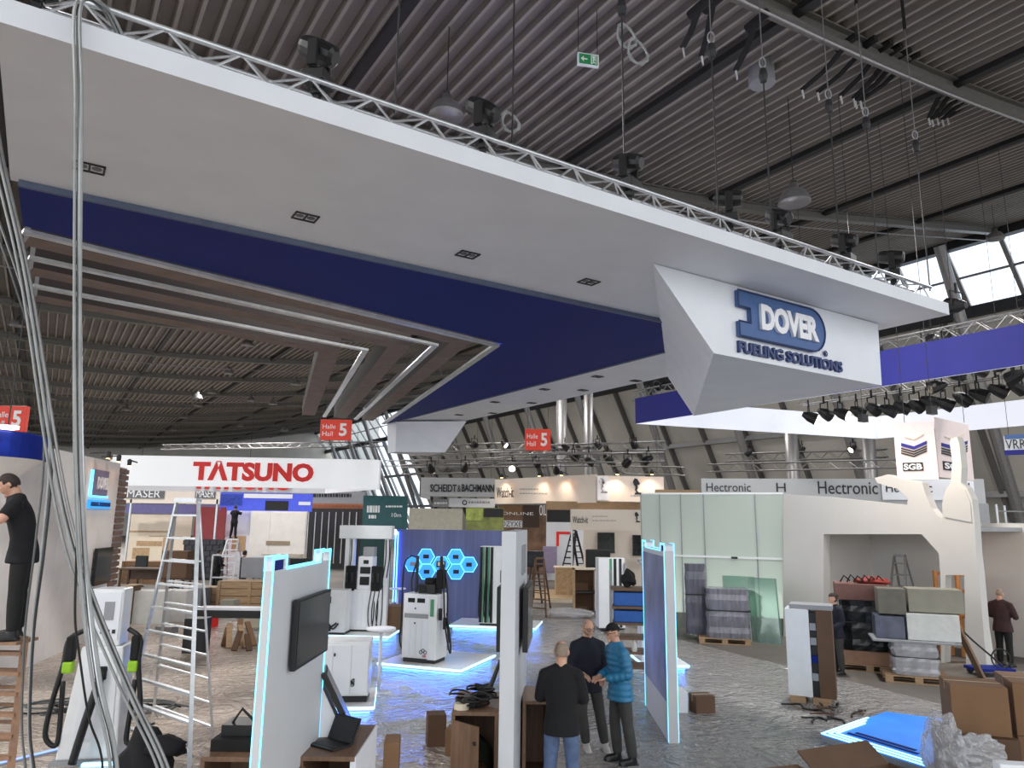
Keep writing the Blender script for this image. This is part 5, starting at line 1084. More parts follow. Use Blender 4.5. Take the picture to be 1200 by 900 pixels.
# ---- charging post on the left
rt = thing('charging_post', 'white charging post with two black hoses at the lower left', 'charging post', (-5.35, 10.1, 0), R(10))
MB().prism([(-0.36, -0.22, 0.06), (0.36, -0.22, 0.06), (0.30, -0.22, 1.42), (-0.20, -0.22, 1.42)], (0, 0.45, 0)).build('body', white_gloss, rt, bevel=0.02)
MB().prism([(-0.18, -0.235, 0.3), (0.28, -0.235, 0.3), (0.25, -0.235, 1.36), (-0.12, -0.235, 1.36)], (0, 0.015, 0)).build('front_panel', white, rt)
MB().bx(-0.17, 0.24, -0.2, 0.16, 1.42, 2.14).build('head', white_gloss, rt, bevel=0.02); MB().bx(-0.14, 0.21, -0.215, -0.2, 1.5, 2.1).build('head_panel', white, rt); MB().bx(0.02, 0.14, -0.222, -0.215, 1.75, 1.98).build('display', greyp, rt)
for k in range(3): MB().bx(0.0 + 0.07 * k, 0.04 + 0.07 * k, -0.222, -0.215, 1.58, 1.63).build('symbol', dark, rt)
MB().bx(-0.4, 0.4, -0.3, 0.3, 0, 0.06).build('base', greyp, rt); MB().bx(0.0, 0.36, -0.36, -0.3, 0.01, 0.05).build('led_strip', led_white, rt)
MB().tube([(-0.17 + 0, -0.2, 1.4), (0.26, -0.2, 1.4)], 0.01, 6).build('seam', greyp, rt)
for s, x in ((-1, -0.26), (1, 0.36)):
    hose(rt, [(x + s * -0.05, -0.1, 1.62), (x + s * 0.12, -0.16, 1.5), (x + s * 0.14, -0.2, 1.2), (x + s * 0.22, -0.22, 0.7), (x + s * 0.24, -0.22, 0.35), (x + s * 0.10, -0.22, 0.25), (x + s * 0.10, -0.2, 0.6), (x + s * 0.12, -0.2, 1.0)], 0.032)
    MB().bx(x + s * 0.08 - 0.06, x + s * 0.08 + 0.06, -0.26, -0.12, 1.1, 1.24).build('connector', green_conn, rt, bevel=0.02); MB().bx(x + s * 0.08 - 0.05, x + s * 0.08 + 0.05, -0.24, -0.1, 1.24, 1.55).build('holster', matte_black, rt, bevel=0.02)
hose(rt, [(0.1, -0.25, 1.15), (0.02, -0.34, 0.7), (-0.05, -0.36, 0.35), (-0.1, -0.38, 0.06)], 0.05); MB().bx(0.02, 0.14, -0.3, -0.22, 1.02, 1.18).build('plug', matte_black, rt, bevel=0.01)
jk = thing('black_jacket', 'black jacket draped over a low box beside the charging post', 'jacket', (-3.95, 8.6, 0))
def blobf(d): return 1 + 0.16 * math.sin(5 * d.x + 3 * d.z) + 0.12 * math.sin(7 * d.y - 4 * d.z)
MB().ell((0, 0, 0.35), 0.3, 0.25, 0.42, 20, 14, blobf).build('cloth', cl_black, jk, smooth=True); MB().ell((0.22, -0.05, 0.62), 0.24, 0.16, 0.1, 14, 10, blobf).build('sleeve', cl_black, jk, smooth=True)
# cables lying on the floor at left and a blue led bar
random.seed(5)
fc = thing('floor_cables', 'dark tangle of cables on the floor behind the charging post', 'cable', (-6.6, 12.4, 0))
for k in range(14):
    pts = [Vector((0.9 * math.sin(k * 1.7 + j * 0.5) * (0.5 + 0.05 * k) + 0.2 * j - 0.5, 0.35 * math.cos(k + j * 0.7), 0.02 + 0.008 * k)) for j in range(7)]
    MB().tube(catm(pts, 4), 0.016, 6).build('cable', cable_d if k % 3 else rubber, fc, smooth=True)
lb = thing('led_bar', 'blue led bar lying on the floor at the lower left', 'light', (-5.95, 10.3, 0), R(58)); MB().bx(-0.75, 0.75, -0.04, 0.04, 0.0, 0.05).build('profile', greyp, lb); MB().bx(-0.74, 0.74, -0.03, 0.03, 0.05, 0.056).build('diffuser', mat('soft_blue_led', (120, 150, 255), 0.4, emit=(90, 120, 255), es=2.2), lb)
# ---- ladders
LQ = onS(1056, 672, 19.6).dot(D2)
def stepladder(name, label, front, rear, top, n, m, rungs_rear=True, w=0.05, plat=True):
    """front/rear = (left foot, right foot); top = (left, right) of the crown"""
    fl_, fr_ = Vector(front[0]), Vector(front[1]); rl, rr_ = Vector(rear[0]), Vector(rear[1]); tl, tr_ = Vector(top[0]), Vector(top[1])
    rt = thing(name, label, 'ladder', (fl_ + fr_ + rl + rr_) / 4)
    for a, b in ((fl_, tl), (fr_, tr_)): MB().bar(a, b, w, w * 0.5).build('stile', m, rt, w=True)
    for a, b in ((rl, tl), (rr_, tr_)): MB().bar(a, b, w * 0.8, w * 0.45).build('rear_stile', m, rt, w=True)
    for i in range(1, n + 1):
        f = i / (n + 0.6); MB().bar(fl_.lerp(tl, f), fr_.lerp(tr_, f), w * 1.3, w * 0.5).build('rung', m, rt, w=True)
        if rungs_rear: MB().bar(rl.lerp(tl, f), rr_.lerp(tr_, f), w * 0.7, w * 0.4).build('rear_rung', m, rt, w=True)
    if plat: MB().bar(tl + Vector((0, 0, 0.02)), tr_ + Vector((0, 0, 0.02)), 0.1, 0.06).build('crown', m, rt, w=True)
    for q in (fl_, fr_, rl, rr_): MB().box(q + Vector((0, 0, 0.02)), (0.06, 0.06, 0.04)).build('foot', black, rt, w=True)
    return rt
tl = P(207, 588, 10.4); tr_ = P(233, 588, 10.2)
stepladder('stepladder', 'tall aluminium stepladder standing on the film at left', (G(140, 880), G(221, 918)), (G(178, 850), G(250, 880)), (tl, tr_), 10, alu)
stepladder('stepladder', 'wooden stepladder standing right of the end-on panel', (G(622, 722), G(640, 724)), (G(618, 708), G(645, 712)), (P(628, 655, 24.6), P(637, 655, 24.6)), 6, mat('brown_ladder_wood', (104, 74, 52), 0.6), w=0.07)
stepladder('stepladder', 'tall black stepladder under the lower cream banner', (P(655, 681, 36) * 1, P(668, 682, 35.5)), (P(680, 681, 37), P(690, 681, 36.5)), (P(670, 622, 36), P(675, 622, 36)), 8, black, w=0.12)
stepladder('stepladder', 'small aluminium stepladder inside the opening of the white nozzle wall', (ST(19.0, LQ + 0.28), ST(19.0, LQ - 0.28)), (ST(20.2, LQ + 0.28), ST(20.2, LQ - 0.28)), (ST(19.6, LQ + 0.15, 2.3), ST(19.6, LQ - 0.15, 2.3)), 7, alu_dull, w=0.06)
# wooden ladder carrying the man at the left edge
ml = stepladder('wooden_stepladder', 'wooden stepladder at the left edge with a man standing on it', ((-5.55, 7.45, 0), (-4.72, 7.5, 0)), ((-5.7, 8.5, 0), (-5.35, 8.5, 0)), ((-5.67, 8.0, 1.78), (-5.08, 8.0, 1.78)), 9, mat('old_ladder_wood', (150, 116, 92), 0.7, var=0.2, scale=8), w=0.07)
MB().box((-5.38, 8.0, 1.785), (0.66, 0.36, 0.03)).build('platform', MATS['old_ladder_wood'], ml, w=True)
# ---- stair trolley with blue bins
rt = thing('shelf_trolley', 'brown step trolley with blue bins behind the man in the teal jacket', 'trolley', (2.5, 15.6, 0), R(-6))
for x in (-0.38, 0.38):
    for y in (-0.2, 0.3): MB().bar((x, y, 0.06), (x, y, 2.1 if y > 0 else 1.75), 0.05).build('post', alu_dull, rt)
for k, z in enumerate((0.2, 0.48, 0.76, 1.04, 1.36, 1.72)): MB().bx(-0.38, 0.38, -0.24, 0.32, z, z + 0.05).build('tread', mat('trolley_brown', (112, 84, 64), 0.6), rt)
MB().bx(-0.33, 0.33, -0.2, 0.26, 1.41, 1.68).build('blue_bin', mat('blue_bin', (38, 92, 170), 0.5), rt, bevel=0.02); MB().bx(-0.33, 0.33, -0.2, 0.26, 1.09, 1.32).build('blue_bin', MATS['blue_bin'], rt, bevel=0.02)
MB().bar((0.38, 0.3, 2.1), (0.2, 0.3, 2.3), 0.04).bar((0.2, 0.3, 2.3), (0.34, 0.3, 2.32), 0.04).build('handle', alu_dull, rt); MB().ell((0.0, 0.05, 1.95), 0.15, 0.12, 0.17, 14, 10, blobf).build('black_bag', matte_black, rt)
for x in (-0.38, 0.38): MB().cyl((x - 0.02, -0.2, 0.06), (x + 0.02, -0.2, 0.06), 0.06, n=12).build('wheel', black, rt)
btl = thing('spray_bottle', 'pale bottle standing on the step trolley', 'bottle', (2.55, 15.4, 0.53)); MB().lathe([(0.05, 0), (0.055, 0.02), (0.055, 0.14), (0.02, 0.2), (0.02, 0.24), (0, 0.24)], n=14).build('body', foam, btl, smooth=True); MB().bx(-0.03, 0.02, -0.015, 0.015, 0.22, 0.26).build('cap', dark, btl)
# ---- boxes
def carton_box(name, label, c, dims, rz, m=carton, tape=True, group=None, cat='box'):
    rt = thing(name, label, cat, c, rz, group); x, y, z = dims[0] / 2, dims[1] / 2, dims[2]
    MB().bx(-x, x, -y, y, 0, z).build('carton', m, rt, bevel=0.008)
    for s in (-1, 1): MB().bx(-x + 0.004, x - 0.004, s * y * 0.5 - y * 0.49, s * y * 0.5 + y * 0.49, z, z + 0.005).build('flap', m, rt)
    if tape: MB().bx(-x - 0.002, x + 0.002, -0.025, 0.025, z - 0.1, z + 0.007).build('tape', mat('brown_tape', (150, 120, 84), 0.3), rt)
    return rt
c1 = (5.72, 9.6, 0)
carton_box('carton', 'brown carton under the square carton, half covered by film', (5.78, 9.62, 0), (0.8, 0.7, 0.62), R(-18), carton_d)
carton_box('carton', 'square brown carton on top, left of the taped stack', (5.82, 9.62, 0.63), (0.62, 0.55, 0.56), R(-18))
carton_box('carton', 'large brown carton at the right edge, lower of two', (6.75, 9.6, 0), (0.95, 0.8, 0.62), R(-20), carton)
cq = carton_box('carton', 'large brown carton at the right edge with white strap, upper of two', (6.75, 9.6, 0.63), (0.95, 0.8, 0.6), R(-20), carton)
MB().bx(-0.14, -0.10, -0.407, -0.4, -0.25, 0.605).bx(-0.14, -0.10, -0.4, 0.4, 0.605, 0.612).build('strap', foam, cq)
# open carton in the foreground
def open_carton(name, label, c, dims, rz, m):
    rt = thing(name, label, 'box', c, rz); x, y, z = dims[0] / 2, dims[1] / 2, dims[2]; t = 0.012
    for (a, b, cc, d) in ((-x, x, -y, -y + t), (-x, x, y - t, y), (-x, -x + t, -y, y), (x - t, x, -y, y)): MB().bx(a, b, cc, d, 0, z).build('side', m, rt)
    MB().bx(-x, x, -y, y, 0, t).build('bottom', m, rt)
    MB().obox(Vector((0, -y - 0.16, z - 0.06)), Vector((x, 0, 0)), Vector((0, 0.16, 0.07)), Vector((0, 0.002, -0.005))).build('flap', m, rt); MB().obox(Vector((0, y + 0.14, z + 0.08)), Vector((x, 0, 0)), Vector((0, 0.14, 0.09)), Vector((0, 0.003, -0.005))).build('flap', m, rt)
    MB().obox(Vector((-x - 0.14, 0, z + 0.06)), Vector((0.14, 0, -0.07)), Vector((0, y, 0)), Vector((0.003, 0, 0.005))).build('flap', m, rt)
open_carton('open_carton', 'open brown carton at the bottom edge beneath the blue led plates', (4.05, 8.4, 0), (1.1, 0.8, 0.42), R(24), carton_d)
open_carton('open_carton', 'flat brown open carton at the bottom edge left of the other one', (3.05, 8.05, 0), (0.8, 0.6, 0.30), R(18), carton_d)
sb = thing('printed_box', 'white box with black flower print in the bottom right corner', 'box', (4.95, 7.05, 0), R(-8)); MB().bx(-0.5, 0.6, -0.07, 0.07, 0, 1.0).build('carton', white, sb, bevel=0.008)
for (cx, cz) in ((-0.26, 0.84), (0.12, 0.74)):
    for k in range(10):
        a = 2 * math.pi * k / 10; MB().bar((cx + 0.05 * math.cos(a), -0.075, cz + 0.05 * math.sin(a)), (cx + 0.13 * math.cos(a), -0.075, cz + 0.13 * math.sin(a)), 0.035, 0.01, (0, 1, 0)).build('petal_print', text_black, sb)
# crumpled film over the cartons
cf = MB(); random.seed(11)
def crum(d): return 1 + 0.16 * math.sin(6 * d.x + 4 * math.sin(5 * d.z)) * math.sin(6 * d.z + 5 * d.y) + 0.06 * math.sin(15 * d.y + 11 * d.x) + 0.03 * random.random()
fo = MB().ell((5.05, 9.0, 0.40), 0.2, 0.3, 0.52, 40, 28, crum).build('crumpled_film', clear_film, smooth=False); tag(fo, 'crumpled clear packing film spilling off the cartons', 'packing film')
fo2 = MB().ell((5.5, 9.1, 0.48), 0.3, 0.1, 0.22, 36, 20, crum).build('crumpled_film', clear_film, smooth=False); tag(fo2, 'loose clear film draped on the front of the brown carton', 'packing film')
# stack of glowing blue plates
bp_ = thing('led_plate_stack', 'stack of glowing blue led plates lying on the floor at lower right', 'light panel', (4.95, 10.7, 0))
A_, B_, C_, D_ = G(963, 860, 0.12), G(1038, 834, 0.12), G(1150, 848, 0.12), G(1085, 898, 0.12)
blm = mat('glowing_blue_plate', (40, 130, 225), 0.35, var=0.25, scale=2, emit=(30, 120, 235), es=0.45)
MB().prism([A_ - UP * 0.02, B_ - UP * 0.02, C_ - UP * 0.02, D_ - UP * 0.02], -UP * 0.08).build('plate', greyp, bp_, w=True)
MB().prism([A_, B_, C_, D_], -UP * 0.02).build('top_plate', blm, bp_, w=True)
cen = (A_ + B_ + C_ + D_) / 4
for k in (0.0, 0.09, 0.18):
    a, b, c, e = [q.lerp(cen, k) + UP * 0.006 for q in (A_, B_, C_, D_)]
    MB().bar(a, e, 0.025, 0.012).build('led_line', led_white, bp_, w=True); MB().bar(a, a.lerp(b, 0.7 - k), 0.025, 0.012).build('led_line', led_white, bp_, w=True)
for k in (0.32, 0.42): MB().bar(A_.lerp(cen, k) + UP * 0.005, D_.lerp(cen, k) + UP * 0.005, 0.06, 0.01).build('dark_slot', navy, bp_, w=True)
cpile = thing('cable_pile', 'black cable offcuts scattered on the floor behind the blue plates', 'cable', (5.75, 12.7, 0)); random.seed(8)
for k in range(16):
    x, y = random.uniform(-0.8, 0.7), random.uniform(-0.5, 0.5); a = random.uniform(0, 3)
    MB().tube(catm([(x + 0.15 * j * math.cos(a + 0.3 * j), y + 0.12 * j * math.sin(a + 0.4 * j), 0.02 + 0.05 * random.random()) for j in range(4)], 3), 0.016, 6).build('cable', rubber if k % 4 else carton_d, cpile)
# ---- white dispenser carcass with cardboard side
rt = thing('unpacked_dispenser', 'white dispenser carcass with cardboard side standing on wood blocks', 'fuel dispenser', (5.45, 13.75, 0), R(-25))
MB().bx(-0.38, 0.02, -0.25, 0.3, 0.12, 1.6).build('cabinet', white_gloss, rt, bevel=0.008); MB().bx(0.02, 0.14, -0.18, 0.3, 0.12, 1.55).build('inner_frame', black, rt); MB().bx(0.14, 0.40, -0.25, 0.32, 0.12, 1.6).build('cardboard_side', carton_d, rt)
for z in (0.4, 0.7, 1.0, 1.25): MB().bx(0.03, 0.13, -0.24, -0.18, z, z + 0.12).build('module', greyp if z != 0.7 else navy, rt)
MB().bx(-0.3, 0.42, -0.2, 0.3, 1.6, 1.68).build('top_cap', greyp, rt); MB().bx(-0.36, -0.1, -0.28, 0.28, 0, 0.12).build('wood_block', wood, rt); MB().bx(0.02, 0.3, -0.28, 0.28, 0, 0.12).build('wood_block', wood, rt)
# ---- pallets and what stands on them
def pallet(label, c, rz, l=1.2, w=0.8):
    rt = thing('pallet', label, 'pallet', c, rz, 'wooden pallets')
    for i in range(5): MB().bx(-l / 2, l / 2, -w / 2 + i * (w - 0.1) / 4, -w / 2 + i * (w - 0.1) / 4 + 0.1, 0.122, 0.144).build('deck_board', wood, rt)
    for x in (-l / 2, -0.07, l / 2 - 0.145):
        MB().bx(x, x + 0.145, -w / 2, w / 2, 0.1, 0.122).build('stringer', wood, rt)
        for y in (-w / 2, -0.05, w / 2 - 0.1): MB().bx(x, x + 0.145, y, y + 0.1, 0.022, 0.1).build('block', wood, rt)
    for y in (-w / 2, -0.05, w / 2 - 0.1): MB().bx(-l / 2, l / 2, y, y + 0.1, 0, 0.022).build('bottom_board', wood, rt)
def rounded(c, dims, k=0.06):
    return lambda d: 1
pallet('pallet under the grey wrapped load by the frosted wall', (5.75, 20.3, 0), R(-12), 1.3, 1.0)
pallet('pallet under the black wrapped load', (7.95, 16.9, 0), R(-20), 1.3, 1.0)
pallet('pallet under the silver wrapped drum', (8.35, 15.7, 0), R(-20), 1.2, 0.9)
wrap_g = mat('grey_stretch_wrap', (128, 128, 138), 0.18, var=0.25, scale=3, stretch=(4, 4, 0.4), bump=0.5, bscale=9)
wrap_k = mat('black_stretch_wrap', (24, 26, 28), 0.25, var=0.4, scale=5, bump=0.5, bscale=10)
wrap_d = mat('dark_grey_wrap', (92, 92, 104), 0.2, var=0.25, scale=4, stretch=(4, 4, 0.4), bump=0.5, bscale=9)
def wrapped(name, label, c, dims, rz, m, extra=None):
    rt = thing(name, label, 'wrapped load', c, rz); x, y, z = dims[0] / 2, dims[1] / 2, dims[2]
    mb = MB(); rings = []
    n = 24; vs = []; fs = []; H_n = 9
    for k in range(H_n + 1):
        zz = z * k / H_n; b = 1 + 0.035 * math.sin(k * 2.1)
        for i in range(n):
            a = 2 * math.pi * i / n; ca_, sa_ = math.cos(a), math.sin(a); q = (abs(ca_) ** 6 + abs(sa_) ** 6) ** (-1 / 6)
            vs.append((x * q * ca_ * b * (1 + 0.02 * math.sin(5 * i + k)), y * q * sa_ * b * (1 + 0.02 * math.cos(3 * i + k)), zz))
    for k in range(H_n):
        for i in range(n): fs.append((k * n + i, k * n + (i + 1) % n, (k + 1) * n + (i + 1) % n, (k + 1) * n + i))
    fs.append(tuple(range(n))[::-1]); fs.append(tuple(range(H_n * n, (H_n + 1) * n)))
    MB().add(vs, fs).build('wrapping', m, rt)
    MB().bx(-x * 1.02, x * 1.02, -y * 1.02, y * 1.02, z * 0.55, z * 0.57).build('strap', black, rt)
    return rt
wrapped('wrapped_load', 'wide grey stretch-wrapped load on the pallet by the frosted wall', (5.85, 20.2, 0.145), (1.1, 0.8, 1.25), R(-12), wrap_g)
wrapped('wrapped_load', 'tall dark grey wrapped load standing beside the wide one', (5.15, 20.75, 0.145), (0.55, 0.45, 1.85), R(-12), wrap_d)
bk_ = wrapped('wrapped_load', 'black stretch-wrapped pallet load below the red bag', (7.95, 16.9, 0.145 + 0.28), (1.05, 0.9, 1.05), R(-20), wrap_k)
carton_box('flat_carton', 'flat reddish carton between the pallet and the black load', (7.95, 16.9, 0.145), (1.15, 0.95, 0.27), R(-20), mat('rosy_cardboard', (166, 128, 106), 0.8), False)
carton_box('carton', 'wide red-brown carton on top of the black wrapped load', (7.9, 16.9, 1.48), (1.05, 0.8, 0.34), R(-20), mat('red_brown_cardboard', (128, 92, 84), 0.8), False)
rg = thing('red_bag', 'red and black folded tarp bag on top of the black load', 'bag', (7.98, 16.85, 1.83), R(-20)); MB().ell((0.2, 0, 0.06), 0.36, 0.25, 0.08, 18, 10, blobf).build('red_cloth', mat('red_tarp', (150, 44, 36), 0.6), rg, smooth=True)
for k in range(6): MB().tube([(-0.5 + 0.14 * k, -0.2, 0.02), (-0.42 + 0.14 * k, -0.22, 0.16 + 0.02 * (k % 2)), (-0.3 + 0.14 * k, -0.2, 0.05)], 0.02, 6).build('wire_basket', black, rg)
wrapped('wrapped_drum', 'silver wrapped drum on the front pallet', (8.35, 15.7, 0.145), (0.85, 0.7, 0.62), R(-20), mat('silver_stretch_wrap', (166, 166, 170), 0.2, var=0.2, scale=4, bump=0.5, bscale=9))
brd = thing('grey_board', 'thin grey board carrying the white foam box', 'board', (8.45, 15.75, 0.77), R(-20)); MB().bx(-0.85, 0.75, -0.45, 0.45, 0, 0.04).build('board', greyp, brd, bevel=0.004)
carton_box('dark_carton', 'dark blue-grey wrapped carton beside the white foam box', (8.0, 15.95, 0.815), (0.55, 0.6, 0.44), R(-20), mat('blue_grey_wrap', (94, 98, 114), 0.3, var=0.3, scale=4), False)
carton_box('foam_box', 'white foam box on the grey board under the grey-green cartons', (8.75, 15.7, 0.815), (0.95, 0.7, 0.52), R(-20), foam, False)
carton_box('carton', 'dark olive-grey carton left on top of the pallet stack', (8.08, 15.95, 1.30), (0.52, 0.6, 0.50), R(-20), mat('olive_cardboard', (112, 108, 98), 0.8))
carton_box('carton', 'pale grey-green carton right on top of the pallet stack', (8.85, 15.7, 1.36), (1.0, 0.6, 0.46), R(-20), carton_g)
bd = thing('leaning_board', 'brown board leaning beside the pallet stack', 'board', (9.6, 15.9, 0)); MB().obox(Vector((0, 0, 0.62)), Vector((0.28, 0.05, -0.62)), Vector((0.05, 0.2, 0)), Vector((0.02, 0, 0.01))).build('board', mat('brown_board', (140, 112, 90), 0.7), bd)
dy = thing('hand_trolley', 'dark blue hand trolley with curved handle by the nozzle wall', 'trolley', (10.3, 16.35, 0)); MB().bx(-0.4, 0.4, -0.25, 0.25, 0.1, 0.16).build('deck', navy, dy); MB().tube(catm([(0.3, 0, 0.16), (0.1, 0, 0.35), (-0.3, 0, 0.7), (-0.6, 0, 1.0)], 5), 0.02, 6).build('handle', black, dy)
for x in (-0.3, 0.3):
    for y in (-0.2, 0.2): MB().cyl((x, y - 0.03, 0.06), (x, y + 0.03, 0.06), 0.06, n=12).build('wheel', black, dy)
MB().tube([(0.2 + 0.2 * math.cos(a), -0.1, 0.35 + 0.2 * math.sin(a)) for a in [math.pi * i / 8 for i in range(17)]], 0.015, 6).build('hose_loop', rubber, dy)
# glass panes leaning on the frosted wall
for i, (x0, x1, y0, y1, lb_) in enumerate(((6.0, 6.75, 20.9, 20.5, 'rear'), (6.5, 7.15, 20.3, 19.9, 'front'))):
    gp = thing('glass_pane', 'leaning greenish glass pane by the frosted wall, %s one' % lb_, 'glass pane', ((x0 + x1) / 2, (y0 + y1) / 2, 0)); a = Vector((x0, y0, 0.0)); b = Vector((x1, y1, 0.0)); up_ = Vector((0.05, 0.35, 1.65))
    MB().prism([a, b, b + up_, a + up_], (0.01, 0.012, 0)).build('pane', green_glass, gp, w=True); MB().bar(b, b + up_, 0.03, 0.03).build('edge', mat('green_glass_edge', (84, 128, 116), 0.3), gp, w=True); MB().bar(a, a + up_, 0.02, 0.02).build('edge', alu_dull, gp, w=True)
# small white block and carton right of the printed panel
wb_ = thing('white_plinth', 'small white plinth beside the blue printed panel', 'plinth', (2.85, 13.0, 0)); MB().bx(-0.14, 0.14, -0.2, 0.2, 0, 0.34).build('body', white, wb_, bevel=0.006)
carton_box('carton', 'small brown carton on the floor right of the printed panel', (3.25, 12.9, 0), (0.34, 0.3, 0.28), R(10), carton_d)
pm = thing('panel_post', 'slim white post on the small led platform', 'post', (3.6, 16.8, 0.13)); MB().cyl((0, 0, 0), (0, 0, 1.5), 0.035, n=12).build('post', white, pm); MB().lathe([(0.13, 0), (0.13, 0.02), (0.04, 0.03), (0, 0.03)], n=16).build('foot', white, pm)
wc_ = thing('white_counter', 'white counter block on the small led platform', 'counter', (3.15, 17.0, 0.13)); MB().bx(-0.22, 0.22, -0.25, 0.25, 0, 1.0).build('body', white, wc_, bevel=0.01); MB().bx(-0.25, 0.25, -0.28, 0.28, 1.0, 1.03).build('top', greyp, wc_)
# boxes near the middle desk
carton_box('carton', 'upright brown carton left of the middle counter desk', (-1.0, 10.9, 0), (0.26, 0.26, 0.42), R(12), carton_d, False)
carton_box('carton', 'small carton leaning by the middle counter desk', (-0.72, 10.5, 0), (0.18, 0.26, 0.34), R(-8), carton, False)
carton_box('carton', 'small open carton on the shelf of the middle desk', (-0.38, 8.9, 0.1), (0.3, 0.3, 0.24), R(14), carton, False)
cg = thing('green_bag', 'dark green bag inside the middle counter desk', 'bag', (-0.35, 9.3, 0.1)); MB().ell((0, 0, 0.24), 0.2, 0.16, 0.24, 16, 10, blobf).build('cloth', mat('dark_green_cloth', (52, 58, 46), 0.8), cg, smooth=True); MB().tube([(-0.1, -0.1, 0.42), (0, -0.12, 0.54), (0.1, -0.1, 0.42)], 0.012, 6).build('handle', black, cg)
carton_box('carton', 'tall narrow brown carton beside the television desk', (-1.22, 8.3, 0), (0.16, 0.3, 0.8), R(5), carton, False)
# ---- left background goods
def crate(label, c, dims, rz=0, m=wood, group='wooden crates in the left background'):
    rt = thing('wooden_crate', label, 'crate', c, rz, group); x, y, z = dims[0] / 2, dims[1] / 2, dims[2]
    nb = max(2, int(z / 0.2))
    MB().bx(-x + 0.03, x - 0.03, -y + 0.03, y - 0.03, 0.02, z - 0.02).build('lining', carton_d, rt)
    for k in range(nb): MB().bx(-x, x, -y, -y + 0.025, z * k / nb + 0.01, z * (k + 1) / nb - 0.012).build('plank', m, rt)
    for s in (-x + 0.06, 0, x - 0.06): MB().bx(s - 0.05, s + 0.05, -y - 0.02, -y, 0, z).build('batten', m, rt)
    MB().bx(-x, x, -y, y, z - 0.02, z).build('lid', m, rt)
crate('raw wooden crate right of the stepladder, long one on the floor', G(296, 714), (2.2, 0.9, 0.95))
crate('raw wooden crate behind the stepladder, lower one', G(250, 712), (0.9, 0.8, 0.7))
crate('raw wooden crate with darker boards farther back at left', G(172, 683), (2.0, 1.0, 1.0), 0, mat('dark_crate_wood', (128, 96, 66), 0.7, var=0.2, scale=3))
crate('small pale crate left of the stepladder by the slats', G(150, 731), (0.34, 0.6, 1.1))
carton_box('white_carton', 'large white flat carton left of the stepladder', G(176, 730), (1.0, 0.6, 0.92), 0.05, foam, False); carton_box('white_carton', 'white carton seen through the stepladder', G(206, 728), (0.75, 0.6, 0.9), 0, foam, False)
sp = thing('loudspeaker', 'black speaker cabinet on the floor behind the stepladder', 'loudspeaker', G(228, 765), 0); MB().bx(-0.22, 0.26, -0.2, 0.2, 0.0, 0.78).build('cabinet', black, sp, bevel=0.01); MB().cyl((0.02, -0.2, 0.5), (0.02, -0.212, 0.5), 0.13, n=16).build('cone', dark, sp); MB().cyl((0.02, -0.2, 0.2), (0.02, -0.212, 0.2), 0.09, n=16).build('cone', dark, sp)
wsh = thing('long_shelf', 'long white shelf board lying across trestles behind the display panel', 'shelf', G(276, 742)); MB().bx(-1.0, 1.0, -0.25, 0.25, 0.62, 0.68).build('board', white, wsh); MB().bx(-1.0, 1.0, -0.25, -0.22, 0.42, 0.62).build('lip', dark, wsh)
for x in (-0.85, 0.85): MB().bar((x, -0.2, 0), (x, -0.2, 0.6), 0.06).bar((x, 0.2, 0), (x, 0.2, 0.6), 0.06).build('trestle', alu, wsh)
random.seed(21)
for k in range(7):
    c = G(262 + k * 6, 758 + (k % 3) * 3); o = thing('timber_offcut', 'brown timber offcut leaning under the long shelf, %s from the left' % pos[k], 'timber', c, 0, 'timber offcuts')
    ln = random.uniform(0.5, 0.95); tx = random.uniform(-0.35, 0.1); MB().bar((0, 0, 0.03), (tx, 0.3, ln * 0.7), 0.13, 0.05).build('plank', (carton, wood, carton_d)[k % 3], o)
for k, (x, y, wd, hh, m, lb_) in enumerate([(208, 655, 0.9, 0.9, carton_d, 'dark brown carton on far table left of the slate wall'), (310, 683, 1.6, 0.7, greyp, 'grey flat machine box above the long wooden crate'), (348, 690, 0.6, 1.6, dark, 'dark narrow cabinet at the display panel edge'), (330, 672, 1.5, 1.7, cream, 'cream stool frame by the cream cabinets')]):
    c = P(x, y, 26 + k); 
    if k in (0, 1): c.z = 0.96 if k == 1 else 1.0
    else: c.z = 0
    carton_box('storage_box', lb_, c, (wd, 0.5, hh), 0, m, False)
# ---- central background goods
st_ = thing('booth_stage', 'pale timber booth floor stage behind the wooden stepladder', 'stage', (2.3, 30.5, 0)); MB().bx(-1.8, 1.6, -1.4, 2.5, 0, 0.16).build('deck', osb, st_); MB().bx(-1.8, 1.6, -1.42, -1.4, 0, 0.14).build('edge', cream, st_)
kt = thing('timber_counter', 'pale timber counter under the black stepladder', 'counter', P(672, 695, 31)); kt.location.z = 0.16; MB().bx(-0.75, 0.7, -0.35, 0.35, 0, 1.05).build('body', osb, kt); MB().bx(-0.8, 0.75, -0.4, 0.4, 1.05, 1.1).build('top', cream, kt)
kk = thing('open_kiosk', 'open beige kiosk cabinet left of the striped slab dispenser', 'cabinet', P(688, 705, 27)); kk.location.z = 0; k2 = 0.5
MB().bx(-k2, -k2 + 0.05, -0.3, 0.3, 0, 1.45).build('side', osb, kk); MB().bx(k2 - 0.25, k2, -0.3, 0.3, 0, 1.45).build('side', warm_banner, kk); MB().bx(-k2, k2, -0.3, 0.3, 1.4, 1.45).build('top', cream, kk); MB().bx(-k2 + 0.05, k2 - 0.2, 0.2, 0.25, 0, 1.4).build('back', carton_d, kk); MB().bx(-k2 + 0.05, k2 - 0.2, -0.28, 0.2, 0.6, 0.65).build('shelf', dark, kk)
text('lettering', 'W', Vector((0.33, -0.3, 0.85)), (1, 0, 0), UP, 0.16, 0.18, text_black, kk, 0.01, 0.02, False)
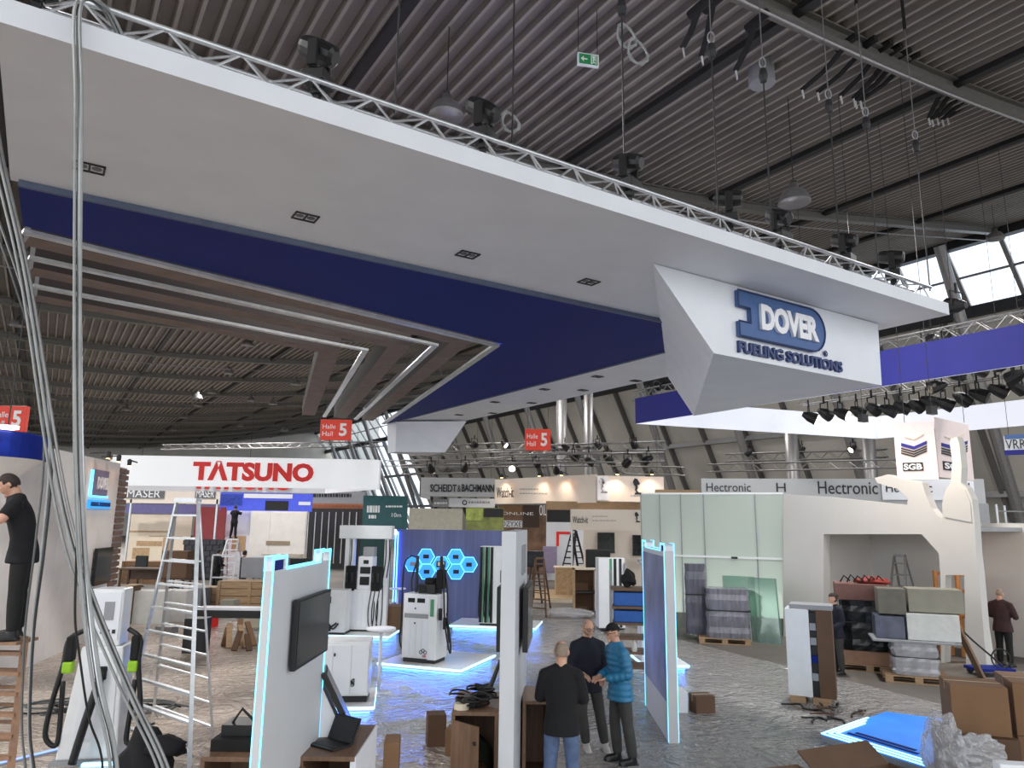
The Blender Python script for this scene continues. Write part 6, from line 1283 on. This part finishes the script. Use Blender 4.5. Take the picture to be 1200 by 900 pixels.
ch = thing('office_chair', 'black high-back office chair before the rose booth wall', 'chair', P(703, 690, 30)); ch.location.z = 0; MB().bx(-0.55, 0.45, 0.1, 0.2, 0.9, 2.0).build('backrest', black, ch, bevel=0.05); MB().bx(-0.5, 0.4, -0.4, 0.15, 0.75, 0.88).build('seat', black, ch, bevel=0.04); MB().cyl((0, 0, 0.1), (0, 0, 0.75), 0.04).build('gas_lift', dark, ch)
for k in range(5): a = 2 * math.pi * k / 5; MB().bar((0, 0, 0.1), (0.36 * math.cos(a), 0.36 * math.sin(a), 0.06), 0.05).build('leg', black, ch)
mc = thing('machine_cabinet', 'dark machine on a tripod stand left of the black stepladder', 'machine', P(626, 690, 29)); mc.location.z = 0; MB().bx(-0.35, 0.35, -0.25, 0.25, 1.35, 1.95).build('body', black, mc, bevel=0.03); MB().bx(-0.3, 0.1, -0.26, -0.25, 1.5, 1.8).build('panel', dark, mc)
for (x, y) in ((-0.3, -0.2), (0.3, -0.2), (0, 0.3)): MB().bar((x, y, 0), (x * 0.4, y * 0.4, 1.35), 0.05).build('leg', black, mc)
pf = MB().ell((0, 0, 0.08), 0.75, 0.5, 0.14, 26, 12, crum); o = pf.build('film_heap', clear_film); o.location = G(668, 724); tag(o, 'heap of clear film on the floor behind the men', 'packing film')
pk = thing('brown_pile', 'brown cartons piled behind the central dispenser', 'box', G(470, 742)); MB().bx(-0.45, 0.3, -0.3, 0.3, 0, 0.75).build('carton', carton_d, pk, bevel=0.01); MB().bx(0.3, 0.62, -0.25, 0.25, 0, 0.55).build('carton', carton, pk, bevel=0.01)
# tower scaffold on the right edge
sf = thing('scaffold_tower', 'aluminium scaffold tower at the right edge in the background', 'scaffold', ST(24, 9.5, 0))
q0 = P(1178, 690, 26); q1 = P(1215, 690, 26)
for q in (q0, q1):
    for dy_ in (0, 1.2): MB().cyl((q.x, q.y + dy_, 0), (q.x, q.y + dy_, 3.9), 0.04, n=8).build('standard', alu, sf, w=True)
for k in range(9): MB().cyl((q0.x, q0.y, 0.3 + 0.42 * k), (q1.x, q1.y, 0.3 + 0.42 * k), 0.025, n=6).build('rung', alu, sf, w=True)
MB().cyl((q0.x, q0.y, 0.3), (q1.x, q1.y, 3.6), 0.025, n=6).build('brace', alu, sf, w=True)
v, r_ = wall('white_counter_wall', 'low white wall behind the man in the maroon jacket', 1132, 1230, 668, 760, 20.5, 19, offwhite, 'wall panel')
wp_ = thing('white_post', 'short white post leaning by the nozzle wall edge', 'post', G(1160, 780)); MB().obox(Vector((0, 0, 0.55)), Vector((0.06, 0, 0)), Vector((0, 0.06, 0)), Vector((-0.03, 0, 0.55))).build('post', offwhite, wp_)
# ---- more of the unfinished booths in the left background
tb_ = mat('dark_table_wood', (84, 62, 48), 0.6, var=0.2, scale=4)
def trestle_table(label, c, w, d, h, m):
    rt = thing('work_table', label, 'table', c); MB().bx(-w / 2, w / 2, -d / 2, d / 2, h - 0.05, h).build('top', m, rt)
    for x in (-w / 2 + 0.08, w / 2 - 0.08):
        for y in (-d / 2 + 0.08, d / 2 - 0.08): MB().bar((x, y, 0), (x, y, h - 0.05), 0.07).build('leg', m, rt)
    MB().bx(-w / 2 + 0.1, w / 2 - 0.1, d / 2 - 0.06, d / 2 - 0.02, h - 0.45, h - 0.08).build('modesty_panel', m, rt)
    return rt
trestle_table('dark wooden bench before the cream graphic wall at left', (G(180, 700).x, G(180, 700).y, 0), 2.6, 0.8, 1.1, tb_)
bgs = [('work_chair', 'black office chair back showing over the dark bench, left one', 'chair', 163, 688, 0.55, 0.12, 0.6, black, 0.95), ('work_chair', 'black office chair back showing over the dark bench, right one', 'chair', 205, 690, 0.55, 0.12, 0.6, black, 0.95)]
for (nm, lb_, ct, x, y, w_, d_, h_, m, z_) in bgs:
    c = G(x, y); rt = thing(nm, lb_, ct, (c.x, c.y, 0)); MB().bx(-w_ / 2, w_ / 2, -d_ / 2, d_ / 2, 0.75, 0.75 + h_).build('backrest', m, rt, bevel=0.04); MB().bx(-0.28, 0.28, -0.5, 0.05, 0.48, 0.58).build('seat', m, rt, bevel=0.03); MB().cyl((0, -0.2, 0.1), (0, -0.2, 0.5), 0.04, n=8).build('gas_lift', dark, rt)
    for k in range(5): a = 2 * math.pi * k / 5; MB().bar((0, -0.2, 0.1), (0.3 * math.cos(a), -0.2 + 0.3 * math.sin(a), 0.05), 0.05).build('leg', black, rt)
random.seed(31)
clut = [(158, 716, 0.5, 0.5, 0.55, black, 'black equipment case on the floor by the slat cladding'), (233, 716, 0.5, 0.5, 0.75, midgrey, 'grey carton seen through the stepladder rungs'), (268, 722, 0.45, 0.4, 0.5, carton_g, 'pale carton in front of the wooden crates'), (330, 720, 0.6, 0.5, 0.9, dark, 'dark machine block left of the television panel'), (345, 742, 0.5, 0.4, 0.5, black, 'black toolbox at the display panel edge'), (244, 735, 0.35, 0.4, 0.42, red, 'red tool crate behind the stepladder'), (195, 742, 0.5, 0.3, 0.18, alu_dull, 'flat metal tray on the floor left of the stepladder'), (300, 735, 0.8, 0.4, 0.35, cream, 'cream panel package under the long shelf'), (318, 752, 0.5, 0.4, 0.3, black, 'black cable case under the long shelf')]
for (x, y, w_, d_, h_, m, lb_) in clut: carton_box('goods_box', lb_, (G(x, y).x, G(x, y).y, 0), (w_, d_, h_), random.uniform(-0.4, 0.4), m, False)
for i, (x, y, d) in enumerate(((262, 690, 27.5), (312, 692, 27))):
    rt = thing('steel_frame', 'thin white steel frame standing among the crates, %s one' % ('left', 'right')[i], 'frame', (P(x, y, d).x, d, 0))
    for xx in (-0.5, 0.5): MB().bar((xx, 0, 0), (xx, 0, 1.7), 0.05).build('upright', white, rt)
    for zz in (0.9, 1.7): MB().bar((-0.5, 0, zz), (0.5, 0, zz), 0.05).build('crossbar', white, rt)
# ---- more rigging high over the far booths
for (a, b, nm) in [((500, 530, 46), (640, 526, 48), 'high behind the white end block, upper'), ((640, 531, 42), (780, 527, 40), 'high over the cream banner, upper'), ((470, 556, 36), (560, 554, 37), 'just above the grey surname banner'), ((850, 541, 44), (1040, 536, 42), 'upper one above the grey lettered wall')]:
    truss('lighting_truss', 'grey aluminium truss ' + nm, P(*a), P(*b), 0.45, 0.035, alu_dull, 0.9)
for i, (x, y, d) in enumerate([(520, 523, 46), (556, 520, 46), (590, 520, 47), (662, 524, 41), (700, 521, 41), (742, 520, 40), (505, 548, 36), (545, 547, 36), (878, 530, 43), (940, 527, 43), (1000, 525, 42)]):
    par_can(P(x, y, d), 0.5 * i, -0.6, 'small black lamp on the upper far trusses, %s from the left group' % pos[i], i % 2 == 0, 1.5)
for i, (x, y0, y1, d, r_) in enumerate([(658, 440, 560, 48, 0.35), (690, 435, 560, 46, 0.3), (932, 500, 600, 40, 0.35), (1024, 500, 600, 40, 0.35)]):
    a = P(x, y1, d); b = P(x, y0, d); o = thing('round_column', 'silver round duct column rising behind the far trusses, %s' % pos[i], 'column', (a.x, a.y, 0)); MB().cyl((0, 0, 0), (0, 0, b.z), r_, n=16).build('shaft', alu_dull, o, smooth=True); MB().lathe([(r_ * 1.15, b.z * 0.6), (r_ * 1.15, b.z * 0.6 + 0.15), (r_, b.z * 0.6 + 0.15)], n=16).build('collar', dark, o)
# ================================================================== people
def loft(mb, rings, n=16):
    """rings: (centre, rx, ry) stacked ellipses"""
    vs = []; fs = []
    for (c, rx, ry) in rings:
        c = Vector(c); vs += [c + Vector((rx * math.cos(2 * math.pi * j / n), ry * math.sin(2 * math.pi * j / n), 0)) for j in range(n)]
    k = len(rings)
    for i in range(k - 1):
        for j in range(n): fs.append((i * n + j, i * n + (j + 1) % n, (i + 1) * n + (j + 1) % n, (i + 1) * n + j))
    fs.append(tuple(range(n))[::-1]); fs.append(tuple(range((k - 1) * n, k * n)))
    mb.add(vs, fs)
def remesh(o, vox, it=6):
    m = o.modifiers.new('remesh', 'REMESH'); m.mode = 'VOXEL'; m.voxel_size = vox; m.use_smooth_shade = True
    s = o.modifiers.new('smooth', 'SMOOTH'); s.factor = 0.5; s.iterations = it
def limb(mb, a, b, c, r, n=12, quilt=0.0):
    a, b, c = Vector(a), Vector(b), Vector(c)
    pts = []; rs = []
    N = 14
    for (p, q, r0, r1) in ((a, b, r[0], r[1]), (b, c, r[1], r[2])):
        for i in range(N):
            f = i / N; pts.append(p.lerp(q, f)); rr = r0 + (r1 - r0) * f + 0.006 * math.sin(math.pi * f)
            rs.append(rr + (quilt * math.sin(2 * math.pi * f * 4) if quilt else 0))
    pts.append(c); rs.append(r[2]); mb.tube(pts, rs, n)
def hand(mb, w, d, side, palm=Vector((0, 0, 0))):
    """w wrist, d pointing direction; palm normal chosen from side; five bent fingers"""
    w = Vector(w); d = Vector(d).normalized(); up = Vector((0, 0, 1)) if abs(d.z) < 0.8 else Vector((0, -1, 0))
    a = d.cross(up).normalized() * side; b = a.cross(d).normalized() * side
    mb.obox(w + d * 0.045, d * 0.05, a * 0.04, b * 0.014)
    for k, (o, ln) in enumerate(((-0.031, 0.072), (-0.010, 0.082), (0.012, 0.076), (0.031, 0.06))):
        p0 = w + d * 0.085 + a * o; p1 = p0 + d * ln * 0.45 - b * 0.01; p2 = p1 + (d * 0.7 - b * 0.6) * ln * 0.35; p3 = p2 + (d * 0.3 - b * 0.9) * ln * 0.28
        mb.tube([p0, p1, p2, p3], [0.0105, 0.0098, 0.009, 0.0075], 8)
    t0 = w + d * 0.03 - a * 0.035; t1 = t0 + (d * 0.6 - a * 0.7) * 0.04; t2 = t1 + (d * 0.9 - b * 0.3) * 0.035; mb.tube([t0, t1, t2], [0.013, 0.011, 0.009], 8)
def person(label, loc, rz, cloth, trou, shoe, hairm, elbows, wrists, knees, ankles, head=(0, 0, 0), yaw=0.0, pitch=0.0, bend=0.0, h=1.78, hair='short', vox=0.011, bare=False, quilt=0.0, cap=False, glasses=False, bulk=1.0, collar=None, hdirs=None, beard=False):
    k = h / 1.78
    rt = thing('person', label, 'person', loc, rz)
    S = lambda p: Vector(p) * k
    sh = [S((-0.18 * bulk, -bend * 0.9, 1.405)), S((0.18 * bulk, -bend * 0.9, 1.405))]; hip = [S((-0.095, 0, 0.92)), S((0.095, 0, 0.92))]
    el = [S(e) for e in elbows]; wr_ = [S(e) for e in wrists]; kn = [S(e) for e in knees]; an = [S(e) for e in ankles]
    hc = S((head[0], -bend * 1.35 - 0.03 + head[1], 1.645 + head[2]))
    # ---- body
    b = MB()
    def hf(d):
        r = 1.0
        if d.z < 0: r -= 0.10 * (-d.z) ** 1.5 + 0.10 * abs(d.x) * (-d.z)        # jaw narrows
        if d.y < 0: r -= 0.05 * math.exp(-((d.z - 0.05) / 0.16) ** 2) * math.exp(-((abs(d.x) - 0.42) / 0.2) ** 2)   # eye sockets
        if d.y > 0 and d.z < 0: r -= 0.12 * d.y * (-d.z)
        return r
    hm = Matrix.Rotation(yaw, 3, 'Z') @ Matrix.Rotation(pitch, 3, 'X')
    hb = MB(); hb.ell((0, 0, 0), 0.077, 0.098, 0.122, 28, 20, hf)
    hb.tube([(0, -0.088, 0.03), (0, -0.108, -0.005), (0, -0.113, -0.022), (0, -0.095, -0.032)], [0.008, 0.011, 0.015, 0.01], 8)     # nose
    hb.tube([(-0.024, -0.088, -0.058), (0, -0.097, -0.056), (0.024, -0.088, -0.058)], [0.004, 0.008, 0.004], 6)                      # lips
    hb.ell((0, -0.082, -0.098), 0.026, 0.02, 0.02, 10, 8)                                                                            # chin
    hb.tube([(-0.05, -0.078, 0.032), (0, -0.094, 0.036), (0.05, -0.078, 0.032)], 0.008, 6)                                            # brow
    for s in (-1, 1): hb.ell((s * 0.080, 0.008, -0.005), 0.012, 0.022, 0.032, 10, 8)                                                  # ears
    b.add([hc + (hm @ v) * k for v in hb.v], hb.f)
    nb = S((0, -bend * 1.0 + 0.005, 1.47))
    b.tube([nb - UP * 0.05 * k, nb, hc + hm @ Vector((0, 0.012, -0.09)) * k, hc], [0.085 * k, 0.068 * k, 0.060 * k, 0.05 * k], 14)
    tor = [((0, 0, 0.86), 0.13, 0.09), ((0, 0, 0.95), 0.15, 0.10), ((0, -bend * 0.2, 1.1), 0.14, 0.09), ((0, -bend * 0.6, 1.28), 0.16, 0.10), ((0, -bend * 0.88, 1.42), 0.14, 0.085), ((0, -bend, 1.49), 0.07, 0.06)]
    loft(b, [(S(c), rx * k * bulk, ry * k * bulk) for c, rx, ry in tor])
    hd_ = hdirs or [(w - e) for w, e in zip(wr_, el)]
    for i, s in ((0, -1), (1, 1)):
        limb(b, sh[i], el[i], wr_[i], (0.052 * k, 0.043 * k, 0.03 * k)); b.ell(sh[i], 0.06 * k, 0.06 * k, 0.06 * k, 12, 8)
        hand(b, wr_[i], hd_[i], s); limb(b, hip[i], kn[i], an[i], (0.08 * k, 0.055 * k, 0.04 * k)); b.ell(hip[i], 0.085 * k, 0.085 * k, 0.09 * k, 12, 8)
        b.ell(an[i] + Vector((0, -0.07, -0.05)) * k, 0.035 * k, 0.1 * k, 0.035 * k, 10, 8)
    remesh(b.build('body', skin, rt), vox, 3)
    # ---- eyes, glasses
    for s in (-1, 1):
        e = MB().ell(hc + hm @ Vector((s * 0.032, -0.083, 0.008)) * k, 0.013, 0.009, 0.008, 8, 6).build('eye', mat('eye_white', (225, 222, 216), 0.3), rt); MB().ell(hc + hm @ Vector((s * 0.032, -0.0915, 0.008)) * k, 0.005, 0.003, 0.005, 8, 6).build('iris', black, e)
    if glasses:
        g = MB()
        for s in (-1, 1):
            g.tube([hc + hm @ Vector((s * 0.034 + 0.026 * math.cos(a), -0.102, 0.006 + 0.02 * math.sin(a))) for a in [math.pi * i / 6 for i in range(13)]], 0.0035, 5)
            g.tube([hc + hm @ Vector((s * 0.06, -0.1, 0.012)), hc + hm @ Vector((s * 0.085, 0.0, 0.01))], 0.0035, 5)
        g.tube([hc + hm @ Vector((-0.01, -0.104, 0.01)), hc + hm @ Vector((0.01, -0.104, 0.01))], 0.0035, 5); g.build('glasses', black, rt)
    # ---- hair or cap
    def cap_mesh(off, keep, name, m):
        q = MB(); q.ell((0, 0, 0), 0.077 + off, 0.098 + off, 0.122 + off, 32, 22, lambda d: hf(d) + 0.01 * math.sin(17 * d.x + 9 * d.y))
        fs = []
        for f in q.f:
            c = sum((q.v[i] for i in f), Vector()) / len(f); d = Vector((c.x / 0.08, c.y / 0.1, c.z / 0.125))
            if keep(d): fs.append(f)
        q.f = fs; q.v = [hc + (hm @ v) * k for v in q.v]; o = q.build(name, m, rt, smooth=True)
        so = o.modifiers.new('solid', 'SOLIDIFY'); so.thickness = 0.008; so.offset = -1
    if cap:
        cap_mesh(0.012, lambda d: d.z > 0.30 - 0.15 * d.y, 'cap', cl_black)
        br = MB(); br.prism([hc + hm @ Vector((x, y, 0.045 + 0.01 * (1 - (x / 0.07) ** 2))) * k for x, y in ((-0.07, -0.07), (-0.06, -0.13), (-0.03, -0.165), (0.03, -0.165), (0.06, -0.13), (0.07, -0.07))], UP * 0.008); br.build('cap_brim', cl_black, rt)
        cap_mesh(0.004, lambda d: d.z > -0.35 and d.y > 0.25 and d.z < 0.4, 'hair', hairm)
    elif hair == 'bald': cap_mesh(0.003, lambda d: d.y > -0.25 and -0.4 < d.z < 0.72, 'hair', hairm)
    elif hair == 'bun':
        cap_mesh(0.012, lambda d: d.z > 0.45 - 0.0 * d.y or (d.y > -0.1 and d.z > -0.55), 'hair', hairm); MB().ell(hc + hm @ Vector((0, 0.1, 0.07)) * k, 0.045, 0.045, 0.045, 12, 10).build('hair_bun', hairm, rt, smooth=True)
    else: cap_mesh(0.009, lambda d: d.z > 0.52 or (d.y > 0.0 and d.z > -0.45) or (d.y > -0.35 and d.z > 0.12), 'hair', hairm)
    if beard: cap_mesh(0.005, lambda d: d.z < -0.42 and d.y < 0.15 and not (abs(d.x) < 0.34 and d.y < 0 and -0.56 < d.z), 'beard', hairm)
    # ---- top
    t = MB(); n_r = 34; z0, z1 = 0.79, 1.49
    prof = [(0.79, 0.205, 0.16), (0.9, 0.196, 0.15), (1.05, 0.168, 0.126), (1.2, 0.185, 0.135), (1.32, 0.195, 0.138), (1.40, 0.178, 0.122), (1.46, 0.12, 0.10), (1.505, 0.085, 0.085)]
    rings = []
    for i in range(n_r + 1):
        z = z0 + (z1 - z0 + 0.01) * i / n_r
        for a_, b_ in zip(prof[:-1], prof[1:]):
            if a_[0] <= z <= b_[0] + 1e-6:
                f = (z - a_[0]) / (b_[0] - a_[0]); rx, ry = a_[1] + (b_[1] - a_[1]) * f, a_[2] + (b_[2] - a_[2]) * f
        q = quilt * math.sin(2 * math.pi * (z - z0) / 0.075) if quilt and z < 1.42 else 0
        bb = max(0, (z - 0.95) / 0.5); rings.append((S((0, -bend * bb ** 1.3, z)), (rx * bulk + q) * k, (ry * bulk + q) * k))
    loft(t, rings, 22)
    for i in (0, 1):
        e_ = wr_[i] if not bare else el[i].lerp(wr_[i], -0.0) ; e_ = el[i].lerp(wr_[i], 0.96) if not bare else sh[i].lerp(el[i], 0.72)
        if bare: t.tube([sh[i], sh[i].lerp(el[i], 0.4), e_], [0.085 * k, 0.075 * k, 0.07 * k], 12)
        else: limb(t, sh[i], el[i], e_, (0.074 * k * bulk, 0.062 * k * bulk, 0.048 * k), 14, quilt * 0.8)
        t.ell(sh[i], 0.078 * k * bulk, 0.08 * k, 0.072 * k, 14, 10); t.tube([S((0, -bend * 0.97, 1.47)), sh[i].lerp(S((0, -bend * 0.97, 1.47)), 0.45), sh[i]], [0.085 * k, 0.075 * k, 0.07 * k], 14)
    if collar: t.tube([S((0, -bend * 1.0, 1.46)), S((0, -bend * 1.02 , 1.53))], [0.1 * k, 0.09 * k], 16)
    remesh(t.build('jacket' if not bare else 'shirt', cloth, rt), max(0.012, vox), 5 if not quilt else 1)
    # ---- trousers and shoes
    q = MB(); loft(q, [(S((0, 0, z)), rx * k, ry * k) for z, rx, ry in ((0.80, 0.145, 0.105), (0.9, 0.15, 0.108), (1.0, 0.14, 0.1))], 20)
    for i in (0, 1):
        limb(q, hip[i], kn[i], kn[i].lerp(an[i], 0.97), (0.092 * k, 0.074 * k, 0.062 * k), 16); q.ell(hip[i], 0.088 * k, 0.095 * k, 0.09 * k, 14, 10)
    remesh(q.build('trousers', trou, rt), max(0.013, vox), 5)
    for i in (0, 1):
        s_ = MB(); a = an[i]; s_.ell(a + Vector((0, -0.07, -0.045)) * k, 0.047 * k, 0.14 * k, 0.05 * k, 16, 10); s_.tube([a + UP * 0.04 * k, a - UP * 0.05 * k], 0.05 * k, 12); s_.box(a + Vector((0, -0.06, -0.078)) * k, (0.09 * k, 0.27 * k, 0.024 * k))
        remesh(s_.build('shoe', shoe, rt), 0.012, 3)
    return rt
shoe_l = mat('pale_shoe', (200, 196, 190), 0.6); 
# man in black sweater, back to us
person('man with back turned in black sweater and blue jeans', (0.60, 8.6, 0), R(172), cl_black, cl_jean, black, hair_g,
       [(-0.25, -0.04, 1.15), (0.25, -0.06, 1.15)], [(-0.13, -0.26, 1.12), (0.13, -0.28, 1.14)], [(-0.12, -0.02, 0.5), (0.12, 0.0, 0.5)], [(-0.14, 0.02, 0.09), (0.14, 0.03, 0.09)], hair='bald', bulk=1.0, pitch=0.12)
# man facing us in dark navy jacket with glasses
person('bearded man in glasses and dark navy jacket facing the camera', (1.12, 10.75, 0), R(8), cl_navy, cl_char, shoe_l, hair_g,
       [(-0.25, -0.02, 1.14), (0.25, 0.0, 1.14)], [(-0.12, -0.22, 1.06), (0.16, -0.22, 1.02)], [(-0.10, -0.06, 0.5), (0.16, -0.04, 0.5)], [(-0.02, 0.04, 0.09), (0.24, 0.0, 0.09)], yaw=R(14), pitch=0.15, glasses=True, hair='bald', h=1.75, bulk=1.02, collar=True, beard=True)
# man in teal quilted jacket and cap, in profile
person('man in teal quilted jacket and dark cap seen from the side', (1.50, 10.25, 0), R(-72), cl_teal, cl_char, black, hair_g,
       [(-0.25, 0.02, 1.14), (0.25, 0.0, 1.14)], [(-0.08, -0.27, 1.08), (0.10, -0.27, 1.08)], [(-0.10, -0.04, 0.5), (0.12, 0.04, 0.5)], [(-0.1, 0.0, 0.09), (0.14, 0.1, 0.09)], cap=True, quilt=0.008, bulk=1.05, pitch=0.18, bend=0.05, collar=True, h=1.77, glasses=True)
# man on the wooden ladder
person('man in black t-shirt working on the wooden stepladder', (-5.22, 8.0, 1.80), R(-66), cl_black, matte_black, black, hair_d,
       [(-0.27, -0.22, 1.24), (0.27, -0.20, 1.24)], [(-0.14, -0.42, 1.36), (0.14, -0.42, 1.36)], [(-0.10, 0.0, 0.5), (0.11, 0.0, 0.5)], [(-0.1, 0.02, 0.09), (0.12, 0.02, 0.09)], bare=True, bend=0.12, pitch=0.55, h=1.76, head=(0, -0.02, -0.02))
# woman by the cartons
person('person with dark hair bun in dark jacket standing behind the white carcass', (7.02, 16.25, 0), R(-75), cl_navy, cl_char, black, hair_d,
       [(-0.24, 0.0, 1.14), (0.24, 0.0, 1.14)], [(-0.14, -0.2, 1.0), (0.14, -0.2, 1.0)], [(-0.09, 0.0, 0.5), (0.09, 0.0, 0.5)], [(-0.1, 0.02, 0.09), (0.1, 0.02, 0.09)], hair='bun', h=1.66, vox=0.014)
# man in maroon jacket at the right edge
person('man in dark maroon jacket at the right edge holding papers', (11.3, 17.3, 0), R(120), cl_mar, matte_black, black, hair_g,
       [(-0.28, -0.05, 1.14), (0.28, -0.05, 1.14)], [(-0.14, -0.3, 1.12), (0.14, -0.3, 1.12)], [(-0.10, 0.0, 0.5), (0.11, 0.0, 0.5)], [(-0.1, 0.02, 0.09), (0.12, 0.02, 0.09)], hair='bald', h=1.72, bulk=1.08, pitch=0.3, vox=0.014)
pp = thing('paper_sheet', 'white sheet held by the man in maroon', 'paper', (11.59, 17.46, 1.10), R(120)); MB().box((0, -0.02, 0), (0.21, 0.29, 0.004), 0, 0.3).build('sheet', foam, pp)
# far figures
stg = thing('far_podium', 'low dark podium behind the white nozzle wall', 'stage', (20.3, 30.3, 0)); MB().bx(-1.6, 1.6, -1, 1, 0, 0.5).build('deck', dark, stg); MB().bx(-1.6, 1.6, -1.02, -1, 0.4, 0.5).build('edge', greyp, stg)
person('distant man in black standing beyond the nozzle wall', (20.2, 30, 0.5), R(160), cl_black, matte_black, black, hair_d,
       [(-0.28, 0.0, 1.14), (0.28, -0.1, 1.2)], [(-0.2, -0.2, 1.1), (0.3, -0.35, 1.3)], [(-0.10, 0.0, 0.5), (0.11, 0.0, 0.5)], [(-0.1, 0.02, 0.09), (0.12, 0.02, 0.09)], vox=0.02)
person('distant figure in black beside the man beyond the nozzle wall', (19.2, 30.2, 0.5), R(80), cl_black, matte_black, black, hair_d,
       [(-0.28, 0.0, 1.14), (0.28, -0.1, 1.2)], [(-0.2, -0.2, 1.1), (0.3, -0.35, 1.3)], [(-0.10, 0.0, 0.5), (0.11, 0.0, 0.5)], [(-0.1, 0.02, 0.09), (0.12, 0.02, 0.09)], vox=0.02)
fp = P(273, 631, 36)
person('distant worker in black standing on a ladder by the white partition', (fp.x, fp.y, fp.z), R(170), cl_black, matte_black, black, hair_d,
       [(-0.28, -0.1, 1.3), (0.28, -0.1, 1.3)], [(-0.2, -0.3, 1.4), (0.2, -0.3, 1.45)], [(-0.10, 0.0, 0.5), (0.11, 0.0, 0.5)], [(-0.14, 0.02, 0.09), (0.16, 0.02, 0.09)], vox=0.02, h=1.6)
stepladder('stepladder', 'white stepladder under the distant worker', ((fp.x - 0.5, 35.3, 0), (fp.x + 0.4, 35.3, 0)), ((fp.x - 0.5, 37, 0), (fp.x + 0.4, 37, 0)), ((fp.x - 0.25, 36, fp.z - 0.06), (fp.x + 0.25, 36, fp.z - 0.06)), 6, alu, w=0.07)
for (x, y, d, lb_) in ((283, 668, 30, 'distant person in black behind the wooden crates, right one'), (252, 672, 31, 'distant person in dark clothes behind the wooden crates, left one')):
    c = P(x, 690, d); person(lb_, (c.x, c.y, 0), R(150), cl_black, matte_black, black, hair_d, [(-0.28, 0.0, 1.14), (0.28, -0.1, 1.2)], [(-0.2, -0.2, 1.1), (0.3, -0.35, 1.2)], [(-0.10, 0.0, 0.5), (0.11, 0.0, 0.5)], [(-0.1, 0.02, 0.09), (0.12, 0.02, 0.09)], vox=0.02)
